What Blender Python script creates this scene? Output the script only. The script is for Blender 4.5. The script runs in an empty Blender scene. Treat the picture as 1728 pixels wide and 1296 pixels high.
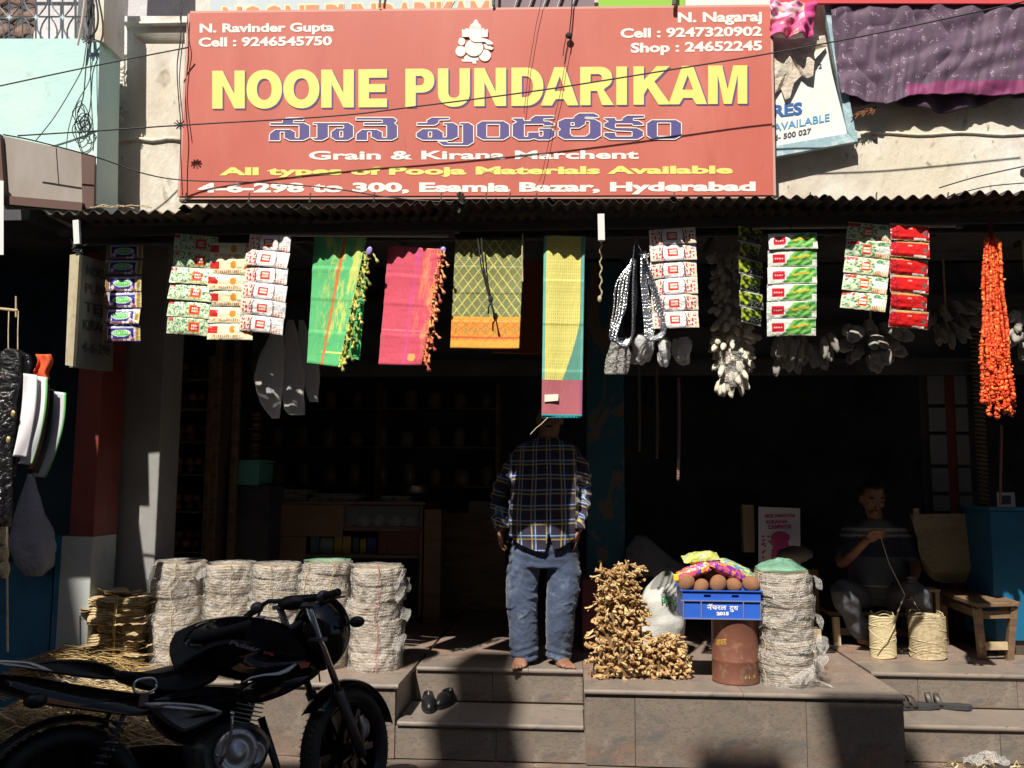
import bpy, bmesh, math, random
from mathutils import Vector, Matrix, Euler, noise
from mathutils.geometry import tessellate_polygon
R = math.radians
random.seed(7)
scn = bpy.context.scene
COL = scn.collection

# ---------------------------------------------------------------- camera, sky, sun, exposure
FP = 1494.0
cam_d = bpy.data.cameras.new('camera'); cam = bpy.data.objects.new('camera', cam_d); COL.objects.link(cam)
scn.camera = cam
cam_d.sensor_width = 36.0; cam_d.lens = FP/1728*36.0; cam_d.clip_start = 0.05; cam_d.clip_end = 2000
CAMLOC = Vector((0, 0, 1.6))
CROT = Matrix.Rotation(R(4), 3, 'Z') @ Matrix.Rotation(R(96.26), 3, 'X') @ Matrix.Rotation(R(0.3), 3, 'Z')
cam.location = CAMLOC; cam.rotation_euler = CROT.to_euler()

SX, SY = 0.25, 0.80                      # horizontal run of a sun ray per metre of drop
sdir = Vector((SX, SY, -1)).normalized()
world = bpy.data.worlds.new('World'); scn.world = world; world.use_nodes = True
wn = world.node_tree.nodes; wl = world.node_tree.links
sky = wn.new('ShaderNodeTexSky'); sky.sky_type = 'NISHITA'; sky.sun_disc = False
sky.sun_elevation = math.asin(-sdir.z); sky.sun_rotation = math.atan2(-sdir.x, -sdir.y)
sky.dust_density = 2.0
bg = wn['Background']; bg.inputs['Strength'].default_value = 0.062
wl.new(sky.outputs[0], bg.inputs['Color'])
sun_d = bpy.data.lights.new('sun', 'SUN'); sun_d.energy = 5.0; sun_d.angle = R(0.53); sun_d.color = (1.0, 0.94, 0.84)
sun = bpy.data.objects.new('sun', sun_d); COL.objects.link(sun)
sun.rotation_euler = sdir.to_track_quat('-Z', 'Y').to_euler(); sun.location = (-3, -8, 14)
scn.view_settings.view_transform = 'Standard'; scn.view_settings.look = 'None'
scn.view_settings.exposure = 0.40; scn.view_settings.gamma = 1.0

# ---------------------------------------------------------------- helpers
def ray(px, py):
    return CROT @ Vector(((px-864)/FP, -(py-648)/FP, -1))
def P(px, py, Y):                        # point of the place seen at this spot of the photograph, at depth Y
    d = ray(px, py); return CAMLOC + d*(Y/d.y)
def G(px, py, z):
    d = ray(px, py); return CAMLOC + d*((z-CAMLOC.z)/d.z)
def PL(px, py, p0, n):
    d = ray(px, py); return CAMLOC + d*((p0-CAMLOC).dot(n)/d.dot(n))
def lin(c):
    c = c/255.0
    return c/12.92 if c <= 0.04045 else ((c+0.055)/1.055)**2.4
def S(r, g, b, k=1.0):
    return (lin(r)*k, lin(g)*k, lin(b)*k)

MATS = {}
def mat(name, rgb=(.5,.5,.5), rough=.8, metal=0.0, var=None, bump=None, alpha=1.0, vcol=False, streak=False, spec=.5,
        sheen=0.0, trans=0.0, emit=None, aniso=(1,1,1), dirt=None):
    if name in MATS: return MATS[name]
    m = bpy.data.materials.new(name); m.use_nodes = True
    N = m.node_tree.nodes; L = m.node_tree.links; b = N['Principled BSDF']
    b.inputs['Roughness'].default_value = rough; b.inputs['Metallic'].default_value = metal
    b.inputs['Specular IOR Level'].default_value = spec
    b.inputs['Base Color'].default_value = (*rgb, 1)
    if sheen: b.inputs['Sheen Weight'].default_value = sheen
    if trans: b.inputs['Transmission Weight'].default_value = trans
    tc = N.new('ShaderNodeTexCoord'); mp = N.new('ShaderNodeMapping'); L.new(tc.outputs['Object'], mp.inputs['Vector'])
    mp.inputs['Scale'].default_value = aniso
    def nz(scale, detail=6, rgh=.6, dist=0.0):
        n = N.new('ShaderNodeTexNoise'); n.inputs['Scale'].default_value = scale; n.inputs['Detail'].default_value = detail
        n.inputs['Roughness'].default_value = rgh; n.inputs['Distortion'].default_value = dist
        L.new(mp.outputs[0], n.inputs['Vector']); return n
    col = None
    if vcol:
        a = N.new('ShaderNodeAttribute'); a.attribute_name = 'Col'; col = a.outputs['Color']
    if var:                               # list of (scale, rgb2, low, high, distortion)
        for (sc, c2, lo, hi, *dd) in var:
            n = nz(sc, dist=dd[0] if dd else 0.0)
            mr = N.new('ShaderNodeMapRange'); mr.inputs['From Min'].default_value = lo; mr.inputs['From Max'].default_value = hi
            L.new(n.outputs['Fac'], mr.inputs['Value'])
            mx = N.new('ShaderNodeMix'); mx.data_type = 'RGBA'
            if col is None: mx.inputs['A'].default_value = (*rgb, 1)
            else: L.new(col, mx.inputs['A'])
            mx.inputs['B'].default_value = (*c2, 1)
            L.new(mr.outputs[0], mx.inputs['Factor']); col = mx.outputs['Result']
    if dirt:                              # (scale, darkest factor)
        n = nz(dirt[0], 8, .65); mr = N.new('ShaderNodeMapRange')
        mr.inputs['From Min'].default_value = .3; mr.inputs['From Max'].default_value = .7
        mr.inputs['To Min'].default_value = dirt[1]; mr.inputs['To Max'].default_value = 1.0
        L.new(n.outputs['Fac'], mr.inputs['Value'])
        mx = N.new('ShaderNodeMix'); mx.data_type = 'RGBA'; mx.blend_type = 'MULTIPLY'; mx.inputs['Factor'].default_value = 1
        if col is None: mx.inputs['A'].default_value = (*rgb, 1)
        else: L.new(col, mx.inputs['A'])
        L.new(mr.outputs[0], mx.inputs['B']); col = mx.outputs['Result']
    if col is not None: L.new(col, b.inputs['Base Color'])
    if bump:
        n = nz(bump[0], 5, .6); bp = N.new('ShaderNodeBump'); bp.inputs['Strength'].default_value = bump[1]
        bp.inputs['Distance'].default_value = bump[2] if len(bump) > 2 else .01
        L.new(n.outputs['Fac'], bp.inputs['Height']); L.new(bp.outputs[0], b.inputs['Normal'])
    if alpha < 1: b.inputs['Alpha'].default_value = alpha
    if emit: b.inputs['Emission Color'].default_value = (*emit, 1); b.inputs['Emission Strength'].default_value = 1
    MATS[name] = m; return m

WLOC = {}
class MB:
    def __init__(s): s.v = []; s.f = []; s.c = []; s.m = []; s.hc = False
    def add(s, vs, fs, col=None, m=0):
        o = len(s.v); s.v += [Vector(p) for p in vs]
        for f in fs: s.f.append(tuple(i+o for i in f)); s.c.append(col or (.8,.8,.8)); s.m.append(m)
        if col: s.hc = True
    def box(s, lo, hi, col=None, m=0):
        x0,y0,z0 = lo; x1,y1,z1 = hi
        s.add([(x0,y0,z0),(x1,y0,z0),(x1,y1,z0),(x0,y1,z0),(x0,y0,z1),(x1,y0,z1),(x1,y1,z1),(x0,y1,z1)],
              [(0,3,2,1),(4,5,6,7),(0,1,5,4),(1,2,6,5),(2,3,7,6),(3,0,4,7)], col, m)
    def hexa(s, b, t, col=None, m=0):     # four bottom points, four top points
        s.add(list(b)+list(t), [(0,3,2,1),(4,5,6,7),(0,1,5,4),(1,2,6,5),(2,3,7,6),(3,0,4,7)], col, m)
    def beam(s, a, b, w, h, col=None, up=(0,0,1), m=0):
        a = Vector(a); b = Vector(b); d = (b-a).normalized(); u = Vector(up)
        if abs(d.dot(u)) > .98: u = Vector((0,1,0))
        r = d.cross(u).normalized(); u = r.cross(d).normalized()
        q = [r*(-w/2)+u*(-h/2), r*(w/2)+u*(-h/2), r*(w/2)+u*(h/2), r*(-w/2)+u*(h/2)]
        s.add([a+k for k in q]+[b+k for k in q], [(0,1,2,3),(7,6,5,4),(0,4,5,1),(1,5,6,2),(2,6,7,3),(3,7,4,0)], col, m)
    def tube(s, pts, r, n=8, col=None, cap=True, flat=1.0, m=0):
        pts = [Vector(p) for p in pts]; k = len(pts)
        rs = r if isinstance(r, (list, tuple)) else [r]*k
        prev = None; vs = []
        for i, p in enumerate(pts):
            t = (pts[min(i+1,k-1)]-pts[max(i-1,0)])
            t = t.normalized() if t.length > 1e-9 else Vector((0,0,1))
            if prev is None:
                u = t.orthogonal().normalized()
            else:
                u = (prev - t*prev.dot(t)); u = u.normalized() if u.length > 1e-6 else t.orthogonal().normalized()
            prev = u; w = t.cross(u)
            for j in range(n):
                a = 2*math.pi*j/n; vs.append(p + u*math.cos(a)*rs[i] + w*math.sin(a)*rs[i]*flat)
        fs = [(i*n+j, i*n+(j+1)%n, (i+1)*n+(j+1)%n, (i+1)*n+j) for i in range(k-1) for j in range(n)]
        if cap: fs += [tuple(range(n-1,-1,-1)), tuple((k-1)*n+j for j in range(n))]
        s.add(vs, fs, col, m)
    def loft(s, secs, n=20, col=None, m=0):   # sections (centre, ru, rv, U, V)
        vs = []
        for (c, ru, rv, U, V) in secs:
            c = Vector(c); U = Vector(U); V = Vector(V)
            for j in range(n):
                a = 2*math.pi*j/n; vs.append(c + U*math.cos(a)*ru + V*math.sin(a)*rv)
        k = len(secs)
        fs = [(i*n+j, i*n+(j+1)%n, (i+1)*n+(j+1)%n, (i+1)*n+j) for i in range(k-1) for j in range(n)]
        fs += [tuple(range(n-1,-1,-1)), tuple((k-1)*n+j for j in range(n))]
        s.add(vs, fs, col, m)
    def ell(s, c, rad, rot=None, nu=12, nv=8, col=None, m=0, fn=None):
        c = Vector(c); vs = []
        for i in range(nv+1):
            th = math.pi*i/nv
            for j in range(nu):
                a = 2*math.pi*j/nu
                q = Vector((math.sin(th)*math.cos(a), math.sin(th)*math.sin(a), math.cos(th)))
                k = fn(q) if fn else 1.0
                q = Vector((q.x*rad[0]*k, q.y*rad[1]*k, q.z*rad[2]*k))
                if rot: q = rot @ q
                vs.append(c+q)
        fs = [(i*nu+j, (i+1)*nu+j, (i+1)*nu+(j+1)%nu, i*nu+(j+1)%nu) for i in range(nv) for j in range(nu)]
        s.add(vs, fs, col, m)
    def lathe(s, prof, c, n=32, col=None, m=0, axis=None, wob=None):
        c = Vector(c); vs = []
        for (r, z) in prof:
            for j in range(n):
                a = 2*math.pi*j/n; rr = r*(wob(a, z) if wob else 1)
                q = Vector((rr*math.cos(a), rr*math.sin(a), z))
                if axis: q = axis @ q
                vs.append(c+q)
        k = len(prof)
        fs = [(i*n+j, i*n+(j+1)%n, (i+1)*n+(j+1)%n, (i+1)*n+j) for i in range(k-1) for j in range(n)]
        fs += [tuple(range(n-1,-1,-1)), tuple((k-1)*n+j for j in range(n))]
        s.add(vs, fs, col, m)
    def grid(s, fn, nu, nv, colfn=None, m=0, mfn=None):
        o = len(s.v)
        for i in range(nv+1):
            for j in range(nu+1): s.v.append(Vector(fn(j/nu, i/nv)))
        for i in range(nv):
            for j in range(nu):
                a = o+i*(nu+1)+j
                s.f.append((a, a+1, a+nu+2, a+nu+1))
                if colfn: s.c.append(colfn((j+.5)/nu, (i+.5)/nv)); s.hc = True
                else: s.c.append((.8,.8,.8))
                s.m.append(mfn((j+.5)/nu, (i+.5)/nv) if mfn else m)
    def prism(s, poly, fn, depth, col=None, m=0, holes=()):   # fn(x, y, k) -> point, k = 0 front, 1 back
        loops = [list(poly)]+[list(h) for h in holes]
        flat = [p for l in loops for p in l]
        tri = tessellate_polygon([[Vector((p[0], p[1], 0)) for p in l] for l in loops])
        n = len(flat)
        vs = [fn(p[0], p[1], 0) for p in flat]
        fs = [tuple(t) for t in tri]
        if depth:
            vs += [fn(p[0], p[1], 1) for p in flat]
            fs += [tuple(i+n for i in reversed(t)) for t in tri]
            o = 0
            for l in loops:
                k = len(l)
                for i in range(k): a = o+i; b = o+(i+1) % k; fs.append((a, b, b+n, a+n))
                o += k
        s.add(vs, fs, col, m)
    def build(s, name, mt, parent=None, smooth=False, loc=None, local=False, bevel=0, solid=0, data=None):
        if loc is None:
            loc = Vector((0,0,0)) if (parent is not None or local) else None
        wp = WLOC.get(parent.name, Vector((0,0,0))) if (parent is not None and not local) else Vector((0,0,0))
        if loc is None:                   # top level: base centre of its bounds
            xs = [v.x for v in s.v]; ys = [v.y for v in s.v]; zs = [v.z for v in s.v]
            loc = Vector(((min(xs)+max(xs))/2, (min(ys)+max(ys))/2, min(zs)))
        loc = Vector(loc); off = loc+wp if not local else Vector((0,0,0))
        me = bpy.data.meshes.new(name)
        me.from_pydata([tuple(v-off) for v in s.v], [], s.f)
        ms = mt if isinstance(mt, (list, tuple)) else [mt]
        for q in ms: me.materials.append(q)
        if len(ms) > 1: me.polygons.foreach_set('material_index', s.m)
        if smooth: me.polygons.foreach_set('use_smooth', [True]*len(me.polygons))
        if s.hc:
            ca = me.color_attributes.new('Col', 'FLOAT_COLOR', 'CORNER'); arr = []
            for f, c in zip(s.f, s.c): arr += [c[0], c[1], c[2], 1.0]*len(f)
            ca.data.foreach_set('color', arr)
        me.validate(); me.update()
        o = bpy.data.objects.new(name, me); COL.objects.link(o); o.location = loc
        if parent is not None: o.parent = parent
        WLOC[o.name] = (loc+wp)
        if bevel:
            b = o.modifiers.new('bevel', 'BEVEL'); b.width = bevel; b.segments = 2; b.limit_method = 'ANGLE'; b.harden_normals = False
        if solid:
            b = o.modifiers.new('thickness', 'SOLIDIFY'); b.thickness = solid; b.offset = 0
        return o
def tag(o, label=None, cat=None, group=None, kind=None):
    if label: o['label'] = label
    if cat: o['category'] = cat
    if group: o['group'] = group
    if kind: o['kind'] = kind
    return o
def thing(name, label, cat, loc, rz=0, group=None):
    o = bpy.data.objects.new(name, None); COL.objects.link(o); o.location = loc; o.rotation_euler = (0,0,rz)
    o.empty_display_size = .1
    WLOC[o.name] = Vector(loc); return tag(o, label, cat, group)
def inst(src, name, parent, loc, rot=None, scale=None):      # another object sharing mesh data
    o = bpy.data.objects.new(name, src.data); COL.objects.link(o); o.parent = parent; o.location = loc
    if rot is not None: o.rotation_euler = rot
    if scale is not None: o.scale = scale
    return o
def nz(x, y, z=0.0): return noise.noise(Vector((x, y, z)))
def sheet(px, Y, disp=None, bow=None):
    """bilinear patch from four photo spots TL,TR,BR,BL at depths Y; returns fn(u,v), v=0 top"""
    c = [P(p[0], p[1], y) for p, y in zip(px, Y)]
    n = (c[1]-c[0]).cross(c[3]-c[0]).normalized()
    if n.y > 0: n = -n
    def f(u, v):
        q = (c[0]*(1-u)+c[1]*u)*(1-v) + (c[3]*(1-u)+c[2]*u)*v
        if disp: q = q + n*disp(u, v)
        return q
    return f
def text_geo(s, off=0.0, shear=0.0, sp=1.0, res=3):
    cu = bpy.data.curves.new('t', 'FONT'); cu.body = s; cu.offset = off; cu.size = 1; cu.resolution_u = res
    cu.shear = shear; cu.space_character = sp
    o = bpy.data.objects.new('t', cu); COL.objects.link(o)
    dg = bpy.context.evaluated_depsgraph_get(); ev = o.evaluated_get(dg)
    me = ev.to_mesh()
    vs = [v.co.copy() for v in me.vertices]; fs = [tuple(p.vertices) for p in me.polygons]
    ev.to_mesh_clear(); bpy.data.objects.remove(o); bpy.data.curves.remove(cu)
    return vs, fs
_h = text_geo('H', 0.0); CAPH = max(v.y for v in _h[0])
def text_on(mb, s, quad, fn, off=.03, col=None, shear=0.0, m=0, sp=1.0, res=3):
    """quad = (x0, base0, x1, base1, cap height); fn(px,py)->3D point"""
    vs, fs = text_geo(s, off, shear, sp, res)
    if not vs: return
    xs = [v.x for v in vs]; a, b = min(xs), max(xs)
    x0, y0, x1, y1, ch = quad; o = off
    pts = []
    for v in vs:
        t = (v.x-a)/(b-a); yy = (v.y+o)/(CAPH+2*o)
        pts.append(fn(x0+(x1-x0)*t, y0+(y1-y0)*t - yy*ch))
    mb.add(pts, fs, col, m)
def bake_remesh(mb, voxel, smooth_it=2):
    me = bpy.data.meshes.new('tmp'); me.from_pydata([tuple(v) for v in mb.v], [], mb.f); me.update()
    o = bpy.data.objects.new('tmp', me); COL.objects.link(o)
    r = o.modifiers.new('r', 'REMESH'); r.mode = 'VOXEL'; r.voxel_size = voxel
    if smooth_it:
        q = o.modifiers.new('s', 'SMOOTH'); q.factor = .5; q.iterations = smooth_it
    dg = bpy.context.evaluated_depsgraph_get()
    out = bpy.data.meshes.new_from_object(o.evaluated_get(dg))
    bpy.data.objects.remove(o); bpy.data.meshes.remove(me)
    out.polygons.foreach_set('use_smooth', [True]*len(out.polygons))
    return out
def mesh_obj(name, me, mt, parent, loc=(0,0,0)):
    me.name = name; me.materials.clear(); me.materials.append(mt)
    o = bpy.data.objects.new(name, me); COL.objects.link(o); o.parent = parent; o.location = loc; return o

# ---------------------------------------------------------------- materials
plaster = mat('old_white_plaster', (.72,.71,.67), .9, var=[(1.1,(.64,.58,.46),.45,.62),(3.3,(.56,.50,.42),.50,.66,.8),(6.5,(.36,.30,.24),.60,.72,1.5),(18,(.26,.22,.18),.64,.73)], bump=(9,.6,.025), aniso=(1,1,.55))
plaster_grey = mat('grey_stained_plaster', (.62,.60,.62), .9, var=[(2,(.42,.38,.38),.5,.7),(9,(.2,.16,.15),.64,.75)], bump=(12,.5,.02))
cyanp = mat('pale_cyan_plaster', (.50,.74,.72), .9, var=[(1.5,(.62,.76,.72),.45,.7),(7,(.38,.48,.45),.64,.8)], bump=(10,.35,.015))
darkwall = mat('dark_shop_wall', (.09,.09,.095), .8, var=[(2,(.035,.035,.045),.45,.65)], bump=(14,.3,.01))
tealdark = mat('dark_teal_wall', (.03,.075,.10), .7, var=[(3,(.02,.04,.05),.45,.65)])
pillar_grey = mat('grey_painted_pillar', (.30,.30,.29), .75, var=[(3,(.24,.23,.22),.45,.7),(16,(.36,.35,.33),.6,.75)], bump=(20,.25,.008))
redp = mat('dark_red_paint', (.20,.035,.025), .6, var=[(4,(.10,.02,.02),.5,.7)])
whitep = mat('dirty_white_paint', (.42,.45,.44), .7, var=[(5,(.25,.27,.27),.55,.75)])
bluep = mat('blue_paint', (.03,.17,.30), .45, var=[(5,(.02,.09,.17),.5,.75),(40,(.3,.35,.35),.72,.78)])
peel = mat('peeling_blue_paint', (.02,.10,.15), .7, var=[(4,(.16,.12,.09),.52,.56,1.2)], bump=(6,.5,.02), aniso=(1,1,.5))
stone = mat('polished_brown_granite', (.20,.165,.135), .38, var=[(1.1,(.235,.145,.105),.50,.66,1.0),(1.9,(.13,.12,.11),.50,.66,1.4),(6,(.25,.21,.175),.52,.70,1.0),(60,(.11,.09,.077),.50,.72),(160,(.28,.245,.21),.62,.74)], bump=(45,.06,.003), aniso=(1,1,2.2))
stone_top = mat('worn_granite_top', (.27,.205,.165), .5, var=[(1.3,(.33,.185,.125),.47,.62,1.2),(2.6,(.16,.145,.135),.5,.64,1.5),(7,(.34,.27,.22),.55,.7,.8),(60,(.12,.095,.08),.50,.7),(160,(.40,.34,.29),.60,.73)], bump=(40,.08,.003))
nosem = mat('granite_nosing', (.25,.205,.17), .4, var=[(5,(.20,.17,.15),.45,.65,1.0),(22,(.10,.09,.08),.6,.7)])
ground_m = mat('dusty_road', (.13,.10,.08), .95, var=[(1.3,(.24,.17,.13),.45,.65),(24,(.08,.07,.06),.55,.75)], bump=(30,.5,.02))
rust = mat('rusty_corrugated_iron', (.06,.05,.045), .8, .1, var=[(5,(.085,.05,.035),.5,.7),(20,(.13,.12,.11),.62,.75)])
steel_d = mat('dark_painted_steel', (.07,.065,.06), .6, .3, var=[(8,(.12,.07,.05),.5,.75)])
steel = mat('dull_steel', (.35,.35,.36), .35, .9)
chrome = mat('bright_steel', (.6,.6,.62), .18, 1.0)
printed = mat('glossy_print', rough=.24, vcol=True, bump=(24,.35,.008))
printed_matt = mat('matt_print', rough=.75, vcol=True, dirt=(4,.8))
cloth_v = mat('woven_cloth', rough=.7, vcol=True, sheen=.3, bump=(260,.25,.002))
film = mat('clear_plastic_film', (.78,.75,.71), .15, alpha=.34, bump=(11,1.0,.12), spec=1.0)
film_dull = mat('cloudy_plastic_bag', (.85,.85,.86), .3, alpha=.62, bump=(18,.8,.03))
leafm = mat('dry_leaf_plates', (.42,.34,.25), .85, var=[(3,(.27,.205,.14),.45,.65),(9,(.50,.42,.32),.52,.7)], bump=(14,.5,.012), aniso=(1,1,4))
leafb = mat('brown_dry_leaves', (.56,.44,.25), .85, var=[(7,(.34,.24,.13),.48,.70),(25,(.68,.56,.34),.55,.75)], bump=(24,.8,.015), aniso=(1,1,5))
strawm = mat('straw', (.50,.40,.22), .8, vcol=True)
twinem = mat('jute_twine', (.60,.50,.32), .85, var=[(40,(.42,.33,.19),.45,.65)], bump=(150,.6,.004))
woodm = mat('worn_brown_wood', (.24,.15,.085), .6, var=[(3,(.14,.085,.05),.42,.62,1.0),(12,(.34,.24,.15),.58,.75)], bump=(12,.4,.006), aniso=(1,6,6))
wood_l = mat('pale_raw_wood', (.55,.43,.27), .7, var=[(3,(.38,.28,.17),.42,.65,1.0)], aniso=(1,6,1))
wood_c = mat('brown_laminate', (.22,.13,.075), .5, var=[(2,(.15,.09,.05),.4,.65,1.0)], aniso=(1,1,6))
blackp = mat('black_plastic', (.012,.012,.014), .42, bump=(90,.15,.003))
blackg = mat('gloss_black_paint', (.008,.008,.011), .14, dirt=(6,.6))
rubber = mat('tyre_rubber', (.016,.016,.017), .7, bump=(60,.5,.006))
seatm = mat('black_seat_vinyl', (.015,.016,.02), .5, bump=(60,.3,.004))
silverp = mat('silver_paint', (.52,.53,.58), .35, .15)
casting = mat('cast_aluminium', (.30,.30,.30), .45, .8, var=[(12,(.16,.15,.14),.5,.7)])
skinm = mat('brown_skin', (.30,.15,.09), .55, var=[(9,(.22,.10,.06),.45,.7)], bump=(70,.2,.003))
hairm = mat('black_hair', (.012,.011,.011), .5, bump=(120,.8,.01))
cable_m = mat('black_cable', (.02,.02,.022), .6)
blackrope = mat('black_thread', (.01,.01,.01), .8)
foil = mat('silver_foil', (.75,.76,.78), .22, 1.0, bump=(70,.6,.006))
# ---------------------------------------------------------------- the setting: ground, platform, shop shell
mb = MB()
def gz(x, y): return .012*nz(x*1.3, y*1.3) + .006*nz(x*5, y*5)
mb.grid(lambda u, v: (-6+12*u, 1.0+5.2*v, gz(-6+12*u, 1+5.2*v)-.006), 120, 60)
gr = mb.build('street', ground_m, loc=(0,0,0), smooth=True); tag(gr, 'dusty brown street in front of the shop', kind='structure')
mb = MB(); mb.add([(-400,-400,-.03),(400,-400,-.03),(400,400,-.03),(-400,400,-.03)], [(0,1,2,3)])
g2 = mb.build('ground', ground_m, loc=(0,0,0)); tag(g2, 'bare ground beyond the street', kind='structure')

Z1, Z2 = .42, .21
XA, XB, XC, XD = -1.04, .065, 1.83, 5.2           # left block | steps | right block | stairs
YF, YM, YR, YS = 5.27, 5.78, 5.89, 5.48
pf = bpy.data.objects.new('platform', None); COL.objects.link(pf); pf.location = (0,5.27,0); WLOC['platform'] = Vector((0,5.27,0))
tag(pf, 'raised shop platform clad in brown granite slabs with recessed steps', kind='structure')
mb = MB()
t = .03
mb.box((-3.2,YF+.02,0),(XA-.001,9.6,Z1-t)); mb.box((XA,YM+.02,0),(XB,9.6,Z1-t)); mb.box((XB+.001,YF+.02,0),(XC,9.6,Z1-t)); mb.box((XC+.001,YR+.02,0),(XD,9.6,Z1-t))
mb.box((XA+.001,YF+.02,0),(XB-.001,YM+.019,Z2-t)); mb.box((XC+.002,YS+.02,0),(XD,YR+.019,Z2-t))
mb.build('core', stone, pf)
def slab(lo, hi, m=stone, name='slab', bev=.0018):
    b = MB(); b.box(lo, hi); c = Vector(((lo[0]+hi[0])/2,(lo[1]+hi[1])/2,(lo[2]+hi[2])/2))
    return b.build(name, m, pf, loc=c-WLOC['platform'], bevel=bev)
g = .0014
def risers(xs, y, z0, z1, dep=.018):
    for a, b in zip(xs[:-1], xs[1:]): slab((a+g, y+random.uniform(-.001,.001), z0), (b-g, y+dep, z1))
def nosing(xs, y, z, back=.25, over=.022):
    for a, b in zip(xs[:-1], xs[1:]):
        m = MB(); prof = []
        for k in range(7):
            an = -math.pi/2 - math.pi*k/6
            prof.append((y-over+.015+math.cos(an)*.015, z-t/2+math.sin(an)*t/2))
        prof += [(y+back, z), (y+back, z-t)]
        n = len(prof)
        vs = [(a+g, p[0], p[1]) for p in prof]+[(b-g, p[0], p[1]) for p in prof]
        fs = [tuple(range(n)), tuple(range(2*n-1, n-1, -1))]+[(i, i+n, (i+1)%n+n, (i+1)%n) for i in range(n)]
        m.add(vs, fs); m.build('edge_slab', nosem, pf, loc=Vector(((a+b)/2, y, z))-WLOC['platform'])
risers([-3.2,-2.3,-1.42,XA], YF, 0, Z1-t-.002); nosing([-3.2,-2.0,XA+.02], YF, Z1)
risers([XA+.03,-.52,XB-.01], YM, Z2+.001, Z1-t-.002); nosing([XA+.035,-.29,XB-.01], YM, Z1)
risers([XA,-.45,XB], YF+.01, 0, Z2-t-.002); nosing([XA+.012,XB-.012], YF+.01, Z2, .46, .018)
risers([XB,.345,1.30,XC], YF-.02, 0, Z1-t-.002); nosing([XB-.01,.95,XC+.01], YF-.02, Z1)
risers([XC+.02,2.15,2.75,XD], YR, Z2+.001, Z1-t-.002); nosing([XC+.03,2.9,XD], YR, Z1)
risers([XC+.02,2.45,3.2,XD], YS, 0, Z2-t-.002); nosing([XC+.01,3.0,XD], YS, Z2, .38)
slab((XA-.018,YF+.02,0),(XA+.002,YM+.02,Z1-t-.002)); slab((XB-.004,YF+.0,0.001),(XB+.012,YM+.02,Z1-t-.003)); slab((XC-.004,YF+.02,0),(XC+.018,YR+.02,Z1-t-.002))
# floor slabs
def floors(xs, ys):
    for i in range(len(xs)-1):
        for j in range(len(ys)-1):
            slab((xs[i]+g, ys[j]+g, Z1-t), (xs[i+1]-g, ys[j+1]-g, Z1+random.uniform(-.0015,.001)), stone_top, 'floor_slab', .002)
floors([-3.2,-2.4,-1.6,XA+.02], [YF+.25,6.1,6.9,7.7,8.6,9.5])
floors([XA+.035,-.29,XB-.01], [YM+.25,6.9,7.7,8.6,9.5])
floors([XB-.01,.95,XC+.01], [YF+.23,6.1,6.9,7.7,8.6,9.5])
floors([XC+.03,2.9,XD], [YR+.25,6.9,7.7,8.6,9.5])

def struct(name, lo, hi, m, label):
    b = MB(); b.box(lo, hi); return tag(b.build(name, m), label, kind='structure')
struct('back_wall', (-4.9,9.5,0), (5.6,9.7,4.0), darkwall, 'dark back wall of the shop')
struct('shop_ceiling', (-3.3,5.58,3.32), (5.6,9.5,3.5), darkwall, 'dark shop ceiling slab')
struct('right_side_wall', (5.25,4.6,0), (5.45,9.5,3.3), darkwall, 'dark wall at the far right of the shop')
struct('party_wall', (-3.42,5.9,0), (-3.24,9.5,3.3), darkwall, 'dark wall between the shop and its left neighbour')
struct('neighbour_back_wall', (-6.2,6.25,0), (-3.43,6.4,3.3), tealdark, 'dark teal wall inside the left neighbour shop')
struct('neighbour_ceiling', (-6.2,4.95,3.14), (-3.25,6.25,3.3), darkwall, 'dark ceiling of the left neighbour shop')
b = MB(); b.hexa([(-6.2,4.1,2.78),(-3.38,4.1,2.78),(-3.38,4.719,3.00),(-6.2,4.719,3.00)], [(-6.2,4.1,2.81),(-3.38,4.1,2.81),(-3.38,4.719,3.03),(-6.2,4.719,3.03)])  # added sheet, sized to keep the sun off the neighbour shop
tag(b.build('shade_canopy', steel_d), 'dark sheet canopy added to shade the left neighbour shop', 'awning')
struct('neighbour_side_wall', (-6.3,4.2,0), (-6.2,6.4,6.5), darkwall, 'wall at the far left of the neighbour shop')

# lintel with shelves of the shop front
lt = MB(); lt.box((-2.6,6.95,2.45),(5.2,7.15,3.3))
ln = tag(lt.build('lintel', darkwall), 'dark shutter lintel high behind the hanging goods', kind='structure')
for z in (2.52, 2.78, 3.02):
    b = MB(); b.box((-2.6,6.90,z),(5.2,6.949,z+.03)); b.build('rib', steel_d, ln)

# ---------------------------------------------------------------- facade above the awning
YW = 5.30
def wall_poly(poly, y, th, m, name, parent=None, holes=()):
    b = MB(); b.prism([(P(a,c,y).x, P(a,c,y).z) for a, c in poly], lambda x, z, k: (x, y+k*th, z), True, holes=[[(P(a,c,y).x, P(a,c,y).z) for a, c in h] for h in holes])
    return b.build(name, m, parent)
wz = []
for k in range(16):                                # rough left edge of the render
    py = 40+k*10; wz.append((206-(12 if k > 8 else 0)+4*math.sin(k*1.9), py))
wl_ = MB()
poly = [(2200,372),(150,372),(186,340),(184,236),(192,205)]+[(x, y) for x, y in reversed(wz)]+[(211,27),(330,27),(330,-60),(2200,-60)]
hole = [(224,56),(312,56),(312,74),(226,74)]
pw = lambda a, c: (P(a,c,YW).x, P(a,c,YW).z)
wl_.prism([pw(*q) for q in poly], lambda x, z, k: (x, YW+k*.28, z), True, holes=[[pw(*q) for q in hole]])
fw = wl_.build('facade_wall', plaster); tag(fw, 'stained white plaster wall above the corrugated awning', 'wall')
b = MB()                                           # relief: mouldings and lumps of old render
a0 = P(186,236,YW); a1 = P(305,240,YW)
b.tube([P(186+k*12, 236+2*math.sin(k*1.3), YW-.004) for k in range(11)], .014, 6)
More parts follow.
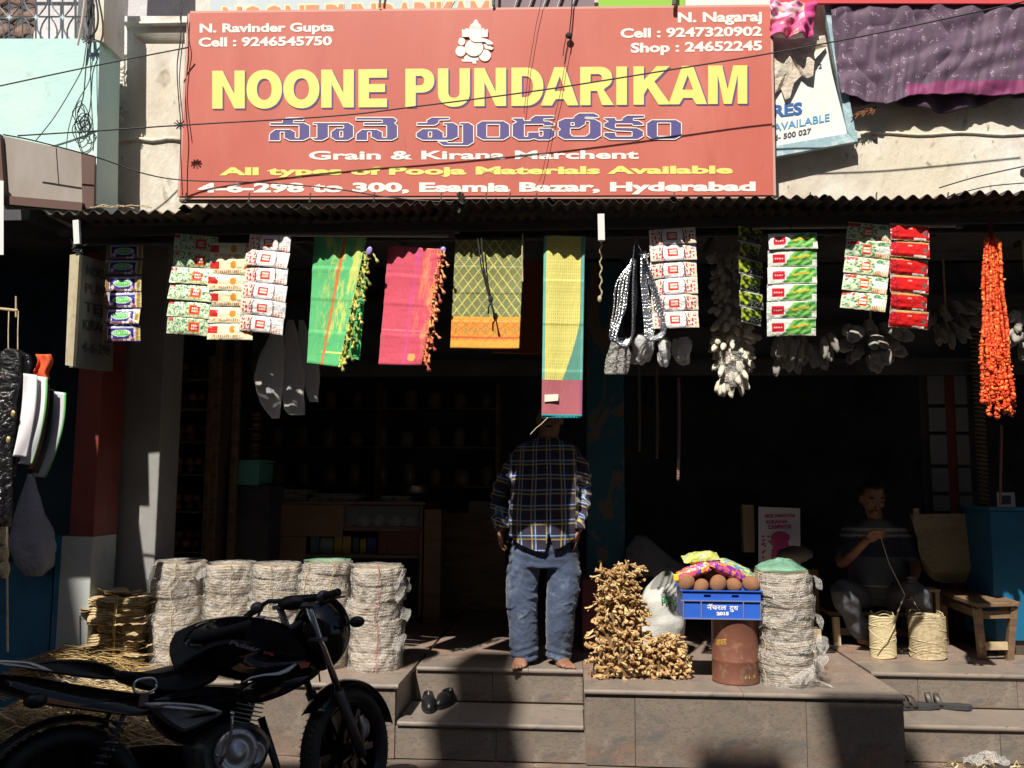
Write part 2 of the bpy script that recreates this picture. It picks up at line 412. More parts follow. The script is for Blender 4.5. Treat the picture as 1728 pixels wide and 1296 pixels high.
b.tube([P(1452+k*24, 226-2*math.sin(k*1.1), YW-.003) for k in range(14)], .010, 6)
b.beam(P(212,42,YW-.01), P(330,41,YW-.01), .05, .018)
b.build('moulding', plaster, fw, smooth=True)
b = MB()
for k in range(34):
    q = P(196+random.gauss(6,6), random.uniform(108,205), YW+.005)
    b.ell(q, (random.uniform(.012,.03), .014, random.uniform(.012,.035)), nu=8, nv=5)
b.build('loose_plaster', plaster, fw, smooth=True)
for (px, py) in ((1477,232),(1726,288)):
    b = MB(); b.tube([P(px,py,YW-.02), P(px,py,YW+.02)], .014, 10); b.build('pipe_stub', steel_d, fw)
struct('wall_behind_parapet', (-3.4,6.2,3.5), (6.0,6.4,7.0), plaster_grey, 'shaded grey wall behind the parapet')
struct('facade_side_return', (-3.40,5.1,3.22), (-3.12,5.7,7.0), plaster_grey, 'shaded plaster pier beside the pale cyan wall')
b = MB()                                           # rubble seen through the slot
for k in range(7):
    p = P(random.uniform(228,310), 76, 5.62); b.beam(p+Vector((-.1,0,random.uniform(-.02,.03))), p+Vector((.12,.1,random.uniform(0,.08))), .05, .03)
tag(b.build('planks', wood_l), 'loose pale planks lying in the wall slot', 'planks')

struct('slot_shade', (-3.1,5.66,3.9), (-2.1,5.70,4.3), darkwall, 'dark sheet added as the shade inside the parapet slot')  # dark sheet stands in for the shade within the slot
# left neighbour upper floor
YC = 4.95
b = MB(); b.prism([(P(a,c,YC).x, P(a,c,YC).z) for a, c in [(-400,66),(133,65),(168,72),(165,180),(162,345),(-400,345)]], lambda x, z, k: (x, YC+k*.25, z), True)
cw = tag(b.build('neighbour_balcony_wall', cyanp), 'pale cyan plastered balcony wall at upper left', 'wall')
b = MB(); b.prism([(P(a,c,YC).x, P(a,c,YC).z) for a, c in [(160,-80),(178,-80),(176,72),(158,66)]], lambda x, z, k: (x, YC-.01+k*.25, z), True)
tag(b.build('balcony_pillar', plaster), 'narrow white pillar at the right end of the balcony grille', 'pillar')
gt = thing('balcony_grille', 'grey iron grille with looped bars and small star rosettes over the cyan wall', 'grille', P(70,66,5.0))
def gp(px, py): return P(px, py, 5.0)
b = MB(); b.tube([gp(-60,29),(gp(158,28))], .006, 6); b.tube([gp(-60,-40), gp(158,-40)], .008, 6); b.build('rail', steel, gt)
for k in range(-2, 7):
    x = 15.5+k*22.5
    b = MB(); b.tube([gp(x,66), gp(x,-40)], .005, 6); b.build('bar', steel, gt)
for k in range(-1, 3):
    x = 15.5+45*k
    for s in (-1, 1):
        b = MB(); b.tube([gp(x+s*(1.5+19*math.sin(min(1,(29-yy)/30)*math.pi/2)), yy) for yy in (28,22,14,4,-10,-40)], .005, 6); b.build('bar', steel, gt)
        b = MB(); b.tube([gp(x+22+s*(2+12*math.sin(min(1,(yy-28)/24)*math.pi/2)), yy) for yy in (28,33,40,50,66)], .005, 6); b.build('bar', steel, gt)
    b = MB()
    st = []
    for j in range(8):
        a = j*math.pi/4; r = 6 if j % 2 == 0 else 2.2
        st.append((x+r*math.cos(a), 29+r*math.sin(a)))
    b.prism(st, lambda px, py, kk: P(px, py, 4.985+.012*kk), True); b.build('rosette', mat('pale_blue_paint', (.45,.60,.72), .5), gt)
tr = thing('tiled_roof', 'weathered brown clay tile roof behind the balcony grille', 'roof', P(70,66,6.0))
tb = MB(); tb.grid(lambda u, v: (Vector((-.16+.32*u, .0, 0))+Vector((0, -.03*math.sin(u*math.pi)-.02*(1-v), -.42*(1-v)+.02*math.sin(u*math.pi)))), 8, 2)
tile_m = mat('clay_roof_tile', (.20,.12,.085), .85, var=[(5,(.09,.06,.05),.42,.6),(14,(.30,.20,.13),.6,.75)], bump=(20,.5,.01))
tile0 = None
for r_ in range(5):
    for c_ in range(9):
        q = P(-60+c_*30+(r_%2)*14, 70-r_*26, 5.6+r_*.12)-WLOC[tr.name]
        if tile0 is None:
            tile0 = tb.build('tile', tile_m, tr, loc=q, local=True, solid=.015, smooth=True)
            tile0.rotation_euler = (R(-40), 0, 0)
        else:
            o = inst(tile0, 'tile', tr, q, (R(-40)+random.uniform(-.05,.05), random.uniform(-.05,.05), random.uniform(-.06,.06)))
            mm = o.modifiers.new('thickness','SOLIDIFY'); mm.thickness = .015
            o.scale = (.42,.8,.55)
tile0.scale = (.42,.8,.55)
struct('neighbour_room_wall', (-6.2,6.6,3.3), (-3.4,6.7,8.0), darkwall, 'dark wall behind the tiled roof')

# slanted sheet valance at far left
b = MB(); q = [P(0,228,4.82), P(158,262,4.90), P(158,352,4.90), P(8,352,4.82)]
vm = mat('stained_grey_sheet', (.34,.30,.27), .8, var=[(3,(.25,.21,.18),.45,.7)], bump=(8,.3,.01), aniso=(1,1,.3))
b.add(q+[p+Vector((0,.02,0)) for p in q], [(3,2,1,0),(4,5,6,7),(0,1,5,4),(1,2,6,5),(2,3,7,6),(3,0,4,7)])
va = thing('sheet_valance', 'slanting grey sheet metal valance with brown end panel at far left', 'awning', P(80,345,4.55))
b.build('sheet', vm, va)
bm_ = mat('brown_enamel', (.10,.045,.035), .6, var=[(18,(.35,.3,.28),.68,.74)])
b = MB(); q = [P(137,258,4.875), P(160,264,4.885), P(158,352,4.885), P(139,352,4.875)]
b.add(q+[p+Vector((0,.015,0)) for p in q], [(3,2,1,0),(4,5,6,7),(0,1,5,4),(1,2,6,5),(2,3,7,6),(3,0,4,7)]); b.build('end_panel', bm_, va)
b = MB(); b.beam(P(6,338,4.80), P(140,350,4.86), .03, .05); b.beam(P(0,228,4.80), P(8,345,4.80), .02, .03); b.build('frame', bm_, va)
b = MB(); b.hexa([P(-60,428,4.75),P(6,430,4.75),P(6,430,4.78),P(-60,428,4.78)], [P(-60,300,4.75),P(6,305,4.75),P(6,305,4.78),P(-60,300,4.78)])
tag(b.build('board', mat('white_board', (.7,.7,.7), .7)), 'edge of a white hanging board at the far left', 'board')

# ---------------------------------------------------------------- corrugated awning
aw = thing('corrugated_awning', 'rusty corrugated iron awning running over the whole shop front', 'awning', (0,4.9,3.1))
YA, ZA = 4.72, 3.115
x = -3.02; pitch = .073
k = 0
while x < 4.4:
    w = pitch*random.choice([9,10,11]); dz = random.uniform(-.008,.012)+.006*(k % 2); dy = random.uniform(-.02,.015)
    ph = random.random()*6; ex = random.uniform(-.006,.006)
    b = MB()
    def cf(u, v, x=x, w=w, dz=dz, dy=dy, ph=ph, ex=ex):
        xx = x+(w+pitch)*u; amp = .0135*(1+.4*nz(xx*2, k))
        return (xx, YA+dy+(.60)*v+.008*nz(xx*4, v*3, k), ZA+dz+ex*u+.05*v+amp*math.sin(2*math.pi*(xx-x)/pitch+ph)+.012*nz(xx*1.7, v, 3))
    b.grid(cf, int(w/pitch+1)*8, 6)
    b.build('corrugated_sheet', rust, aw, smooth=True, solid=.0025)
    x += w; k += 1
for px in (313, 420, 523, 631, 744, 820, 860, 905, 1137, 1367, 1479, 1600):
    b = MB(); p = P(px, 338, 4.86); b.tube([p+Vector((0,0,-.02)), p+Vector((0,0,.03)), p+Vector((.004,.0,.045))], .004, 6); b.ell(p+Vector((0,0,-.01)), (.010,.010,.006), nu=8, nv=5); b.build('hook_bolt', steel_d, aw)
b = MB(); b.beam((-3.05,4.95,3.06),(4.4,4.95,3.06), .04, .05); b.build('front_purlin', steel_d, aw)
b = MB(); b.beam((-3.05,5.22,3.08),(4.4,5.22,3.08), .05, .06); b.build('rear_purlin', steel_d, aw)
for xx in [-2.9+.62*i for i in range(12)]:
    b = MB(); b.beam((xx,5.0,3.01),(xx,5.45,3.035), .03, .04); b.build('rafter', steel_d, aw)
def tubelight(a, c, Y, label):
    p0, p1 = P(*a, Y), P(*c, Y); th = thing('tube_light', label, 'lamp', (p0+p1)/2)
    b = MB(); b.beam(p0, p1, .045, .035); b.build('housing', mat('grey_enamel', (.16,.16,.16), .5), th)
    d = (p1-p0).normalized(); o = Vector((0,-.005,-.035))
    b = MB(); b.tube([p0+d*.06+o, p1-d*.06+o], .013, 10); b.build('tube', mat('unlit_tube', (.35,.35,.35), .3), th)
    for q in (p0+d*.04, p1-d*.04):
        b = MB(); b.box(q+Vector((-.015,-.02,-.05)), q+Vector((.015,.015,-.018))); b.build('holder', mat('grey_enamel'), th)
tubelight((445,386),(775,388), 5.0, 'long unlit tube light under the awning above the green and pink cloths')
tubelight((1250,374),(1630,370), 5.0, 'long unlit tube light under the awning above the sachets at right')
b = MB(); p = P(129,372,4.72); q = P(131,412,4.72); b.beam(p, q, .034, .02)
hg = tag(b.build('hanger_strap', mat('white_painted_wood', (.7,.7,.68), .7)), 'white strap holding the side board at left', 'hanger')
b = MB(); b.beam(P(1014,362,4.72), P(1015,406,4.72), .036, .03)
tag(b.build('switch_box', mat('white_painted_wood')), 'narrow white box hanging under the middle of the awning', 'box')
b = MB(); pts = [P(1015,406,4.73)]
for i in range(24): pts.append(P(1014+2*math.sin(i*1.3), 408+i*4.2, 4.76+.003*i))
b.tube(pts, [.004+.002*(i % 2) for i in range(25)], 6); b.ell(pts[-1], (.012,.012,.02))
tag(b.build('frayed_cord', twinem, smooth=True), 'short frayed cord dangling right of the yellow and teal cloth', 'cord')

# ---------------------------------------------------------------- the red shop sign
sa, sb = P(303,331,5.04), P(1305,329,5.10)
sn = (sb-sa).cross(Vector((0,0,1))).normalized()
if sn.y > 0: sn = -sn
def on_sign(off):
    return lambda px, py: PL(px, py, sa+sn*off, sn)
sign = thing('shop_sign', 'large red shop sign board with yellow and white lettering above the awning', 'sign', (sa+sb)/2)
red_s = mat('red_sign_print', S(184,86,70), .55, var=[(1.2,S(198,108,94),.4,.7),(6,S(178,84,70),.55,.8),(14,S(160,84,72),.64,.8)], aniso=(1,1,.35))
b = MB(); f = on_sign(0); cs = [(303,331),(1305,329),(1299,11),(320,22)]
fr = [f(*q) for q in cs]; bk = [p-sn*.03 for p in fr]
b.add(fr+bk, [(0,1,2,3),(7,6,5,4),(0,4,5,1),(1,5,6,2),(2,6,7,3),(3,7,4,0)]); b.build('panel', red_s, sign)
b = MB()
for i in range(4):
    p, q = fr[i], fr[(i+1) % 4]; b.beam(p-sn*.012, q-sn*.012, .034, .010, up=sn)
b.build('frame', mat('pinkish_tin_edge', (.55,.30,.25), .6), sign)
white_l = mat('white_lettering', (.86,.82,.74), .6); yel = mat('yellow_lettering', (.78,.70,.17), .55); navy = mat('navy_lettering', S(78,68,132), .6)
def line(s, quad, m, lay=.002, off=.035, shear=0, sp=1.0, name='lettering', res=3):
    b = MB(); text_on(b, s, quad, on_sign(lay), off, shear=shear, sp=sp, res=res); return b.build(name, m, sign)
line('N. Ravinder Gupta', (337,55,564,53,15), white_l)
line('Cell : 9246545750', (335,79,560,76.5,15.5), white_l)
line('N. Nagaraj', (1144,38,1286,36,17), white_l)
line('Cell : 9247320902', (1047,64,1286,60.5,16), white_l)
line('Shop : 24652245', (1064.5,89,1286,85,16.5), white_l)
def arc(cx, cy, rx, ry, a0, a1, n=16, p=.82):
    o = []
    for i in range(n+1):
        a = R(a0+(a1-a0)*i/n); c, q = math.cos(a), math.sin(a); o.append((cx+rx*math.copysign(abs(c)**p, c), cy+ry*math.copysign(abs(q)**p, q)))
    return o
def block(ch, w, h, t, th):              # heavy letter, x right, y down, in photo units
    if ch == 'N': return [([(0,0),(t,0),(w-t,h*.62),(w-t,0),(w,0),(w,h),(w-t,h),(t,h*.38),(t,h),(0,h)], [])]
    if ch == 'O': return [(arc(w/2,h/2,w/2,h/2+.8,0,354,40,.94), [arc(w/2,h/2,w/2-t,h/2-th+.5,0,354,32,.94)])]
    if ch == 'E': return [([(0,0),(w,0),(w,th),(t,th),(t,h*.39),(w*.93,h*.39),(w*.93,h*.39+th*.95),(t,h*.39+th*.95),(t,h-th),(w,h-th),(w,h),(0,h)], [])]
    if ch == 'P': return [([(0,0),(w*.55,0)]+arc(w*.55,h*.315,w*.45,h*.315,-85,85,14,.9)+[(w*.55,h*.63),(t,h*.63),(t,h),(0,h)], [[(t,th*.85),(w*.5,th*.85)]+arc(w*.5,h*.315,w*.5-t*.98,h*.315-th*.85,-85,85,10,.9)+[(w*.5,h*.63-th*.85),(t,h*.63-th*.85)]])]
    if ch == 'U': return [([(0,0),(t,0),(t,h*.62)]+arc(w/2,h*.62,w/2-t,h*.38-th,175,5,14,.9)+[(w-t,h*.62),(w-t,0),(w,0),(w,h*.62)]+arc(w/2,h*.62,w/2,h*.39,5,175,18,.9)+[(0,h*.62)], [])]
    if ch == 'D': return [([(0,0),(w*.45,0)]+arc(w*.45,h*.5,w*.55,h*.5,-86,86,22,.92)+[(w*.45,h),(0,h)], [[(t,th),(w*.42,th)]+arc(w*.42,h*.5,w*.58-t,h*.5-th,-85,85,16,.92)+[(w*.42,h-th),(t,h-th)]])]
    if ch == 'A': return [([(w*.355,0),(w*.645,0),(w,h),(w-t*1.05,h),(w-t*1.42,h*.835),(t*1.42,h*.835),(t*1.05,h),(0,h)], [[(w*.5,h*.24),(w*.5+t*.52,h*.62),(w*.5-t*.52,h*.62)]])]
    if ch == 'R': return [([(0,0),(w*.55,0)]+arc(w*.55,h*.29,w*.40,h*.29,-85,60,12,.9)+[(w*.70,h*.60),(w,h),(w-t*1.15,h),(w*.50,h*.63),(t,h*.63),(t,h),(0,h)], [[(t,th*.85),(w*.5,th*.85)]+arc(w*.5,h*.29,w*.45-t*.98,h*.29-th*.85,-85,85,10,.9)+[(w*.5,h*.58-th*.85),(t,h*.58-th*.85)]])]
    if ch == 'I': return [([(0,0),(w,0),(w,h),(0,h)], [])]
    if ch == 'K': return [([(0,0),(t,0),(t,h*.36),(w*.62,0),(w*.97,0),(w*.56,h*.40),(w,h),(w-t*1.2,h),(w*.38,h*.56),(t,h*.74),(t,h),(0,h)], [])]
    if ch == 'M': return [([(0,0),(t*1.35,0),(w*.5,h*.62),(w-t*1.35,0),(w,0),(w,h),(w-t*.92,h),(w-t*.92,h*.24),(w*.5+t*.38,h),(w*.5-t*.38,h),(t*.92,h*.24),(t*.92,h),(0,h)], [])]
LT_ = [('N',358,413),('O',416,476),('O',478,539),('N',542,597),('E',605,653),('P',684,733),('U',739,793),('N',800,854),('D',863,917),('A',913,976),('R',979,1036),('I',1040,1058),('K',1069,1132),('A',1128,1193),('M',1195,1261)]
for (ch, xa, xb) in LT_:
    yb = 183.5-8.5*(xa-358)/903; h_ = 64+1.0*(xa-358)/903
    for (dx, dy, lay, m_, nm) in ((2.6,2.2,.002,navy,'letter_shadow'), (0,0,.004,yel,'letter')):
        b = MB(); fl = on_sign(lay)
        for (pl, hs) in block(ch, xb-xa, h_, 17.5 if ch != 'I' else 18, 14.5):
            b.prism(pl, lambda x, y, k: fl(xa+x+dx, yb-h_+y+dy-.0094*x), False, holes=hs)
        b.build(nm, m_, sign)
line('Grain & Kirana Marchent', (521,269.5,1078,268,14.5), white_l, off=.03)
line('All types of Pooja Materials Available', (370,296,1237,293,13.5), yel, off=.045)
line('4-6-298 to 300, Esamia Bazar, Hyderabad', (334,325,1275,322.5,16), white_l, off=.045)
T1 = lambda L: [(440+x/4.8, 185+y/4.8) for x, y in L]
T2 = lambda L: [(800+x/4.8, 185+y/4.8) for x, y in L]
glyphs = [
 (T1([(75,105),(175,105),(180,85),(215,65),(350,65),(350,88),(268,88),(264,106),(350,106),(398,130),(398,225),(345,250),(235,250),(190,228),(190,182),(158,182),(158,252),(68,252),(72,195),(118,160),(240,160),(280,182),(280,228),(310,228),(310,128),(75,128)]), []),
 (T1([(425,105),(710,105),(752,130),(752,222),(705,250),(608,250),(570,225),(570,180),(612,150),(672,150),(672,128),(548,128),(548,225),(500,250),(440,250),(405,228),(455,228),(455,122),(425,122)]), [T1([(640,175),(665,175),(665,222),(640,222)])]),
 (T1([(770,62),(1075,62),(1102,82),(1102,98),(1085,108),(1108,130),(1108,225),(1065,248),(945,248),(895,222),(895,180),(865,180),(865,250),(770,250),(775,195),(820,160),(940,160),(985,182),(985,225),(1020,225),(1020,128),(835,128),(835,105),(985,105),(985,85),(770,85)]), []),
 (T1([(1265,105),(1345,105),(1345,85),(1385,62),(1530,62),(1530,82),(1445,85),(1440,110),(1405,128),(1265,128)]), []),
 (T1([(1260,190),(1310,155),(1430,155),(1478,185),(1478,222),(1505,222),(1505,125),(1480,125),(1480,105),(1560,105),(1600,130),(1600,222),(1545,248),(1310,248),(1260,222)]), [T1([(1358,180),(1385,180),(1385,222),(1358,222)])]),
 (T1([(1612,105),(1685,105),(1725,130),(1725,265),(1680,292),(1480,292),(1435,262),(1435,255),(1510,255),(1515,268),(1635,268),(1635,125),(1612,125)]), []),
 (T2([(65,92),(240,92),(288,122),(288,215),(240,245),(70,245),(20,215),(20,120)]), [T2([(103,120),(207,120),(207,222),(103,222)])]),
 (T2([(308,68),(400,68),(405,90),(455,88),(455,75),(495,48),(650,48),(650,72),(565,75),(565,92),(605,92),(652,115),(652,130),(565,132),(562,118),(408,120),(408,218),(435,218),(435,182),(528,182),(528,215),(558,215),(558,175),(525,175),(525,150),(620,150),(655,175),(655,215),(610,245),(515,245),(485,235),(450,245),(360,245),(310,215),(310,120),(345,98),(308,80)]), []),
 (T2([(680,95),(735,70),(805,70),(815,50),(850,28),(970,28),(1010,48),(1010,66),(900,60),(900,72),(975,75),(1030,105),(1030,212),(980,242),(730,242),(680,212),(680,175),(700,160),(680,140)]), [T2([(785,105),(812,105),(812,128),(785,128)]), T2([(780,150),(850,150),(900,120),(905,95),(935,95),(935,190),(905,215),(800,215),(780,195)])]),
 (T2([(1052,65),(1145,65),(1150,88),(1200,85),(1200,70),(1240,45),(1380,45),(1380,68),(1290,72),(1290,88),(1330,88),(1372,112),(1372,128),(1290,130),(1280,115),(1145,115),(1145,145),(1320,148),(1372,175),(1372,215),(1325,242),(1100,242),(1052,215),(1052,185),(1145,185),(1150,215),(1280,215),(1280,178),(1145,172),(1100,160),(1052,140),(1052,115),(1085,95),(1052,78)]), []),
 (T2([(1440,82),(1635,82),(1680,108),(1680,210),(1630,240),(1445,240),(1398,210),(1398,110)]), [T2([(1485,108),(1592,108),(1592,215),(1485,215)])]),
]
def outline(mb, loop, w, fn):
    n = len(loop)
    for i in range(n):
        a = Vector(loop[i]); c = Vector(loop[(i+1) % n]); d = (c-a)
        if d.length < .01: continue
        d = d.normalized()*w*.5; nn = Vector((-d.y, d.x))
        q = [a-d+nn, a-d-nn, c+d-nn, c+d+nn]
        mb.add([fn(*k) for k in q], [(0,1,2,3)])
for k, (o_, hs) in enumerate(glyphs):
    b = MB(); f0 = on_sign(.003+.0003*(k % 3)); b.prism(o_, lambda x, y, kk: f0(x, y), False, holes=hs)
    gob = b.build('lettering', navy, sign)
    b = MB()
    for l in [o_]+hs: outline(b, l, 1.5, on_sign(.005))
    b.build('outline', white_l, gob)
# deity emblem: white figure with thin red lines
T3 = lambda L: [(750+x/12.96, 20+y/12.96) for x, y in L]
def circ(cx, cy, rx, ry, n=22): return [(cx+rx*math.cos(2*math.pi*i/n), cy+ry*math.sin(2*math.pi*i/n)) for i in range(n)]
emb = [
 [(430,990),(500,930),(560,950),(610,960),(700,950),(745,950),(745,1062),(690,1070),(702,1130),(622,1130),(608,1090),(388,1086),(372,1040),(440,1042)],
 circ(352,855,112,120), circ(885,950,130,130), circ(376,645,76,88),
 [(850,700),(930,700),(1030,740),(1020,770),(1078,765),(1035,835),(890,800)],
 circ(645,780,203,190),
 [(380,370),(425,392),(470,355),(536,365),(536,546),(385,546)], [(808,360),(850,350),(900,400),(925,368),(950,375),(945,550),(808,550)],
 [(540,360),(548,320),(565,285),(600,250),(640,235),(620,210),(655,203),(650,178),(690,155),(722,178),(718,203),(750,212),(735,238),(780,270),(802,310),(806,360),(804,555),(850,572),(930,590),(1000,625),(1075,682),(1040,712),(945,712),(880,655),(760,660),(650,660),(580,620),(540,560)],
]
b = MB()
for i, e in enumerate(emb):
    fi = on_sign(.003+.0012*i); b.prism(T3(e), lambda x, y, k: fi(x, y), False)
em = b.build('emblem', white_l, sign)
b = MB()
for i, e in enumerate(emb[1:]): outline(b, T3(e), .35, on_sign(.0036+.0012*(i+1)))
for L_ in ([(470,875),(600,820),(700,740),(770,660)], [(600,340),(620,310),(640,340),(680,290),(715,340),(740,310),(755,340)], [(545,365),(800,365)]):
    tt = T3(L_)
    for p, q in zip(tt[:-1], tt[1:]):
        p = Vector(p); q = Vector(q); d = (q-p).normalized(); nn = Vector((-d.y, d.x))*.2
        b.add([on_sign(.0145)(*k) for k in (p+nn, p-nn, q-nn, q+nn)], [(0,1,2,3)])
b.build('outline', mat('faded_pink_line', S(214,150,135), .7), em)

# sign posts and the cord over the sign
b = MB(); f1 = on_sign(.03)
b.tube([f1(966,-5), f1(964,25), f1(961,55)], .004, 6); b.ell(f1(960,60), (.022,.012,.02)); b.tube([f1(957,55), f1(952,78), f1(950,94)], .003, 5); b.tube([f1(962,64),(f1(960,77))], .004, 5)
b.tube([f1(961,70), f1(953,110), f1(945,160), f1(930,220), f1(920,270), f1(913,300), f1(909,307)], .0018, 5)
tag(b.build('knotted_cord', blackrope), 'knotted black cord hanging down the face of the red sign', 'cord')
b = MB(); b.tube([f1(915,-5), f1(905,40), f1(893,110), f1(884,192)], .0018, 5)
tag(b.build('thin_thread', blackrope), 'thin dark thread hanging left of the knotted cord on the sign', 'thread')
b = MB()
for i in range(14):
    a = random.random()*6.28; p = P(777,340,4.75); b.tube([p, p+Vector((.03*math.cos(a), -.02, .05*math.sin(a)))], .004, 5)
b.tube([P(777,326,4.9), P(780,345,4.75), P(774,360,4.73)], .009, 6)
tag(b.build('rag', mat('dark_rag', (.04,.035,.03), .9)), 'dark rag knotted on the awning edge under the sign', 'rag')
b = MB(); b.beam(P(305,337,5.12), P(1300,336,5.18), .04, .035)  # dark bar in place of the shadow cast below the sign
tag(b.build('sign_foot_shade', steel_d), 'dark bar added as shade under the foot of the red sign', 'bar')

# older boards peeping over the sign
def flat(pxs, Y, m, name, label, cat, th=.02):
    b = MB(); q = [P(a, c, Y) for a, c in pxs]; n = len(q)
    b.add(q+[p+Vector((0,th,0)) for p in q], [tuple(range(n)), tuple(range(2*n-1,n-1,-1))]+[(i,(i+1)%n,(i+1)%n+n,i+n) for i in range(n)])
    return tag(b.build(name, m), label, cat)
old = flat([(355,60),(832,50),(832,-60),(355,-60)], 5.12, mat('pale_blue_board', (.50,.58,.62), .7, var=[(4,(.65,.68,.62),.5,.7)]), 'old_sign', 'older pale blue sign with orange letters peeping above the red sign', 'sign')
of = lambda px, py: P(px, py, 5.115)
b = MB(); text_on(b, 'NOONE PUNDARIKAM', (373,62,828,50,52), of, .075); b.build('lettering', mat('cream_lettering', (.85,.72,.40), .7), old)
of2 = lambda px, py: P(px, py, 5.112)
b = MB(); text_on(b, 'NOONE PUNDARIKAM', (376,60,825,49,48), of2, .04); b.build('lettering', mat('orange_lettering', (.80,.26,.14), .7), old)
flat([(832,40),(1003,40),(1003,-60),(832,-60)], 5.15, mat('grey_slats', (.20,.15,.17), .7), 'shutter_panel', 'dark purplish panel above the sign behind a slim post', 'panel')
for i in range(5):
    b = MB(); b.beam(P(868+i*24,14,5.13), P(880+i*24,-20,5.13), .02, .006); tag(b.build('slat', mat('pale_slat', (.45,.42,.45), .7)), ['leftmost','second from left','middle','fourth from left','rightmost'][i]+' pale slanting slat in front of the purplish panel above the sign', 'slat', 'slanting slats above the sign')
flat([(1010,30),(1156,30),(1156,-60),(1010,-60)], 5.13, mat('green_panel', S(140,190,60), .7), 'green_panel', 'bright lime green panel edge above the right half of the sign', 'panel')
flat([(1156,30),(1300,30),(1300,-60),(1156,-60)], 5.14, mat('cream_panel', (.75,.70,.66), .7), 'cream_panel', 'cream panel edge above the right end of the sign', 'panel')
b = MB(); b.beam(P(641,12,5.06), P(643,-60,5.06), .012, .012); b.beam(P(832,10,5.06), P(834,-60,5.06), .014, .012); b.beam(P(1137,8,5.05), P(1139,-60,5.05), .02, .014)
tag(b.build('sign_stays', steel_d), 'dark steel stays rising behind the top edge of the sign', 'stay')
flat([(1270,5),(1800,6),(1800,-60),(1270,-60)], 5.16, mat('pink_banner', S(205,70,75), .7), 'banner', 'pinkish red banner strip above the purple sari', 'banner')

# tilted second board
ta, tb_ = P(1250,275,5.20), P(1440,240,5.22); tn = (tb_-ta).cross(P(1385,0,5.21)-ta).normalized()
if tn.y > 0: tn = -tn
tn = Vector((tn.x, tn.y, 0)).normalized()
def on_t(off): return lambda px, py: PL(px, py, ta+tn*off, tn)
tsg = thing('tilted_sign', 'tilted white board in a blue frame sticking out behind the red sign', 'sign', P(1350,260,5.15))
def slabp(mb, px, fn, back=.02):
    q = [fn(*k) for k in px]; n = len(q)
    mb.add(q+[p-tn*back for p in q], [tuple(range(n)), tuple(range(2*n-1,n-1,-1))]+[(i,(i+1)%n,(i+1)%n+n,i+n) for i in range(n)])
b = MB(); slabp(b, [(1240,262),(1430,226),(1388,60),(1250,80)], on_t(0)); b.build('panel', mat('faded_white_print', (.74,.76,.74), .7, var=[(3,(.80,.74,.62),.5,.7)]), tsg)
frm = mat('flaking_blue_frame', (.30,.45,.50), .8, var=[(16,(.50,.62,.65),.48,.62),(30,(.25,.22,.2),.62,.72)], bump=(40,.5,.005))
b = MB(); slabp(b, [(1240,277),(1447,238),(1447,222),(1240,258)], on_t(.012), .035); b.build('frame_bar', frm, tsg)
b = MB(); slabp(b, [(1384,-30),(1397,-30),(1447,240),(1430,222)], on_t(.014), .035); b.build('frame_bar', frm, tsg)
for s_, qd, c_, o_ in (('RES', (1304,198.6,1354,193,21), S(40,95,160), .04), ('AVAILABLE', (1305,222,1400,204,12.5), S(75,150,195), .01), ('d- 500 027', (1306,237.5,1369,225,9), S(60,60,75), .02), ('2', (1381,116,1387,115,8), S(70,70,80), .02)):
    b = MB(); text_on(b, s_, qd, on_t(.003), o_); b.build('lettering', mat('print_'+s_[:3].strip('- ').lower()+'_ink', c_, .7), tsg)
b = MB(); tp = [(1296,62),(1340,66),(1392,60),(1396,78),(1375,100),(1372,128),(1362,132),(1352,128),(1340,140),(1333,165),(1325,168),(1318,150),(1308,158),(1296,140)]
cx_, cy_ = 1335, 95
ctr = on_t(.03)(cx_, cy_)
pp = [on_t(.010+.035*random.random())(*q) for q in tp]; n = len(pp)
mid = [ctr.lerp(p, .55)+tn*random.uniform(-.01,.03) for p in pp]
b.add([ctr]+mid+pp, [(0,i+1,(i+1)%n+1) for i in range(n)]+[(i+1,n+i+1,n+(i+1)%n+1,(i+1)%n+1) for i in range(n)])
b.build('torn_flap', mat('torn_beige_flex', (.60,.52,.42), .8, var=[(9,(.75,.70,.62),.5,.7)], bump=(22,.8,.02)), tsg, solid=.003)

# washing hung over the parapet
def cloth(name, label, cat, px, Y, colfn, disp, nu=60, nv=40, th=.004, m=None, parent=None, group=None):
    b = MB(); b.grid(sheet(px, Y, disp), nu, nv, colfn)
    o = b.build(name, m or cloth_v, parent, smooth=True, solid=th)
    if parent is None: tag(o, label, cat, group)
    return o
pur = S(84,60,84); mag = S(125,38,92)
random.seed(11)
def sari_disp(u, v):
    p_ = nz(u*13, v*1.2, 6); q_ = nz(u*29+v*3, v*2.2, 11)
    return .030*p_*(.4+.8*v)+.016*q_*(.3+.7*v)+.014*nz(u*6+v*5, v*5, 2)+.012*abs(math.sin(u*21+5*nz(u*3, v*2, 4)+v*4))
def sari_col(u, v):
    if v > .86+.05*nz(u*6, 1) and u > .33: return mag
    k = nz(u*38, v*24, 5)
    if k > .34 and nz(u*150, v*80, 1) > .12 and v > .08: return S(150,130,152)
    return tuple(c*(1+.18*nz(u*14, v*3, 9)) for c in pur)
b = MB()
base = sheet([(1400,2),(1760,2),(1760,160),(1418,160)], [5.19]*4)
def sf(u, v):
    drop = .10*math.sin(min(1,u/.4)*math.pi)**2 if u < .4 else 0
    q = base(u, v); q = q+Vector((0, -sari_disp(u, v), -drop*v*.6)); return q
b.grid(sf, 300, 110, sari_col); sar = b.build('sari', cloth_v, smooth=True, solid=.004); tag(sar, 'long dark purple sari with magenta border hung over the parapet', 'sari')
b = MB()
bs2 = sheet([(1405,4),(1760,4),(1760,168),(1425,180)], [5.235]*4)
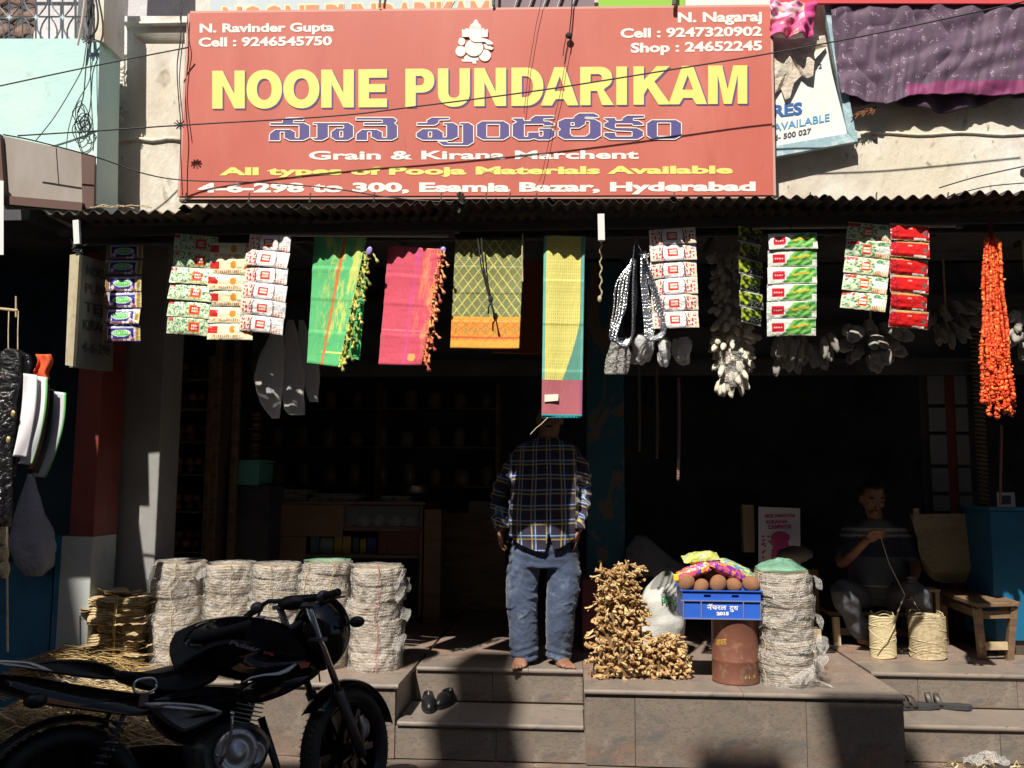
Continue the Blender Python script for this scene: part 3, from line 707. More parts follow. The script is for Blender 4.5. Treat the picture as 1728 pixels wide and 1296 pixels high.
b.grid(lambda u, v: bs2(u, v)+Vector((0,-.02*math.sin(u*33+1),.04*math.sin(u*9)*v-.02*v)), 90, 20, lambda u, v: tuple(c*.8 for c in pur)); b.build('back_fold', cloth_v, sar, smooth=True, solid=.004)
b = MB()
for i in range(60):
    t_ = random.random(); p = P(1480-34*t_, 180+10*t_, 5.20); b.tube([p, p+Vector((random.uniform(-.06,-.01), random.uniform(-.01,.01), random.uniform(-.05,-.01)))], .0025, 4)
tag(b.build('fringe', mat('orange_brown_fringe', (.20,.075,.03), .8)), 'orange brown fringe below the left corner of the purple sari', 'fringe')
def fl_col(u, v):
    k = nz(u*9, v*8, 3); q = nz(u*9+3.1, v*8, 7)
    if u > .75: return S(205,50,130)
    if k > .18: return S(225,90,150)
    if q > .30: return S(235,190,150)
    return S(225,185,205) if v < .5 else S(215,90,140)
cloth('floral_cloth', 'pink floral cloth hung beside the top right corner of the red sign', 'cloth', [(1299,2),(1378,4),(1372,60),(1300,58)], [5.08]*4, fl_col, lambda u, v: .02*math.sin(u*14+v*5)*(.4+v)+.02*nz(u*6, v*5), 50, 40)

# overhead cables
def cable(pts, r, label, name='cable', m=cable_m, cat='cable', group=None):
    b = MB(); v = [P(*q) for q in pts]; out = []
    n = len(v)
    for i in range(n-1):                         # Catmull-Rom
        p0, p1, p2, p3 = v[max(i-1,0)], v[i], v[i+1], v[min(i+2,n-1)]
        for k in range(8):
            t_ = k/8; out.append(.5*((2*p1)+(p2-p0)*t_+(2*p0-5*p1+4*p2-p3)*t_*t_+(3*p1-p0-3*p2+p3)*t_**3))
    out.append(v[-1]); b.tube(out, r, 6); return tag(b.build(name, m, smooth=True), label, cat, group)
cable([(-60,158,4.7),(150,113,4.75),(318,80,4.98)], .0042, 'black cable crossing the cyan wall up to the top left of the sign')
cable([(30,229,4.68),(160,221,4.7),(310,211,4.8),(560,196,4.85),(700,180,4.85),(900,154,4.85),(1080,126,4.85),(1300,90,4.85),(1500,52,4.8),(1740,0,4.75)], .0042, 'long black cable running across the whole sign and the purple sari')
cable([(5,227,4.4),(60,238,4.5),(165,266,4.7),(240,292,4.8),(310,304,4.85),(440,308,4.85),(560,318,4.85),(650,332,4.82),(730,340,4.8),(778,341,4.78)], .0038, 'sagging black cable drooping to the awning edge below the sign')
cable([(306,-10,5.0),(305,60,4.97),(299,110,4.97),(301,160,4.97),(305,210,4.97),(305,260,4.98),(308,330,5.0)], .0035, 'dark wire running down the left edge of the red sign')
cable([(309,10,4.98),(304,30,4.96),(310,60,4.97),(306,90,4.97),(303,140,4.97),(309,205,4.96)], .003, 'second dark wire twisted beside the left edge of the sign')
b = MB()
for i in range(10):
    a = i*.7; p = P(304,211,4.9); b.tube([p, p+Vector((.035*math.cos(a), -.01, .03*math.sin(a)))], .004, 4)
tag(b.build('wire_knot', blackrope), 'spiky knot of wire at the left edge of the sign', 'knot')
cable([(158,-20,4.9),(165,20,4.9),(163,48,4.9),(150,66,4.9)], .006, 'thick black cable curving past the white balcony pillar')
cable([(150,66,4.88),(146,100,4.9),(143,140,4.9),(140,165,4.9),(132,190,4.9)], .0035, 'cable hanging down the cyan wall from the grille corner')
cable([(153,66,4.9),(153,110,4.9),(154,170,4.9),(158,230,4.9),(157,255,4.9)], .0028, 'outermost of the cables hanging down the cyan wall')
cable([(147,66,4.9),(143,95,4.9),(138,118,4.9),(115,160,4.9),(90,200,4.85),(60,238,4.7)], .0028, 'cable slanting down left across the cyan wall')
b = MB()
for j in range(7):
    c = (137+random.uniform(-4,6), 215+random.uniform(-28,22)); rx = random.uniform(7,13); ry = random.uniform(14,30); ph = random.random()
    b.tube([P(c[0]+rx*math.cos(2*math.pi*i/20)+ph*2*math.sin(i), c[1]+ry*math.sin(2*math.pi*i/20), 4.9+.004*j+.01*math.sin(i*.3)) for i in range(21)], .0028, 5)
tag(b.build('cable_coil', cable_m, smooth=True), 'tangled coil of thin cable hanging on the cyan wall', 'cable coil')
b = MB()
for j in range(10):
    b.tube([P(random.uniform(144,156), -20, 4.93), P(random.uniform(142,158), 30, 4.93), P(150+random.uniform(-3,3), 66, 4.9)], .003, 5)
for i in range(10): a = i*.63; b.tube([P(150,68,4.9), P(150,68,4.9)+Vector((.04*math.cos(a),-.01,.03*math.sin(a)))], .004, 4)
tag(b.build('cable_bundle', cable_m), 'bundle of dark cables tied at the corner of the balcony grille', 'cable bundle')
b = MB(); b.tube([P(146,-20,4.88), P(138,40,4.88), P(131,76,4.88)], .007, 6)
tag(b.build('slim_pipe', mat('pale_pipe', (.6,.5,.45), .6)), 'slim pale pipe leaning in front of the balcony grille', 'pipe')
cable([(1585,317,4.8),(1650,298,4.8),(1740,278,4.75)], .0035, 'short cable rising from the awning at the right edge')
cable([(1600,332,4.8),(1665,315,4.8),(1740,308,4.75)], .003, 'thin wire lying on the awning at the right edge')
b = MB()
for j in range(24):
    cx = random.choice([345,380,405]); 
    p = P(random.uniform(1325,1372) if j < 10 else random.uniform(185,228), 337 if j < 10 else 349, 4.78); a = random.random()*3.1
    b.tube([p, p+Vector((.07*math.cos(a), random.uniform(-.02,.02), .012*math.sin(a))), p+Vector((.12*math.cos(a), random.uniform(-.03,.03), -.004))], .003, 4)
tag(b.build('dry_twigs', twinem), 'dry grass and twigs caught on the awning sheets', 'debris', kind='stuff')

# building across the street (its roofline shades the street and the motorcycle)
ob = thing('opposite_building', 'plain building across the street behind the viewer', 'building', (0,-6.5,0))
opm = mat('opposite_plaster', (.22,.20,.18), .9, var=[(1,(.25,.22,.2),.45,.7)])
def roof_z(gY): return (gY+4)/SY
def shx(gx, z): return gx-SX*z
zr = roof_z(5.16); random.seed(1)
b = MB(); b.box((-16,-9,0),(12,-4,zr)); b.build('wall', opm, ob)
def roofbox(gx0, gx1, gy1, nm='roof_structure', gx0t=None, gx1t=None):
    z = roof_z(gy1); a0 = shx(gx0, zr); a1 = shx(gx1, zr); t0 = shx(gx0t if gx0t is not None else gx0, z); t1 = shx(gx1t if gx1t is not None else gx1, z)
    b = MB(); b.hexa([(a0,-4.01,zr-.2),(a1,-4.01,zr-.2),(a1,-4.6,zr-.2),(a0,-4.6,zr-.2)], [(t0,-4.01,z),(t1,-4.01,z),(t1,-4.6,z),(t0,-4.6,z)]); b.build(nm, opm, ob)
roofbox(-.82,-.22,6.62,'roof_tank',-.62,-.28)
roofbox(1.46,2.02,5.62)
roofbox(-6.5,-2.90,8.6,'shade_tower')  # unseen tower added to hold the neighbour shop in shade
roofbox(.70,1.20,5.36)
def lerp3(a, c, t_): t_ = max(0, min(1, t_)); return tuple(x+(y-x)*t_ for x, y in zip(a, c))
# ---------------------------------------------------------------- hanging goods
random.seed(21)
YH = 4.93
# hanging rods that carry the goods
b = MB(); b.tube([Vector((-2.95,4.95,2.985)), Vector((4.3,4.95,2.985))], .009, 8)
tag(b.build('hanging_rod', steel_d), 'thin dark rod under the awning that carries the hanging goods', 'rod')

# sachet kinds: print is a colour per small face on the pillow shaped packet
def pk_blue(u, v):
    if v < .06 or v > .93: return S(45,40,120)
    if u < .13: return S(150,120,80)
    if u > .86: return S(225,205,130) if abs(u-.93) > .035 else S(170,140,90)
    if v > .80: return S(230,225,215) if (.55 < u < .78 and int(u*40) % 5) else S(150,115,85)
    if v < .16: return S(205,205,225)
    dx = min(u-.13, .86-u)
    if dx < .025 or (dx+abs(v-.48)*-.14) < -.04: return S(215,215,235)
    e = ((u-.50)/.25)**2+((v-.45)/.20)**2
    if e < .75: return S(120,215,120) if not (abs(v-.45) < .07 and int(u*60) % 3 == 0) else S(225,250,215)
    if e < 1.15: return S(215,240,220)
    if ((u-.22)/.05)**2+((v-.66)/.12)**2 < 1: return S(245,215,225)
    if .70 < u < .80 and v > .5+abs(u-.75)*5: return S(225,170,180)
    return S(62,52,150)
def pk_jas(u, v):
    if v < .05 or v > .93: return S(235,235,190)
    if u < .14 and v < .26: return S(200,70,70)
    if .50 < u < .77 and .22 < v < .82:
        if .53 < u < .74 and .28 < v < .76:
            if (abs(v-.42) < .06 or abs(v-.60) < .06) and .56 < u < .71 and int(u*70) % 3: return S(250,235,220)
            return S(205,40,35)
        return S(225,130,60)
    k = nz(u*34, v*12, 1.5)
    return lerp3(S(212,232,196), S(96,146,108), (k-.02)*4)
def pk_jasr(u, v):
    if u > .66 and v > .72: return S(200,140,90) if int(u*50) % 2 else S(235,220,190)
    if u > .68 and .30 < v: return S(232,236,228)
    if .38 < u < .58 and .22 < v < .80:
        if .40 < u < .56 and .28 < v < .74:
            if abs(v-.42) < .06 or abs(v-.60) < .06: return S(250,235,220)
            return S(205,40,35)
        return S(225,130,60)
    return pk_jas(u*.48, v)
def pk_cream(u, v):
    if v > .88 or v < .05: return S(235,230,190)
    if u < .22 and .18 < v < .62: return S(205,50,45)
    if v > .70: return S(215,120,90) if int(u*44) % 2 and .12 < u < .75 else S(235,235,200)
    if ((u-.55)/.07)**2+((v-.38)/.24)**2 < 1: return S(225,150,60)
    if u > .80: return S(235,130,45) if nz(u*20, v*9) > -.12 else S(245,220,150)
    return S(245,240,200) if nz(u*10, v*6, 2) > -.1 else S(225,232,190)
def pk_white(sym):
    def f(u, v):
        if v < .05 or v > .94: return S(235,215,220)
        e = abs(u-.50)-.19-.05*math.cos((v-.5)*3)
        if abs(e) < .012: return S(110,100,100)
        if e < 0:
            if .38 < u < .60 and .24 < v < .76:
                if (abs(v-.40) < .05 or abs(v-.58) < .06) and .42 < u < .57: return S(250,225,215)
                return S(220,70,50)
            return S(250,250,248)
        uu = u if u < .5 else 1-u
        if u > .5 and not sym:
            if v > .62 and .70 < u < .94: return S(225,130,95) if int(u*34) % 2 and int(v*17) % 2 else S(248,240,235)
            return S(215,215,220) if (.25 < v < .5 and int(v*30) % 2) else S(250,246,246)
        k = nz(uu*26, v*9, 7)-.5*(abs(uu-.16) > .11)-.3*(v < .2 or v > .86)
        if k > .22: return S(190,45,110)
        if k > .05: return S(205,50,70) if nz(uu*50, v*18) > 0 else S(235,160,90)
        if -.4 < k < -.22 and uu < .28: return S(240,215,120)
        return S(250,240,240)
    return f
def pk_dark(u, v):
    if v < .07 or v > .93: return S(205,210,200)
    k = nz(u*6, v*4, 3)
    if v > .55 and u > .35: return S(22,28,24) if nz(u*30, v*12) < .25 else S(140,150,150)
    return lerp3(S(24,66,30), S(205,215,60), (k+.12)*2.2)
def pk_green(u, v):
    if v < .05 or v > .93: return S(225,235,215)
    if .10 < u < .35 and .26 < v < .76:
        if (abs(v-.5) < .06) and .14 < u < .31 and int(u*70) % 3: return S(250,200,190)
        return S(205,35,55)
    if .08 < u < .37 and .22 < v < .80: return S(235,225,215)
    if u < .42-.28*(v-.5): return S(232,238,228)
    t = u*.9+v*.42+.04*math.sin(u*9)
    w = math.sin(t*26+nz(u*4, v*3)*3)
    if u > .9 and v > .6: return S(225,225,215)
    g_ = lerp3(S(52,140,60), S(150,205,110), .5+.5*w)
    if abs((u-.66)*.5+(v-.42)) < .06 and .5 < u < .85: return S(215,180,60)
    return g_
def pk_red(u, v):
    if v < .12: return S(200,160,105)
    if v > .95: return S(200,160,105)
    if v > .84 and .58 < u < .9: return S(235,215,210)
    if v > .80: return S(140,20,25)
    if ((u-.88)/.05)**2+((v-.55)/.17)**2 < 1: return S(110,105,95)
    if u < .20: return S(165,30,45) if nz(u*20, v*8, 3) > 0 else S(210,45,50)
    if abs(u-.5) < .05 and .24 < v < .34: return S(245,180,160)
    return S(222,38,38)
sachet_cache = {}
def sachet_strip(name, label, kind, top, bot, Yt, Yb, n, wpx, yawv=0.0):
    """vertical strip of n joined sachets between two top corners and two bottom corners"""
    TL, TR = P(*top[0], Yt[0]), P(*top[1], Yt[1]); BL, BR = P(*bot[0], Yb[0]), P(*bot[1], Yb[1])
    root = thing(name, label, 'sachet strip', (TL+TR)/2, 0, 'strips of sachets hanging under the awning')
    W = (TR-TL).length; H = ((BL-TL).length+(BR-TR).length)/2; h = H/n
    ux = ((TR-TL)+(BR-BL)).normalized(); dz_ = ((BL-TL)+(BR-TR)).normalized(); uz = -(dz_-ux*dz_.dot(ux)).normalized(); uy = uz.cross(ux)
    M = Matrix((ux, uy, uz)).transposed()
    me0 = None
    fn = {'blue':pk_blue,'jas':pk_jas,'jasr':pk_jasr,'cream':pk_cream,'white':pk_white(False),'white2':pk_white(True),'dark':pk_dark,'green':pk_green,'red':pk_red}[kind]
    for vi in range(2):
        mb = MB()
        sd = vi*7.7
        def q(u, v, s=1):
            puff = .008*(math.sin(math.pi*min(1,max(0,u*1.02)))**.35)*(math.sin(math.pi*v)**.5) if 0 < u < 1 and 0 < v < 1 else 0
            return (W*(u-.5), -s*puff-.0035*nz(u*7, v*4, sd+1)-.0018*nz(u*20, v*12, sd)+.0012*math.sin(u*90)*max(0, 1-u*9), -h*v*.985)
        mb.grid(lambda u, v: q(u, v), 72, 24, fn)
        mb.grid(lambda u, v: q(1-u, v, -1), 6, 4, lambda u, v: S(200,200,200))
        o = mb.build('sachet', printed, root, local=True, smooth=True)
        me0 = me0 or []
        me0.append(o)
    prng = random.Random(sum(map(ord, label)))
    first = me0[0]; second = me0[1]
    c_top = (TL+TR)/2
    for i in range(n):
        src = me0[i % 2]
        pos = c_top+dz_*h*i
        if i < 2: o = src
        else: o = inst(src, 'sachet', root, (0,0,0))
        E_ = (M.to_4x4() @ Euler((prng.uniform(-.16,.20), prng.uniform(-.018,.018), prng.uniform(-.10,.10))).to_matrix().to_4x4())
        o.location = pos-WLOC[root.name]; o.rotation_euler = E_.to_euler()
    # hook string
    mb = MB(); mb.tube([c_top+Vector((0,.0,0)), c_top+Vector((.0,.01,.06)), Vector((c_top.x, 4.95, 2.985))], .002, 5)
    mb.build('string', cable_m, root)
    return root
sachet_strip('sachet_strip', 'strip of six dark blue sachets with green ovals hanging beside the side board', 'blue', ((180,412),(241,411)), ((174,578),(234,577)), (5.015,5.015), (4.985,4.985), 6, 0)
sachet_strip('sachet_strip', 'leftmost strip of pale green leafy sachets with red labels', 'jas', ((297,396),(367,398)), ((282,562),(352,568)), (4.935,4.915), (4.915,4.895), 6, 0)
sachet_strip('sachet_strip', 'cream and orange sachet strip between the pale green and the white strip at left', 'cream', ((354,410),(430,410)), ((351,572),(428,576)), (4.905,4.905), (4.905,4.905), 6, 0)
sachet_strip('sachet_strip', 'white and pink flowered sachet strip left of the green silk cloth, foot swung left', 'white', ((420,393),(493,400)), ((404,558),(475,565)), (4.875,4.835), (4.875,4.835), 6, 0)
sachet_strip('sachet_strip', 'white flowered sachet strip beside the silver tinsel ropes', 'white2', ((1095,387),(1173,384)), ((1100,556),(1180,553)), (4.875,4.875), (4.875,4.875), 6, 0)
sachet_strip('sachet_strip', 'narrow dark green and yellow sachet strip turned sideways beside the hanging wick packs', 'dark', ((1248,378),(1284,392)), ((1248,545),(1287,551)), (4.925,5.055), (4.925,5.055), 6, 0)
sachet_strip('sachet_strip', 'bright green swirled sachet strip with red labels, right of the dark green strip', 'green', ((1296,394),(1378,393)), ((1294,567),(1376,567)), (4.875,4.875), (4.875,4.875), 6, 0)
sachet_strip('sachet_strip', 'pale leafy sachet strip with red labels, left of the red strip', 'jasr', ((1431,375),(1507,380)), ((1414,519),(1500,528)), (4.915,4.865), (4.915,4.865), 5, 0)
sachet_strip('sachet_strip', 'bright red sachet strip with tan borders', 'red', ((1503,376),(1566,381)), ((1502,551),(1567,557)), (4.835,4.875), (4.835,4.875), 6, 0)

# folded silk cloths
def gold(u, v, a, b_): return nz(u*a, v*b_, 4)+.5*nz(u*a*3, v*b_*3, 2)+.45*nz(u*a*11, v*b_*9, 8)
def c_green(u, v):
    s = .62-.02*v
    if abs(u-(.60-.16*v)) < .035: return S(205,120,55)
    if .885 < v < .90 and u > .4: return S(225,225,110)
    k = gold(u, v, 5, 4)
    m_ = min(1, max(0, (u-.12)*5))*(1 if v < .86 else .3)*(.55+.45*min(1, max(0, (u-.3)*3)))
    return lerp3(S(84,186,116) if nz(u*3, v*30) > -.3 else S(76,176,108), S(202,208,104), (k+.05)*2.2*m_)
def c_pink(u, v):
    k = gold(u, v, 6, 4)
    if abs(u-.55-.02*math.sin(v*9)) < .035 and nz(u*60, v*6) > -.2: return S(205,70,130)
    if ((u-.72)/.09)**2+((v-.93)/.035)**2 < 1: return S(235,160,90)
    if .705 < v < .712: return S(240,110,120)
    c0_ = S(204,72,96) if nz(u*2, v*40) > -.2 else S(196,66,92)
    return lerp3(c0_, S(238,150,90), (k+.02)*1.8*max(0, (u-.5)*2.1) if v < .78 else (k-.1)*1.2*max(0,(u-.6)))
def c_olive(u, v):
    if v > .71:
        if v > .925 or v < .735: return S(230,160,50)
        if abs(v-.90) < .008: return S(200,90,35)
        k = abs(((u*7) % 1)-.5)+abs(((v-.735)/.19)-.5)
        if k < .14: return S(150,150,80)
        if abs(((u*7+v*14) % 1)-.5) < .06 or abs(((u*7-v*14) % 1)-.5) < .06: return S(210,110,40)
        return S(228,150,48)
    a = (u*7+v*8.5) % 1; c = (u*7-v*8.5) % 1
    if min(a, 1-a) < .055 or min(c, 1-c) < .055: return S(205,195,95)
    if abs(a-.5)+abs(c-.5) < .12: return S(120,130,85)
    return S(112,118,72) if int(v*120) % 2 else S(124,130,80)
def c_teal(u, v):
    e = .92 if v < .45 else .92-.42*((v-.45)/.35)**1.4 if v < .80 else .5
    if v > .985: return S(35,160,170)
    if v > .80:
        k = 1 if int(u*60) % 2 else .9
        return S(170,90,100, k) if u < .94 else S(150,75,110)
    if u < .07: return S(105,175,155)
    if u > .93: return S(90,160,150)
    if u > e: return S(80,140,125)
    if int(v*110) % 2 == 0 and int(u*40) % 2 == 0: return S(180,170,80)
    return S(214,206,112)
def silk(name, label, px, Y, colfn, n=(60,80), depth=.022, tassels=None, tcols=None, dz=None):
    root = thing(name, label, 'cloth', (P(*px[0], Y[0])+P(*px[1], Y[1]))/2, 0, 'folded silk cloths hanging at the shop front')
    f = sheet(px, Y, lambda u, v: .006*math.sin(u*5+v*2)+.006*nz(u*3, v*2, Y[0]*9)+.0015*nz(u*30, v*20)+(.004 if int(v*4) % 2 else 0)*(1-abs(math.sin(v*4*math.pi)))*1.0)
    b = MB(); b.grid(f, n[0], n[1], colfn); b.build('front_fold', cloth_v, root, smooth=True, solid=.003)
    g_ = sheet([(px[0][0]+3,px[0][1]+1),(px[1][0]+1,px[1][1]+1),(px[2][0]+1,px[2][1]-3),(px[3][0]+4,px[3][1]-3)], [y+depth for y in Y])
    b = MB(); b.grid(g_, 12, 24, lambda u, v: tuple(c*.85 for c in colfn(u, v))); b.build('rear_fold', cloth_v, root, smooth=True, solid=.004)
    b = MB(); c0 = P(px[0][0]+6, px[0][1]+2, Y[0]+.01); c1 = P(px[1][0]-6, px[1][1]+2, Y[1]+.01)
    b.tube([c0, Vector((c0.x, 4.925, 2.985))], .0022, 5); b.tube([c1, Vector((c1.x, 4.925, 2.985))], .0022, 5); b.build('string', cable_m, root)
    return root
def tassels(root, x0, y0, x1, y1, Y0, Y1, n, cols, spread=7):
    rr = random.Random(int(x0))
    for i in range(n):
        t_ = i/(n-1); x = x0+(x1-x0)*t_+rr.uniform(-2,3); y = y0+(y1-y0)*t_+rr.uniform(-3,3); Y = Y0+(Y1-Y0)*t_
        for side in (0, 1):
            b = MB(); c = rr.choice(cols); a = P(x+side*rr.uniform(2,spread), y, Y-.012-.01*rr.random())
            d = Vector((rr.uniform(-.012,.03), rr.uniform(-.012,.004), -rr.uniform(.03,.055)))
            b.tube([a, a+d*.25, a+d*.45, a+d*.8, a+d], [.002,.007,.0035,.009,.011], 6, col=c)
            b.tube([P(x-4, y-3, Y-.006), a, P(x-3, y+5, Y-.006)], .0022, 4, col=cols[0])
            b.build('tassel', cloth_v, root, smooth=True)
        if i % 2 == 0:
            b = MB(); c = cols[1]; p0 = P(x-5, y, Y-.008); p1 = P(x-4, y+14, Y-.008); p2 = P(x+8, y+8, Y-.016)
            b.add([p0, p1, p2, p0+Vector((0,.004,0)), p1+Vector((0,.004,0)), p2+Vector((0,.004,0))], [(0,1,2),(5,4,3),(0,3,4,1),(1,4,5,2),(2,5,3,0)], c); b.build('fringe_knot', cloth_v, root)
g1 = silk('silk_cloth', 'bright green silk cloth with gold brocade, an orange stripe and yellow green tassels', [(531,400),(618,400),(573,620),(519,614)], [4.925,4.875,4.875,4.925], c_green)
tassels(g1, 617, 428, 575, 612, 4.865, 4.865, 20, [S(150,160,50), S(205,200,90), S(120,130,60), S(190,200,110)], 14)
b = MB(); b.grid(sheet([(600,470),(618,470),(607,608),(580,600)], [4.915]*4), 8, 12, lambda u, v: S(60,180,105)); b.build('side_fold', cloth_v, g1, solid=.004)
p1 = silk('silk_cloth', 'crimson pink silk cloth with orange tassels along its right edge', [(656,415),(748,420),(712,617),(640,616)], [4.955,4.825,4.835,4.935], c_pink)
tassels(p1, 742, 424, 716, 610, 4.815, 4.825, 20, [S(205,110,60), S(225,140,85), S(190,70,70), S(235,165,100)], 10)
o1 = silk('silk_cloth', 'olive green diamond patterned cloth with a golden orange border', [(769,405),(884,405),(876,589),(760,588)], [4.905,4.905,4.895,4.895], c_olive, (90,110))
b = MB()
b.tube([P(806,400,4.845), P(812,450,4.845), P(822,490,4.845), P(829,510,4.835)], .004, 6); b.tube([P(812,400,4.845), P(816,450,4.845), P(824,490,4.845), P(829,512,4.835)], .004, 6)
b.ell(P(828,505,4.835), (.014,.008,.02)); b.tube([P(829,510,4.835), P(832,525,4.835), P(835,539,4.835)], [.005,.004,.008], 6); b.tube([P(828,510,4.835), P(824,520,4.835), P(824,530,4.835)], .005, 6)
tag(b.build('cord', blackrope, smooth=True), 'black doubled cord with a knot hanging in front of the olive cloth', 'cord')
b = MB(); b.tube([P(882,395,4.875), P(881,430,4.875), P(882,475,4.875)], .004, 6)
tag(b.build('cord', twinem), 'short pale cord at the right edge of the olive cloth', 'cord')
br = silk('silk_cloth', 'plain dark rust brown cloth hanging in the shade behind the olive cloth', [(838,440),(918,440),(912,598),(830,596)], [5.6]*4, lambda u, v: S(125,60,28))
t1 = silk('silk_cloth', 'long pale yellow and teal cloth with dusty pink border before the standing man', [(918,398),(987,398),(982,704),(914,703)], [4.905,4.905,4.895,4.895], c_teal, (60,150))
b = MB(); q0 = [P(919,666,4.88),P(942,665,4.88),P(942,676,4.88),P(919,678,4.88)]; b.add(q0+[p+Vector((0,.003,0)) for p in q0], [(3,2,1,0),(4,5,6,7),(0,1,5,4),(1,2,6,5),(2,3,7,6),(3,0,4,7)])
b.build('price_tag', mat('cream_paper', (.80,.75,.62), .8), t1)
b = MB()
for i in range(34): p = P(915+i*1.98, 702, 4.895); b.tube([p, p+Vector((random.uniform(-.003,.003), 0, -.010))], .0025, 4)
b.build('fringe', mat('turquoise_thread', S(35,160,170), .8), t1)
b = MB(); b.tube([P(895,733,4.875), P(905,722,4.875), P(913,716,4.875), P(925,704,4.895)], .0022, 5)
tag(b.build('thread', twinem), 'thin pale thread trailing from the foot of the yellow and teal cloth', 'thread')
for (px, py, Y) in ((623,423,4.835),(747,423,4.805)):
    b = MB(); c = P(px, py, Y); b.ell(c, (.017,.004,.024), Matrix.Rotation(R(20), 3, 'Y')); o = b.build('hanger_tag', mat('lilac_plastic', S(150,135,205), .4), smooth=True)
    tag(o, 'lilac plastic hanger tag on the top corner of the ' + ('green' if px < 700 else 'pink') + ' silk cloth', 'tag', 'lilac hanger tags')

# silver tinsel ropes
sv = thing('tinsel_garland', 'bunch of silver twisted tinsel ropes looped in front of the white sachets', 'garland', P(1072,430,4.875))
def tinsel(pts, r=.0062):
    v = [Vector(p) for p in pts]; out = []
    for i in range(len(v)-1):
        p0, p1, p2, p3 = v[max(i-1,0)], v[i], v[i+1], v[min(i+2,len(v)-1)]
        L_ = max(3, int((p2-p1).length/.006))
        for k in range(L_):
            t_ = k/L_; out.append(.5*((2*p1)+(p2-p0)*t_+(2*p0-5*p1+4*p2-p3)*t_*t_+(3*p1-p0-3*p2+p3)*t_**3))
    b = MB(); b.tube(out, [r*(.70+.35*abs(math.sin(i*1.13+.6*math.sin(i*.37)))) for i in range(len(out))], 7); b.build('tinsel_rope', foil, sv)
for i in range(7):
    k = i/6; d = 4.83+.012*i
    tinsel([P(1066+i,437,d), P(1058-16*k+5*(i%2),475,d), P(1052-16*k+6*(i%2),520,d), P(1044-13*k,552,d), P(1038-8*k+(i%3)*3,572,d), P(1047-4*k,583-6*k,d), P(1058,584-9*k,d), P(1066+2*k,570-6*k,d), P(1068+3*k,540,d), P(1068+6*k,500,d), P(1069+4*k,465,d), P(1071+i*.5,438,d)])
for i in range(6):
    k = i/5; d = 4.81+.012*i
    tinsel([P(1083+i,430,d), P(1082+8*k,470,d), P(1086+12*k,520,d), P(1088+16*k,552,d), P(1090+12*k,570-5*k,d), P(1104+4*k,574-8*k,d), P(1120-3*k,566-8*k,d), P(1122-9*k,548,d), P(1113-10*k,505,d), P(1100-7*k,465,d), P(1088,430,d)])
b = MB()
for i in range(12):
    a = random.random()*6.28; p = P(1087,430,4.815); b.tube([p, p+Vector((.03*math.cos(a),-.006,.02*math.sin(a)))], .004, 4)
b.tube([P(1068,438,4.855), P(1070,415,4.875), P(1075,400,4.905)], .004, 5); b.tube([P(1086,430,4.835), P(1078,415,4.875), P(1075,400,4.905)], .003, 5)
b.build('knot', foil, sv)

cotton2 = mat('shade_dimmed_cotton', (.33,.31,.28), .9, var=[(20,(.18,.16,.14),.5,.7)])  # darker copy of the wick cotton, with shade put into its colour
# cotton wick packs: column of white pods
def pods(name, label, cat, x0, x1, y0, y1, Y0, Y1, n, rx, rl, m, mouth=0, dirn='down', group=None, seed=1, part='wick_pack', th=False):
    rr = random.Random(seed); top = P((x0+x1)/2, y0, (Y0+Y1)/2)
    root = thing(name, label, cat, top, 0, group)
    pr = []
    for vi in range(3):
        b = MB(); ln_ = rl*(.85+.15*vi)
        b.ell((0,0,-ln_), (rx*(1+.1*vi), rx*.8, ln_), nu=10, nv=8, fn=lambda q, vi=vi: 1+.30*nz(q.x*2.6, q.y*2.6, q.z*2.6+vi*5))
        b.add([(-rx*.8,0,-.0),(rx*.8,0,-.0),(rx*.25,.004,-ln_*.35),(-rx*.25,.004,-ln_*.35)], [(0,1,2,3),(3,2,1,0)])
        pr.append(b)
    objs = []
    for i in range(n):
        t_ = (i+.5)/n; py = y0+(y1-y0)*t_; px = x0+(x1-x0)*rr.random(); Y = Y0+(Y1-Y0)*rr.random()
        if dirn == 'down':
            bottom = max(0, (t_-.72)/.28)
            cx = (x0+x1)/2; px = cx+(px-cx)*(1-.45*bottom)
            ang = (px-cx)/(x1-x0)*1.9*(1-.5*bottom); pitch_ = -.7+.5*bottom+rr.uniform(-.2,.2)
        else:
            ang = (px-(x0+x1)/2)/(x1-x0)*.7; pitch_ = rr.uniform(-.25,.1)
        loc = P(px, py, Y)-WLOC[root.name]
        if i < 3: o = pr[i].build(part, m, root, local=True, smooth=True); objs.append(o)
        else: o = inst(objs[i % 3], part, root, (0,0,0))
        o.location = loc; o.rotation_euler = (pitch_, -ang+rr.uniform(-.3,.3), rr.uniform(-.3,.3)); k = rr.uniform(.85,1.15); o.scale = (k,k,k)
    if n > 100:
        c_ = P((x0+x1)/2, y0+20, (Y0+Y1)/2); e_ = P((x0+x1)/2, y1-8, (Y0+Y1)/2); b = MB(); b.tube([c_, c_.lerp(e_,.5), e_], [.07,.085,.06], 12); b.build('core', cotton2, root, smooth=True)
    b = MB(); b.tube([top+Vector((0,.02,-.1)), top+Vector((0,.02,.0)), Vector((top.x, top.y+.02, 3.05))], .006, 6); b.build('string', twinem, root)
    return root
cotton2 = MATS.get('shade_dimmed_cotton') or mat('shade_dimmed_cotton', (.24,.22,.20), .9, var=[(20,(.18,.16,.14),.5,.7)])
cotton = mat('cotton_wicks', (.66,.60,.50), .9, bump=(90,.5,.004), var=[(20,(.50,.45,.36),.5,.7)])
pods('wick_packs', 'long column of small white cotton wick packs, its lowest part in the sun', 'wick packs', 1207,1264, 425,652, 5.28,5.48, 300, .016,.036, cotton, seed=5)
b = MB()
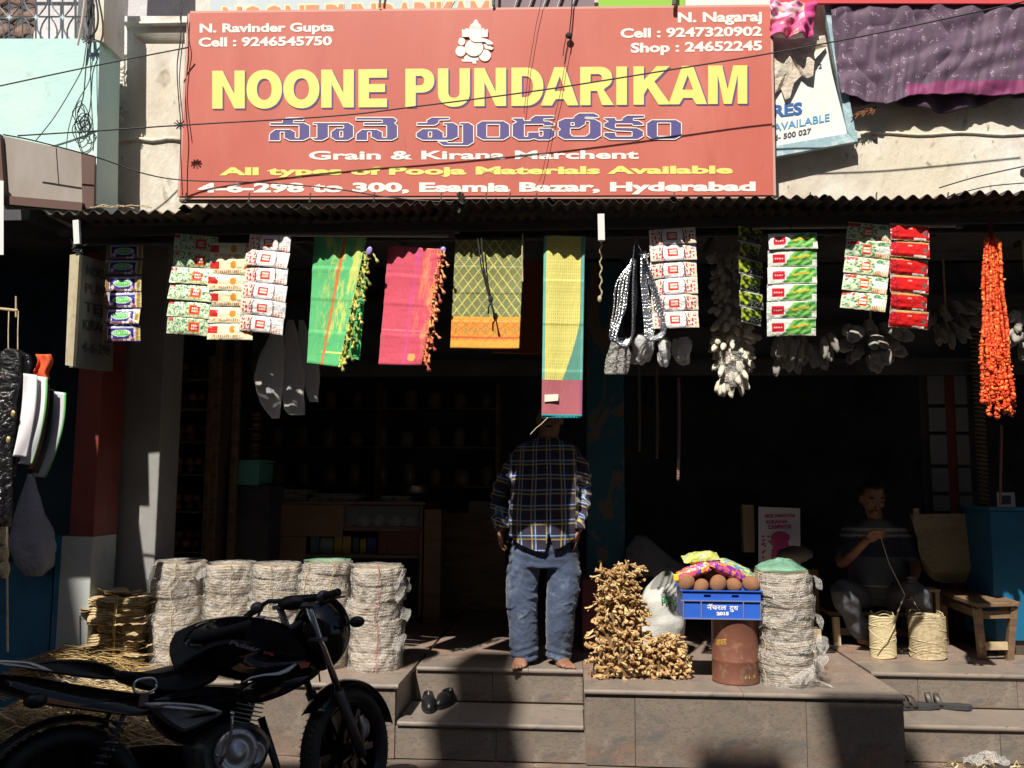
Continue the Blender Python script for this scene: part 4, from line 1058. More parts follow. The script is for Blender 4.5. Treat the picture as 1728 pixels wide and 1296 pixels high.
def wrapf(u, v):
    a = u*2*math.pi; c = P(1235, 596+v*58, 5.34); r = .10*(1-.35*v)*(1+.12*nz(u*6, v*4)); return c+Vector((r*math.cos(a), r*.9*math.sin(a), 0))
b.grid(wrapf, 28, 10); tag(b.build('plastic_wrap', film, smooth=True), 'clear plastic loose around the foot of the wick packs', 'wrap')
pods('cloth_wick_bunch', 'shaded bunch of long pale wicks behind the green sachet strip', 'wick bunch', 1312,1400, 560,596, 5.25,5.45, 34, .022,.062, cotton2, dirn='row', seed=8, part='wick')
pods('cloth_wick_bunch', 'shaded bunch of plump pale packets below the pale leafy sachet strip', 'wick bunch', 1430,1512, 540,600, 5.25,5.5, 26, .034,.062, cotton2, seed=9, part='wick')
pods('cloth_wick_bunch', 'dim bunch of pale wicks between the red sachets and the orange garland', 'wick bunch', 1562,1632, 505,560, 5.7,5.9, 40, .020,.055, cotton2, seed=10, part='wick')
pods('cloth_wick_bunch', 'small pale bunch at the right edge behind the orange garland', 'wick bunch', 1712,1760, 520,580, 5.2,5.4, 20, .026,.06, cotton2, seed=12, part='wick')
pods('packet_bunch', 'shaded bunch of small flat packets below the white sachets', 'packets', 1070,1158, 560,590, 5.2,5.4, 16, .038,.055, film_dull, dirn='row', seed=13, part='packet')
def bag(name, label, pts, Y, w, m, seed=0, cat='bag', loc=None, n=18):
    """hanging plastic bag: centre line px points with half widths in px"""
    secs = []
    for i, (px, py, hw) in enumerate(pts):
        c = P(px, py, Y); h_ = (P(px+hw, py, Y)-c).length
        secs.append((c, h_, h_*w, Vector((1,0,0)), Vector((0,1,0))))
    b = MB(); 
    fine = []
    for i in range(len(secs)-1):
        for k in range(5):
            t_ = k/5; A, B = secs[i], secs[i+1]; fine.append((A[0].lerp(B[0], t_), A[1]*(1-t_)+B[1]*t_, A[2]*(1-t_)+B[2]*t_, A[3], A[4]))
    fine.append(secs[-1]); vs = []
    for (c, ru, rv, U, V) in fine:
        for j in range(n):
            a = 2*math.pi*j/n; k = 1+.22*nz(math.cos(a)*2+seed, math.sin(a)*2, c.z*9)+.10*math.cos(a*5+seed+c.z*8); vs.append(c+U*math.cos(a)*ru*k+V*math.sin(a)*rv*k)
    k = len(fine)
    fs = [(i*n+j, i*n+(j+1)%n, (i+1)*n+(j+1)%n, (i+1)*n+j) for i in range(k-1) for j in range(n)]+[tuple(range(n-1,-1,-1)), tuple((k-1)*n+j for j in range(n))]
    b.add(vs, fs); return tag(b.build(name, m, smooth=True), label, cat)
bag('plastic_bag', 'leftmost of three cloudy plastic bags hanging below the white sachets', [(470,545,5),(462,590,18),(452,640,24),(455,680,17),(465,706,6)], 5.45, .5, film_dull, 1)
bag('plastic_bag', 'middle of three cloudy plastic bags hanging below the white sachets', [(490,540,5),(492,590,18),(494,640,21),(496,690,15),(500,700,13)], 5.5, .5, film_dull, 3)
bag('plastic_bag', 'rightmost and shortest of three cloudy plastic bags near the green cloth', [(508,540,4),(518,590,14),(525,630,14),(527,660,10),(530,678,7)], 5.52, .5, film_dull, 5)
bag('clear_packet', 'small clear packet glinting below the silver tinsel', [(1045,570,12),(1044,600,20),(1040,625,20),(1038,631,18)], 5.15, .3, film, 7, 'packet')

# orange flower garlands
og = thing('marigold_garlands', 'bunch of long orange flower garlands hanging in the sun at right', 'garland', P(1672,390,4.92))
fl_m = mat('orange_petals', vcol=True, rough=.7)
rr = random.Random(3)
for i in range(13):
    t_ = i/12; b = MB(); x0 = 1662+t_*22; x1 = 1657+t_*54+rr.uniform(-2,2); yb = 690+rr.uniform(-22,22)-10*abs(t_-.6)*2; Y = 4.88+.045*rr.random()+.02*(i % 2); py = 398+abs(t_-.5)*12
    y = py; pts = []; rs = []
    while y < yb:
        f_ = (y-398)/(yb-398); rag = max(0, (y-585)/110)
        pts.append(P(x0+(x1-x0)*f_+1.4*math.sin(y*.05+i)+rr.uniform(-.7,.7)*(1+2*rag), y, Y+rr.uniform(-.003,.003)*(1+2*rag))); rs.append(rr.uniform(.0075,.0115)*(1+.25*rag)*(.35 if rag > .25 and rr.random() < .16 else 1)); y += 1.7
    n0 = len(b.f); b.tube(pts, rs, 9)
    seg_ = (len(b.f)-2)//9+1
    for fi in range(len(b.f)):
        k_ = nz((fi//9)*.35, (fi % 9)*.8, i*3.7)+.5*nz((fi//9)*1.3, (fi % 9)*1.7, i)
        b.c[fi] = S(246,170,70) if k_ > .42 else S(240,112,44) if k_ > .12 else S(232,76,32) if k_ > -.25 else S(196,44,26)
    b.hc = True
    for q in range(26):
        p = rr.choice(pts[int(len(pts)*(.62 if q > 6 else .1)):]); d = Vector((rr.uniform(-.016,.016), rr.uniform(-.014,.004), rr.uniform(-.012,.012))); r_ = rr.uniform(.005,.009)
        b.ell(p+d, (r_, r_, r_*.6), Euler((rr.random()*3, rr.random()*3, 0)).to_matrix(), 7, 4, col=rr.choice([S(240,90,36), S(246,150,60), S(228,62,30), S(238,110,44)]), fn=lambda q_: 1+.4*nz(q_.x*4+q, q_.y*4, q_.z*4))
    b.build('garland_strand', fl_m, og, smooth=True)
b = MB(); b.tube([P(1672,402,4.9), P(1671,390,4.93), P(1670,376,4.95)], .012, 8); b.build('tie', mat('dark_red_thread', (.16,.02,.02), .8), og)

# side board hanging at left, edge-on
sbd = thing('side_board', 'thick hanging signboard seen nearly edge-on at left with faded dark lettering', 'sign', P(120,617,4.80))
b = MB(); A = [P(118,430,4.72), P(134,428,4.74), P(123,618,4.74), P(110,616,4.72)]; back_ = Vector((.30,.55,0))
far = P(205,640,5.55)
edge_m = mat('cream_painted_edge', (.62,.54,.36), .8, var=[(20,(.5,.42,.28),.5,.7)])
b.add(A+[P(183,455,5.35), P(172,625,5.35)], [(3,2,1,0)]); b.add([A[1], A[2], P(190,622,5.35), P(196,452,5.35)], [(0,1,2,3)])
b2 = MB(); th_ = Vector((0,.0,0))
b2.hexa([A[3], A[2], A[2]+Vector((.0,.03,0)), A[3]+Vector((0,.03,0))], [A[0], A[1], A[1]+Vector((0,.03,0)), A[0]+Vector((0,.03,0))]); b2.build('edge', edge_m, sbd)
face_m = mat('dark_grey_board_face', (.20,.20,.18), .7, var=[(6,(.14,.14,.13),.45,.7)])
f0, f1_, f2, f3 = A[1]+Vector((0,.031,0)), A[2]+Vector((0,.031,0)), P(190,626,5.40), P(197,448,5.40)
wdt = Vector((-.05,.02,0))
b3 = MB(); b3.hexa([f1_, f2, f2+wdt, f1_+wdt], [f0, f3, f3+wdt, f0+wdt]); b3.build('face', face_m, sbd)
def on_board(px, py):    # px 0..1 across, py 0..1 down
    return (f0.lerp(f3, px)).lerp(f1_.lerp(f2, px), py)+Vector((.004,-.004,0))
for s_, y_, c_ in (('NOONE', .17, 'a'), ('PUND', .33, 'b'), ('TEJA', .5, 'a'), ('KIRANA', .66, 'a'), ('4-6-298', .86, 'a')):
    b = MB(); text_on(b, s_, (.12, y_, .9, y_, .09), on_board, .02); b.build('lettering', mat('faded_ink' if c_ == 'a' else 'faded_red_ink', (.05,.05,.045) if c_ == 'a' else (.12,.05,.04), .8), sbd)
b = MB()
for i in range(26):
    p = P(128+random.uniform(-6,12), 415+random.uniform(-8,12), 4.74); a = random.random()*6.28
    b.tube([p, p+Vector((.03*math.cos(a),-.01,.03*math.sin(a)))], .003, 4)
tag(b.build('wire_tangle', cable_m), 'tangle of dark wire where the side board hangs from its strap', 'wire')
# ---------------------------------------------------------------- pillars and interior
random.seed(33)
def colm(name, label, x0, x1, y, depth, m, z1=3.3, z0=Z1, cat='pillar', wob=.003):
    a = P(x0, 800, y); c = P(x1, 800, y)
    b = MB(); n = 24
    for k in range(1): b.box((a.x, y, z0), (c.x, y+depth, z1))
    return tag(b.build(name, m, bevel=.01), label, cat)
colm('grey_pillar', 'grey pillar with a sunlit patch behind the dry leaf bundle', 187, 268, 5.92, .30, pillar_grey)
rp = thing('painted_pillar', 'pillar painted dark red above and dirty white below at the left of the shop', 'pillar', (P(135,800,5.55).x,5.55,Z1))
a = P(116,905,5.55); c = P(157,905,5.55); zt = a.z
b = MB(); b.box((a.x,5.55,zt), (c.x,5.85,3.1)); b.build('red_upper', redp, rp, bevel=.006)
b = MB(); b.box((P(104,905,5.55).x,5.55,0), (c.x,5.85,zt-.001)); b.build('white_lower', whitep, rp, bevel=.006)
b = MB(); b.box((P(94,905,5.55).x,5.56,0), (P(103.6,905,5.55).x,5.85,zt)); b.build('blue_edge', bluep, rp)
b = MB(); b.box((P(-30,960,5.6).x,5.58,0), (P(93,960,5.6).x,5.64,P(50,950,5.6).z)); tag(b.build('painted_board', bluep), 'dark blue painted board behind the straw at far left', 'board')
cp = colm('peeling_pillar', 'blue pillar with peeling paint behind the standing man', 990, 1054, 6.75, .3, peel)
b = MB(); b.box((P(982,950,6.4).x,6.35,Z1), (P(1048,950,6.4).x,6.7,P(1000,975,6.4).z)); 
tag(b.build('red_step', mat('dull_red_paint', (.16,.03,.04), .6), bevel=.008), 'low dull red step at the foot of the peeling blue pillar', 'step')
bc = thing('blue_cabinet', 'blue painted cabinet at the right edge behind the wooden bench', 'cabinet', (P(1700,1070,6.5).x,6.6,Z1))
x0 = P(1672,900,6.5).x; zt = P(1700,862,6.5).z
b = MB(); b.box((x0,6.5,Z1+.10), (x0+.8,7.0,zt)); b.build('body', mat('bright_blue_paint', (.012,.125,.25), .4, var=[(3,(.01,.08,.17),.5,.7),(50,(.3,.4,.4),.74,.78)]), bc, bevel=.006)
b = MB(); b.box((x0-.01,6.48,zt+.001), (x0+.82,7.02,zt+.025)); b.build('top', bluep, bc)
b = MB(); b.box((x0+.02,6.53,Z1), (x0+.8,6.95,Z1+.099)); b.build('plinth', steel_d, bc)
pf_ = thing('picture_frame', 'small white photo frame standing on the blue cabinet', 'frame', P(1702,858,6.6))
q = lambda px, py, y=6.6: P(px, py, y)
b = MB(); b.hexa([q(1683,856), q(1714,856), q(1714,856,6.63), q(1683,856,6.63)], [q(1682,831), q(1712,831), q(1712,831,6.63), q(1682,831,6.63)]); b.build('frame', mat('white_painted_wood'), pf_)
b = MB(); b.hexa([q(1687,851,6.595), q(1706,851,6.595), q(1706,851,6.60), q(1687,851,6.60)], [q(1687,836,6.595), q(1706,836,6.595), q(1706,836,6.60), q(1687,836,6.60)]); b.build('photo', mat('dark_photo', (.06,.08,.11), .3), pf_)

# clay pot shelves at left
sh = thing('pot_shelf', 'tall dim shelf of wrapped red clay pots beside the grey pillar', 'shelf', P(305,925,7.0))
clay = mat('red_clay', (.28,.10,.05), .35)
xs0, xs1 = P(268,800,7.0).x, P(350,800,7.0).x
for py in (640,690,745,800,862,930):
    b = MB(); z = P(300, py, 7.0).z; b.box((xs0,6.95,z-.015), (xs1,7.35,z)); b.build('shelf_board', woodm, sh)
for xx in (xs0-.02, xs1):
    b = MB(); b.box((xx,6.94,Z1), (xx+.03,7.36,2.6)); b.build('upright', woodm, sh)
b = MB(); b.box((xs0,7.361,Z1), (xs1,7.38,2.6)); b.build('back_panel', darkwall, sh)
b0 = None
for py in (640,690,745,800,862,925):
    z = P(300, py, 7.0).z
    for r_ in range(4):
        for lay in range(2):
            if b0 is None:
                b = MB(); b.lathe([(.012,0),(.036,.008),(.045,.03),(.038,.052),(.03,.058),(.034,.066)], (0,0,0), 12)
                b0 = b.build('clay_pot', clay, local=True, smooth=True); o = b0; tag(o, None, 'pot', 'small red clay pots on the dim shelf')
            else:
                o = b0.copy(); COL.objects.link(o)
            o['label'] = '%s %s clay pot, %s row of the dim pot shelf' % (['leftmost','second','third','rightmost'][r_], ['lower','upper'][lay], ['topmost','second','third','fourth','fifth','lowest'][(640,690,745,800,862,925).index(py)])
            o.location = (xs0+.05+r_*.093+random.uniform(-.01,.01), 7.02+random.uniform(0,.08), z+lay*.067)
# post, poles and goods between shelf and counter
colm('wooden_post', 'dark wooden post between the clay pot shelf and the counter', 354, 366, 7.0, .08, woodm)
colm('wooden_post', 'slim brown wooden post left of the teal box', 386, 398, 7.0, .06, woodm)
b = MB()
for i in range(16): x = random.uniform(368,455); b.beam(P(x,1040,7.5), P(x+random.uniform(-8,8), random.uniform(850,930), 7.6), .012, .012)
tag(b.build('sticks', woodm), 'bundle of thin dark sticks leaning below the teal box', 'sticks')
tbx = thing('teal_box', 'teal plastic box on the post beside the counter', 'box', P(430,820,7.2))
b = MB(); q = lambda px, py, y=7.2: P(px, py, y)
tealp = mat('teal_plastic', S(110,190,175), .45)
b.hexa([q(401,818), q(436,819), q(460,815,7.6), q(425,815,7.6)], [q(399,781), q(437,780), q(462,783,7.6), q(425,783,7.6)]); b.build('body', tealp, tbx, bevel=.008)
b = MB(); b.hexa([q(397,781), q(440,780), q(465,781,7.6), q(424,781,7.6)], [q(397,777), q(440,776), q(465,778,7.6), q(424,778,7.6)]); b.build('rim', tealp, tbx)
b = MB(); b.box((P(400,830,7.2).x,7.2,Z1),(P(455,830,7.2).x,7.55,P(430,820,7.2).z)); tag(b.build('crate_stand', darkwall), 'dark stand under the teal box', 'stand')
jc = thing('jar_stack', 'stack of ribbed brown plastic jars above the teal box', 'jars', P(428,780,7.3))
for i in range(5):
    b = MB(); zb = P(428,778,7.3).z+i*.085; b.lathe([(.05,0),(.062,.006),(.062,.03),(.055,.036),(.062,.042),(.062,.07),(.05,.076),(.05,.083)], P(428,778,7.3)+Vector((0,0,i*.085)), 18)
    b.build('jar', mat('amber_plastic', (.10,.035,.02), .2), jc, smooth=True)

# counter
cn = thing('shop_counter', 'brown laminate shop counter with glass case and open shelves in the dark interior', 'counter', (P(600,1045,7.5).x,7.5,Z1))
YCN = 7.5
X = lambda px: P(px, 900, YCN).x
Z = lambda py: P(600, py, YCN).z
def cb(name, m, x0, y0, x1, y1, dy0, dy1, mt_=None):
    b = MB(); b.box((X(x0),YCN+dy0,Z(y1)), (X(x1),YCN+dy1,Z(y0))); return b.build(name, m, cn)
cb('top', wood_c, 462,846,718,851, -.03,.55)
cb('left_panel', mat('tan_laminate', (.30,.19,.11), .5, var=[(2,(.22,.13,.07),.4,.65,1.0)]), 470,852,578,906, 0,.03)
cb('side_panel', mat('tan_laminate'), 470,907,516,1040, 0,.03)
cb('shelf_board', wood_c, 580,889,711,896, 0,.5); cb('shelf_board', wood_c, 517,936,711,941, 0,.5); cb('shelf_board', wood_c, 517,1036,711,1041, 0,.5)
cb('upright', wood_c, 578.5,852,581.5,895, .0,.5); cb('upright', wood_c, 708,852,713,1040, 0,.5)
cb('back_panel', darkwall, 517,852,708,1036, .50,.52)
cb('glass_pane', mat('case_glass', (.5,.6,.6), .05, alpha=.18), 583,853,707,888, .0,.006)
cb('woven_panel', mat('woven_cane', (.20,.09,.06), .6, bump=(90,.8,.01), var=[(60,(.12,.05,.03),.45,.6)]), 638,897,707,935, .02,.04)
b = MB(); b.box((X(716),YCN-.02,Z1), (X(745),YCN+.2,Z(858))); b.build('corner_post', wood_c, cn, bevel=.006)
cb('foot', steel_d, 480,1042,500,1062, 0,.05); cb('foot', steel_d, 690,1042,708,1062, 0,.05)
random.seed(5)
gc = [((519,907,534,934),(.12,.2,.22)),((536,909,558,934),(.22,.28,.26)),((560,906,573,934),(.45,.30,.08)),((574,906,588,934),(.45,.30,.08)),((592,908,602,934),(.05,.12,.12)),((604,910,614,934),(.32,.30,.06)),((616,908,632,934),(.05,.05,.25))]
for i, (r_, c_) in enumerate(gc):
    b = MB(); b.box((X(r_[0]),YCN+.08,Z(r_[3]+1.8)), (X(r_[2]),YCN+.18,Z(r_[1])))
    tag(b.build('packet_box', mat('box_print_%d' % i, c_, .5), bevel=.004), 'small %s carton on the counter shelf' % ['dark teal','grey green','orange','second orange','near-black','mustard','deep blue'][i], 'carton', 'cartons on the counter shelf')
for i in range(4):
    b = MB(); b.ell(Vector((X(604+i*28),YCN+.2,Z(882))), (.05,.08,.06), fn=lambda q: 1+.3*nz(q.x*3, q.y*3, q.z*3+i), nu=14, nv=10)
    tag(b.build('plastic_bundle', film_dull, smooth=True), ['leftmost','second','third','rightmost'][i]+' pale plastic bundle inside the glass case of the counter', 'bundle', 'plastic bundles in the glass case')
for i, (x0, x1, n) in enumerate(((450,510,6),(520,600,4),(640,690,3))):
    st_ = thing('newspaper_stack', ['stack of newspapers at the left end of the counter','low pile of papers near the middle of the counter','thin pile of papers under the metal pot'][i], 'papers', P((x0+x1)/2,846,YCN+.15))
    for k in range(n):
        b = MB(); z = Z(846)+k*.016; o_ = random.uniform(-.03,.03); b.box((X(x0)+o_,YCN+.05,z+.001), (X(x1)+o_,YCN+.35,z+.014)); b.build('paper', mat('newsprint', (.30,.30,.29), .8, var=[(30,(.12,.12,.12),.5,.6)]), st_)
b = MB(); b.lathe([(.07,0),(.10,.02),(.115,.05),(.11,.09),(.125,.10),(.12,.095)], P(702,838,YCN+.2), 24)
tag(b.build('metal_pot', steel, smooth=True), 'small round metal pot on the right end of the counter', 'pot')
b = MB(); b.box((X(780),7.9,Z(868)), (X(830),8.0,Z(846))); tag(b.build('grey_carton', mat('grey_card', (.12,.12,.12), .8)), 'grey carton in the dark behind the standing man', 'carton')
b = MB(); b.box((X(700),8.3,Z1), (X(840),8.8,Z(870))); tag(b.build('rear_counter', woodm), 'dark rear counter behind the standing man', 'counter')
b = MB(); b.box((P(504,950,6.6).x,6.5,P(504,952,6.6).z-.3), (P(548,950,6.6).x,6.7,P(504,946,6.6).z)); tag(b.build('lilac_box', mat('lilac_plastic')), 'lilac box just visible behind the fourth plate stack', 'box')

# stock on the rear shelves
rk = thing('rear_shelves', 'tall dark shelves of jars along the back wall behind the counter', 'shelf', (P(600,900,9.2).x,9.2,Z1))
xa_, xb_ = P(440,800,9.1).x, P(840,800,9.1).x
for z_ in (1.15,1.55,1.95,2.35):
    b = MB(); b.box((xa_,9.05,z_-.02),(xb_,9.4,z_)); b.build('shelf_board', woodm, rk)
for x_ in (xa_, (xa_+xb_)/2, xb_):
    b = MB(); b.box((x_-.02,9.04,Z1),(x_+.02,9.41,2.6)); b.build('upright', woodm, rk)
b = MB(); b.lathe([(.07,0),(.08,.01),(.08,.15),(.055,.19),(.055,.20)], (0,0,0), 14); j0 = b.build('jar', mat('dusty_jar', (.22,.20,.16), .25), local=True, smooth=True)
rr = random.Random(2); cnt = 0
for zi, z_ in enumerate((1.15,1.55,1.95,2.35)):
    for xi in range(9):
        o = j0 if cnt == 0 else j0.copy()
        if cnt: COL.objects.link(o)
        cnt += 1; o.location = (xa_+.12+xi*(xb_-xa_-.24)/8+rr.uniform(-.02,.02), 9.2+rr.uniform(-.04,.04), z_+.001); k = rr.uniform(.75,1.1); o.scale = (k,k,rr.uniform(.7,1.15))
        tag(o, 'dusty jar, %s from left on the %s rear shelf' % (['first','second','third','fourth','fifth','sixth','seventh','eighth','last'][xi], ['lowest','second','third','topmost'][zi]), 'jar', 'jars on the rear shelves')
# right interior: shelves, ropes, poster
rs = thing('grey_panel_rack', 'tall dim rack of grey panels at the right of the shop', 'rack', P(1600,860,7.3))
Xr = lambda px: P(px, 750, 7.3).x
for i, (y0, y1) in enumerate(((560,630),(634,682),(688,728),(734,784),(790,830),(836,862))):
    for (x0, x1) in ((1570,1598),(1615,1636)):
        b = MB(); b.box((Xr(x0),7.3,P(1600,y1,7.3).z), (Xr(x1),7.33,P(1600,y0,7.3).z)); b.build('panel', mat('dim_grey_panel', (.22,.23,.23), .6), rs)
b = MB(); b.box((Xr(1598),7.31,Z1), (Xr(1615),7.35,2.7)); b.build('post', redp, rs)
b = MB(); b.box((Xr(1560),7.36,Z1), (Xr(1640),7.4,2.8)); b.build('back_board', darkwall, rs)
rc = thing('coir_coil_column', 'column of coiled coir rope hanging at the right', 'rope', P(1644,860,6.9))
b = MB(); pts = []
for i in range(560): a = i*.5; pts.append(P(1646,560,6.9)+Vector((.032*math.cos(a), .032*math.sin(a), -i*.0026)))
b.tube(pts, .009, 5); b.build('coil', mat('dim_coir', (.22,.16,.10), .9), rc)
for (px, y0, y1, Y, m_, lb) in ((1145,640,810,5.8,mat('dim_pink_beads', (.25,.12,.11), .6),'long thin string of dull pink beads hanging in the dark'),(1108,620,775,6.2,mat('dim_bead_brown', (.16,.11,.09), .6),'thin brown bead string left of the pink one'),(1078,600,760,6.3,mat('dim_bead_brown'),'faint brown bead string beside the blue pillar'),(1689,720,850,6.3,mat('dim_pink_beads'),'bead string hanging below the orange garlands')):
    b = MB(); y = y0
    while y < y1: b.ell(P(px+math.sin(y*.02), y, Y), (.011,.011,.013), nu=6, nv=4); y += 4.2
    tag(b.build('bead_string', m_), lb, 'beads')
po = thing('poster', 'white poster with magenta print leaning in the dark behind the right plate stack', 'poster', P(1316,960,7.0))
qq = lambda px, py, o=0.0: P(px, py, 7.0-o)
b = MB(); slabp_ = [qq(1280,960), qq(1351,958), qq(1350,858), qq(1280,855)]; b.add(slabp_+[p+Vector((0,.008,0)) for p in slabp_], [(0,1,2,3),(7,6,5,4),(0,4,5,1),(1,5,6,2),(2,6,7,3),(3,7,4,0)]); b.build('sheet', mat('poster_paper', (.62,.60,.66), .7), po)
mg = mat('magenta_print', (.50,.05,.20), .7)
b = MB(); fq = lambda x, y: qq(x, y, .004)
for s_, qd in (('SREE PARVATHI', (1291,874,1341,873,6)), ('KIRANA', (1293,884,1330,883,6)), ('CAMPHOR', (1296,893,1336,892,7))): text_on(b, s_, qd, fq, .04)
b.build('lettering', mg, po)
b = MB(); b.prism(circ(1317,893+14,16,10), lambda x, y, k: qq(x, y, .005), False); b.prism([(1306,915),(1330,915),(1334,940),(1302,940)], lambda x, y, k: qq(x, y, .006), False)
for i in range(18): x = random.uniform(1285,1305); y = random.uniform(905,950); b.prism(circ(x, y, 2.5, 1.6, 8), lambda u, v, k: qq(u, v, .005+.0003*i), False)
b.build('print', mg, po)
b = MB(); b.box((P(1255,930,7.1).x,7.1,P(1260,932,7.1).z), (P(1274,930,7.1).x,7.2,P(1260,852,7.1).z)); tag(b.build('carton', mat('tan_card', (.30,.24,.16), .8)), 'upright tan carton left of the poster', 'carton')
b = MB(); b.box((P(1255,960,7.05).x,7.12,Z1), (P(1385,960,7.05).x,7.5,P(1300,962,7.05).z)); tag(b.build('low_table', woodm), 'dim low table carrying the poster', 'table')
b = MB(); b.ell(P(1342,935,6.8), (.13,.1,.06), fn=lambda q: 1+.25*nz(q.x*2, q.y*2, q.z*2), nu=16, nv=10); tag(b.build('sack', mat('dim_sack', (.16,.14,.12), .9), smooth=True), 'small dim sack in front of the poster', 'sack')

# ---------------------------------------------------------------- goods on the platform
film2 = film
def plate_stack(label, px, base, top, wpx, seed, Ybase=None, lean=0, group='wrapped stacks of leaf plates', green=False, twc=None, nb=8, big=False):
    rr = random.Random(seed); g0 = G(px, base, Z1); rad = (G(px+wpx/2, base, Z1)-g0).length; yc = g0.y+rad*.85
    c0 = Vector((P(px, base, yc).x, yc, Z1)); H = P(px, top, g0.y+.03).z-Z1
    root = thing('plate_stack', label, 'plate stack', c0, 0, group)
    z = 0; i = 0; bh = H/nb
    offs = [(rr.uniform(-.012,.012)+lean*k/nb, rr.uniform(-.01,.01)) for k in range(nb+1)]
    bo = []
    for k in range(nb):
        b = MB(); nl = max(3, int(bh/.0155)); prof = []; ph = rr.random()*9
        h = bh*.985
        cnt = max(5, nl)
        vs = []; N_ = 40; rows = cnt*2
        for r_ in range(rows+1):
            t_ = r_/rows; groove = (.0 if r_ % 2 else .003+.005*abs(nz(r_*3.1, k, seed)))
            for j in range(N_):
                a = 2*math.pi*j/N_
                sag = .009*math.sin(a*2+ph)+.006*nz(math.cos(a)*2, math.sin(a)*2, k*3+seed)
                bul = -.011*(abs(2*t_-1)**5)
                rd = rad*(1+.022*nz(math.cos(a)*2.5, math.sin(a)*2.5, k*1.7+seed))+bul-groove+.005*nz(a*2.5, t_*5, k+seed)+.003*nz(a*8, t_*12, k+seed)
                vs.append(Vector((offs[k][0]+rd*math.cos(a), offs[k][1]+rd*math.sin(a), z+h*t_+sag*(1 if 0 < k else t_))))
        fs = [(i_*N_+j, i_*N_+(j+1)%N_, (i_+1)*N_+(j+1)%N_, (i_+1)*N_+j) for i_ in range(rows) for j in range(N_)]+[tuple(range(N_-1,-1,-1)), tuple(rows*N_+j for j in range(N_))]
        b.add(vs, fs); b.build('plate_bundle', leafm, root, local=True); z += bh
    # wrap
    b = MB()
    def wf(u, v):
        a = u*2*math.pi; zz = H*1.005*v; k = min(nb-1, int(v*nb)); o_ = offs[k]
        r_ = rad*1.02+.007+.014*nz(math.cos(a)*3+seed, math.sin(a)*3, zz*9)+.018*abs(nz(a*1.8, zz*9, seed))+.006*abs(nz(a*4+zz*10, zz*15, seed))
        if v > .97: r_ *= .9
        return (o_[0]+r_*math.cos(a), o_[1]+r_*math.sin(a), zz)
    b.grid(wf, 110, 90); b.build('plastic_wrap', film, root, local=True, smooth=True)
    b = MB(); b.grid(lambda u, v: ((rad*.97)*v*math.cos(u*2*math.pi)+offs[-1][0], rad*.97*v*math.sin(u*2*math.pi)+offs[-1][1], H+.012+.014*nz(u*8, v*4, seed)*(1-v*.5)), 36, 6); b.build('plastic_top', film if not green else mat('greenish_film', (.35,.70,.50), .2, alpha=.45, bump=(30,1,.02)), root, local=True, smooth=True)
    # loose flaps
    for q in range(7 if not big else 11):
        a = rr.uniform(-2.8,-.1) if rr.random() < .6 else rr.uniform(-.6,.3); zz = rr.uniform(.12,.92)*H; b = MB(); L = rr.uniform(.05,.10); w = rr.uniform(.04,.08); ph = rr.random()*9
        def ff(u, v):
            an = a+(u-.5)*w/rad; r_ = rad*1.03+L*v*.8*(1-.4*abs(u-.5))+.012*nz(u*4+ph, v*4)
            return (r_*math.cos(an)+offs[0][0], r_*math.sin(an), zz+(u-.5)*.05-.02*v+.03*nz(u*3, v*2, ph)+(v*.03*(u-.5)))
        b.grid(ff, 10, 8); b.build('loose_film', film, root, local=True, smooth=True)
    # twine over the stack
    for a in ((-1.35,) if not twc else twc):
        b = MB(); pts = [Vector((math.cos(a)*rad*.4, math.sin(a)*rad*.4, H+.02))]
        for q in range(22):
            t_ = 1-q/21; k = min(nb-1, int(t_*nb)); pts.append(Vector((math.cos(a+.02*math.sin(q))*(rad*1.05+.012)+offs[k][0], math.sin(a)*(rad*1.05+.012)+offs[k][1], H*t_)))
        b.tube(pts, .0028, 5); b.build('twine', twinem if seed != 5 else mat('pink_twine', (.5,.15,.15), .7), root, local=True)
    return root
plate_stack('plate stack farthest left, its film flapping open on the left', 296, 1124, 950, 88, 1, nb=6)
plate_stack('second plate stack from the left', 384, 1122, 954, 84, 2, nb=7, twc=(-1.2,))
plate_stack('third plate stack, partly hidden behind the motorcycle handlebar side', 462, 1125, 955, 82, 3, nb=8, twc=(-1.5,))
plate_stack('fourth plate stack with greenish film on top', 546, 1130, 950, 84, 4, nb=9, green=True, twc=(-2.1,-1.1))
plate_stack('fifth plate stack at the edge of the steps with film flapping right', 633, 1134, 958, 88, 5, nb=6, twc=(-1.35,))
big_ = plate_stack('tallest plate stack, right of the blue crate, under torn film and a green top', 1332, 1160, 968, 93, 9, nb=10, green=True, lean=-.03, big=True, twc=(-2.6,))
c0 = WLOC[big_.name]
b = MB(); H_ = P(1332,968,5.42).z-Z1
b.grid(lambda u, v: (-.035+(.15*v)*math.cos(u*6.283), .15*v*math.sin(u*6.283), H_+.02+.055*(1-v**2)+.02*nz(u*9, v*3)), 40, 8)
b.build('bag_top', mat('greenish_film'), big_, local=True, smooth=True)
b = MB(); b.grid(lambda u, v: (.10+.12*v, -.10-.05*u, .05-.045*v+.02*nz(u*4, v*4)), 8, 8); b.build('loose_film', film, big_, local=True, smooth=True)

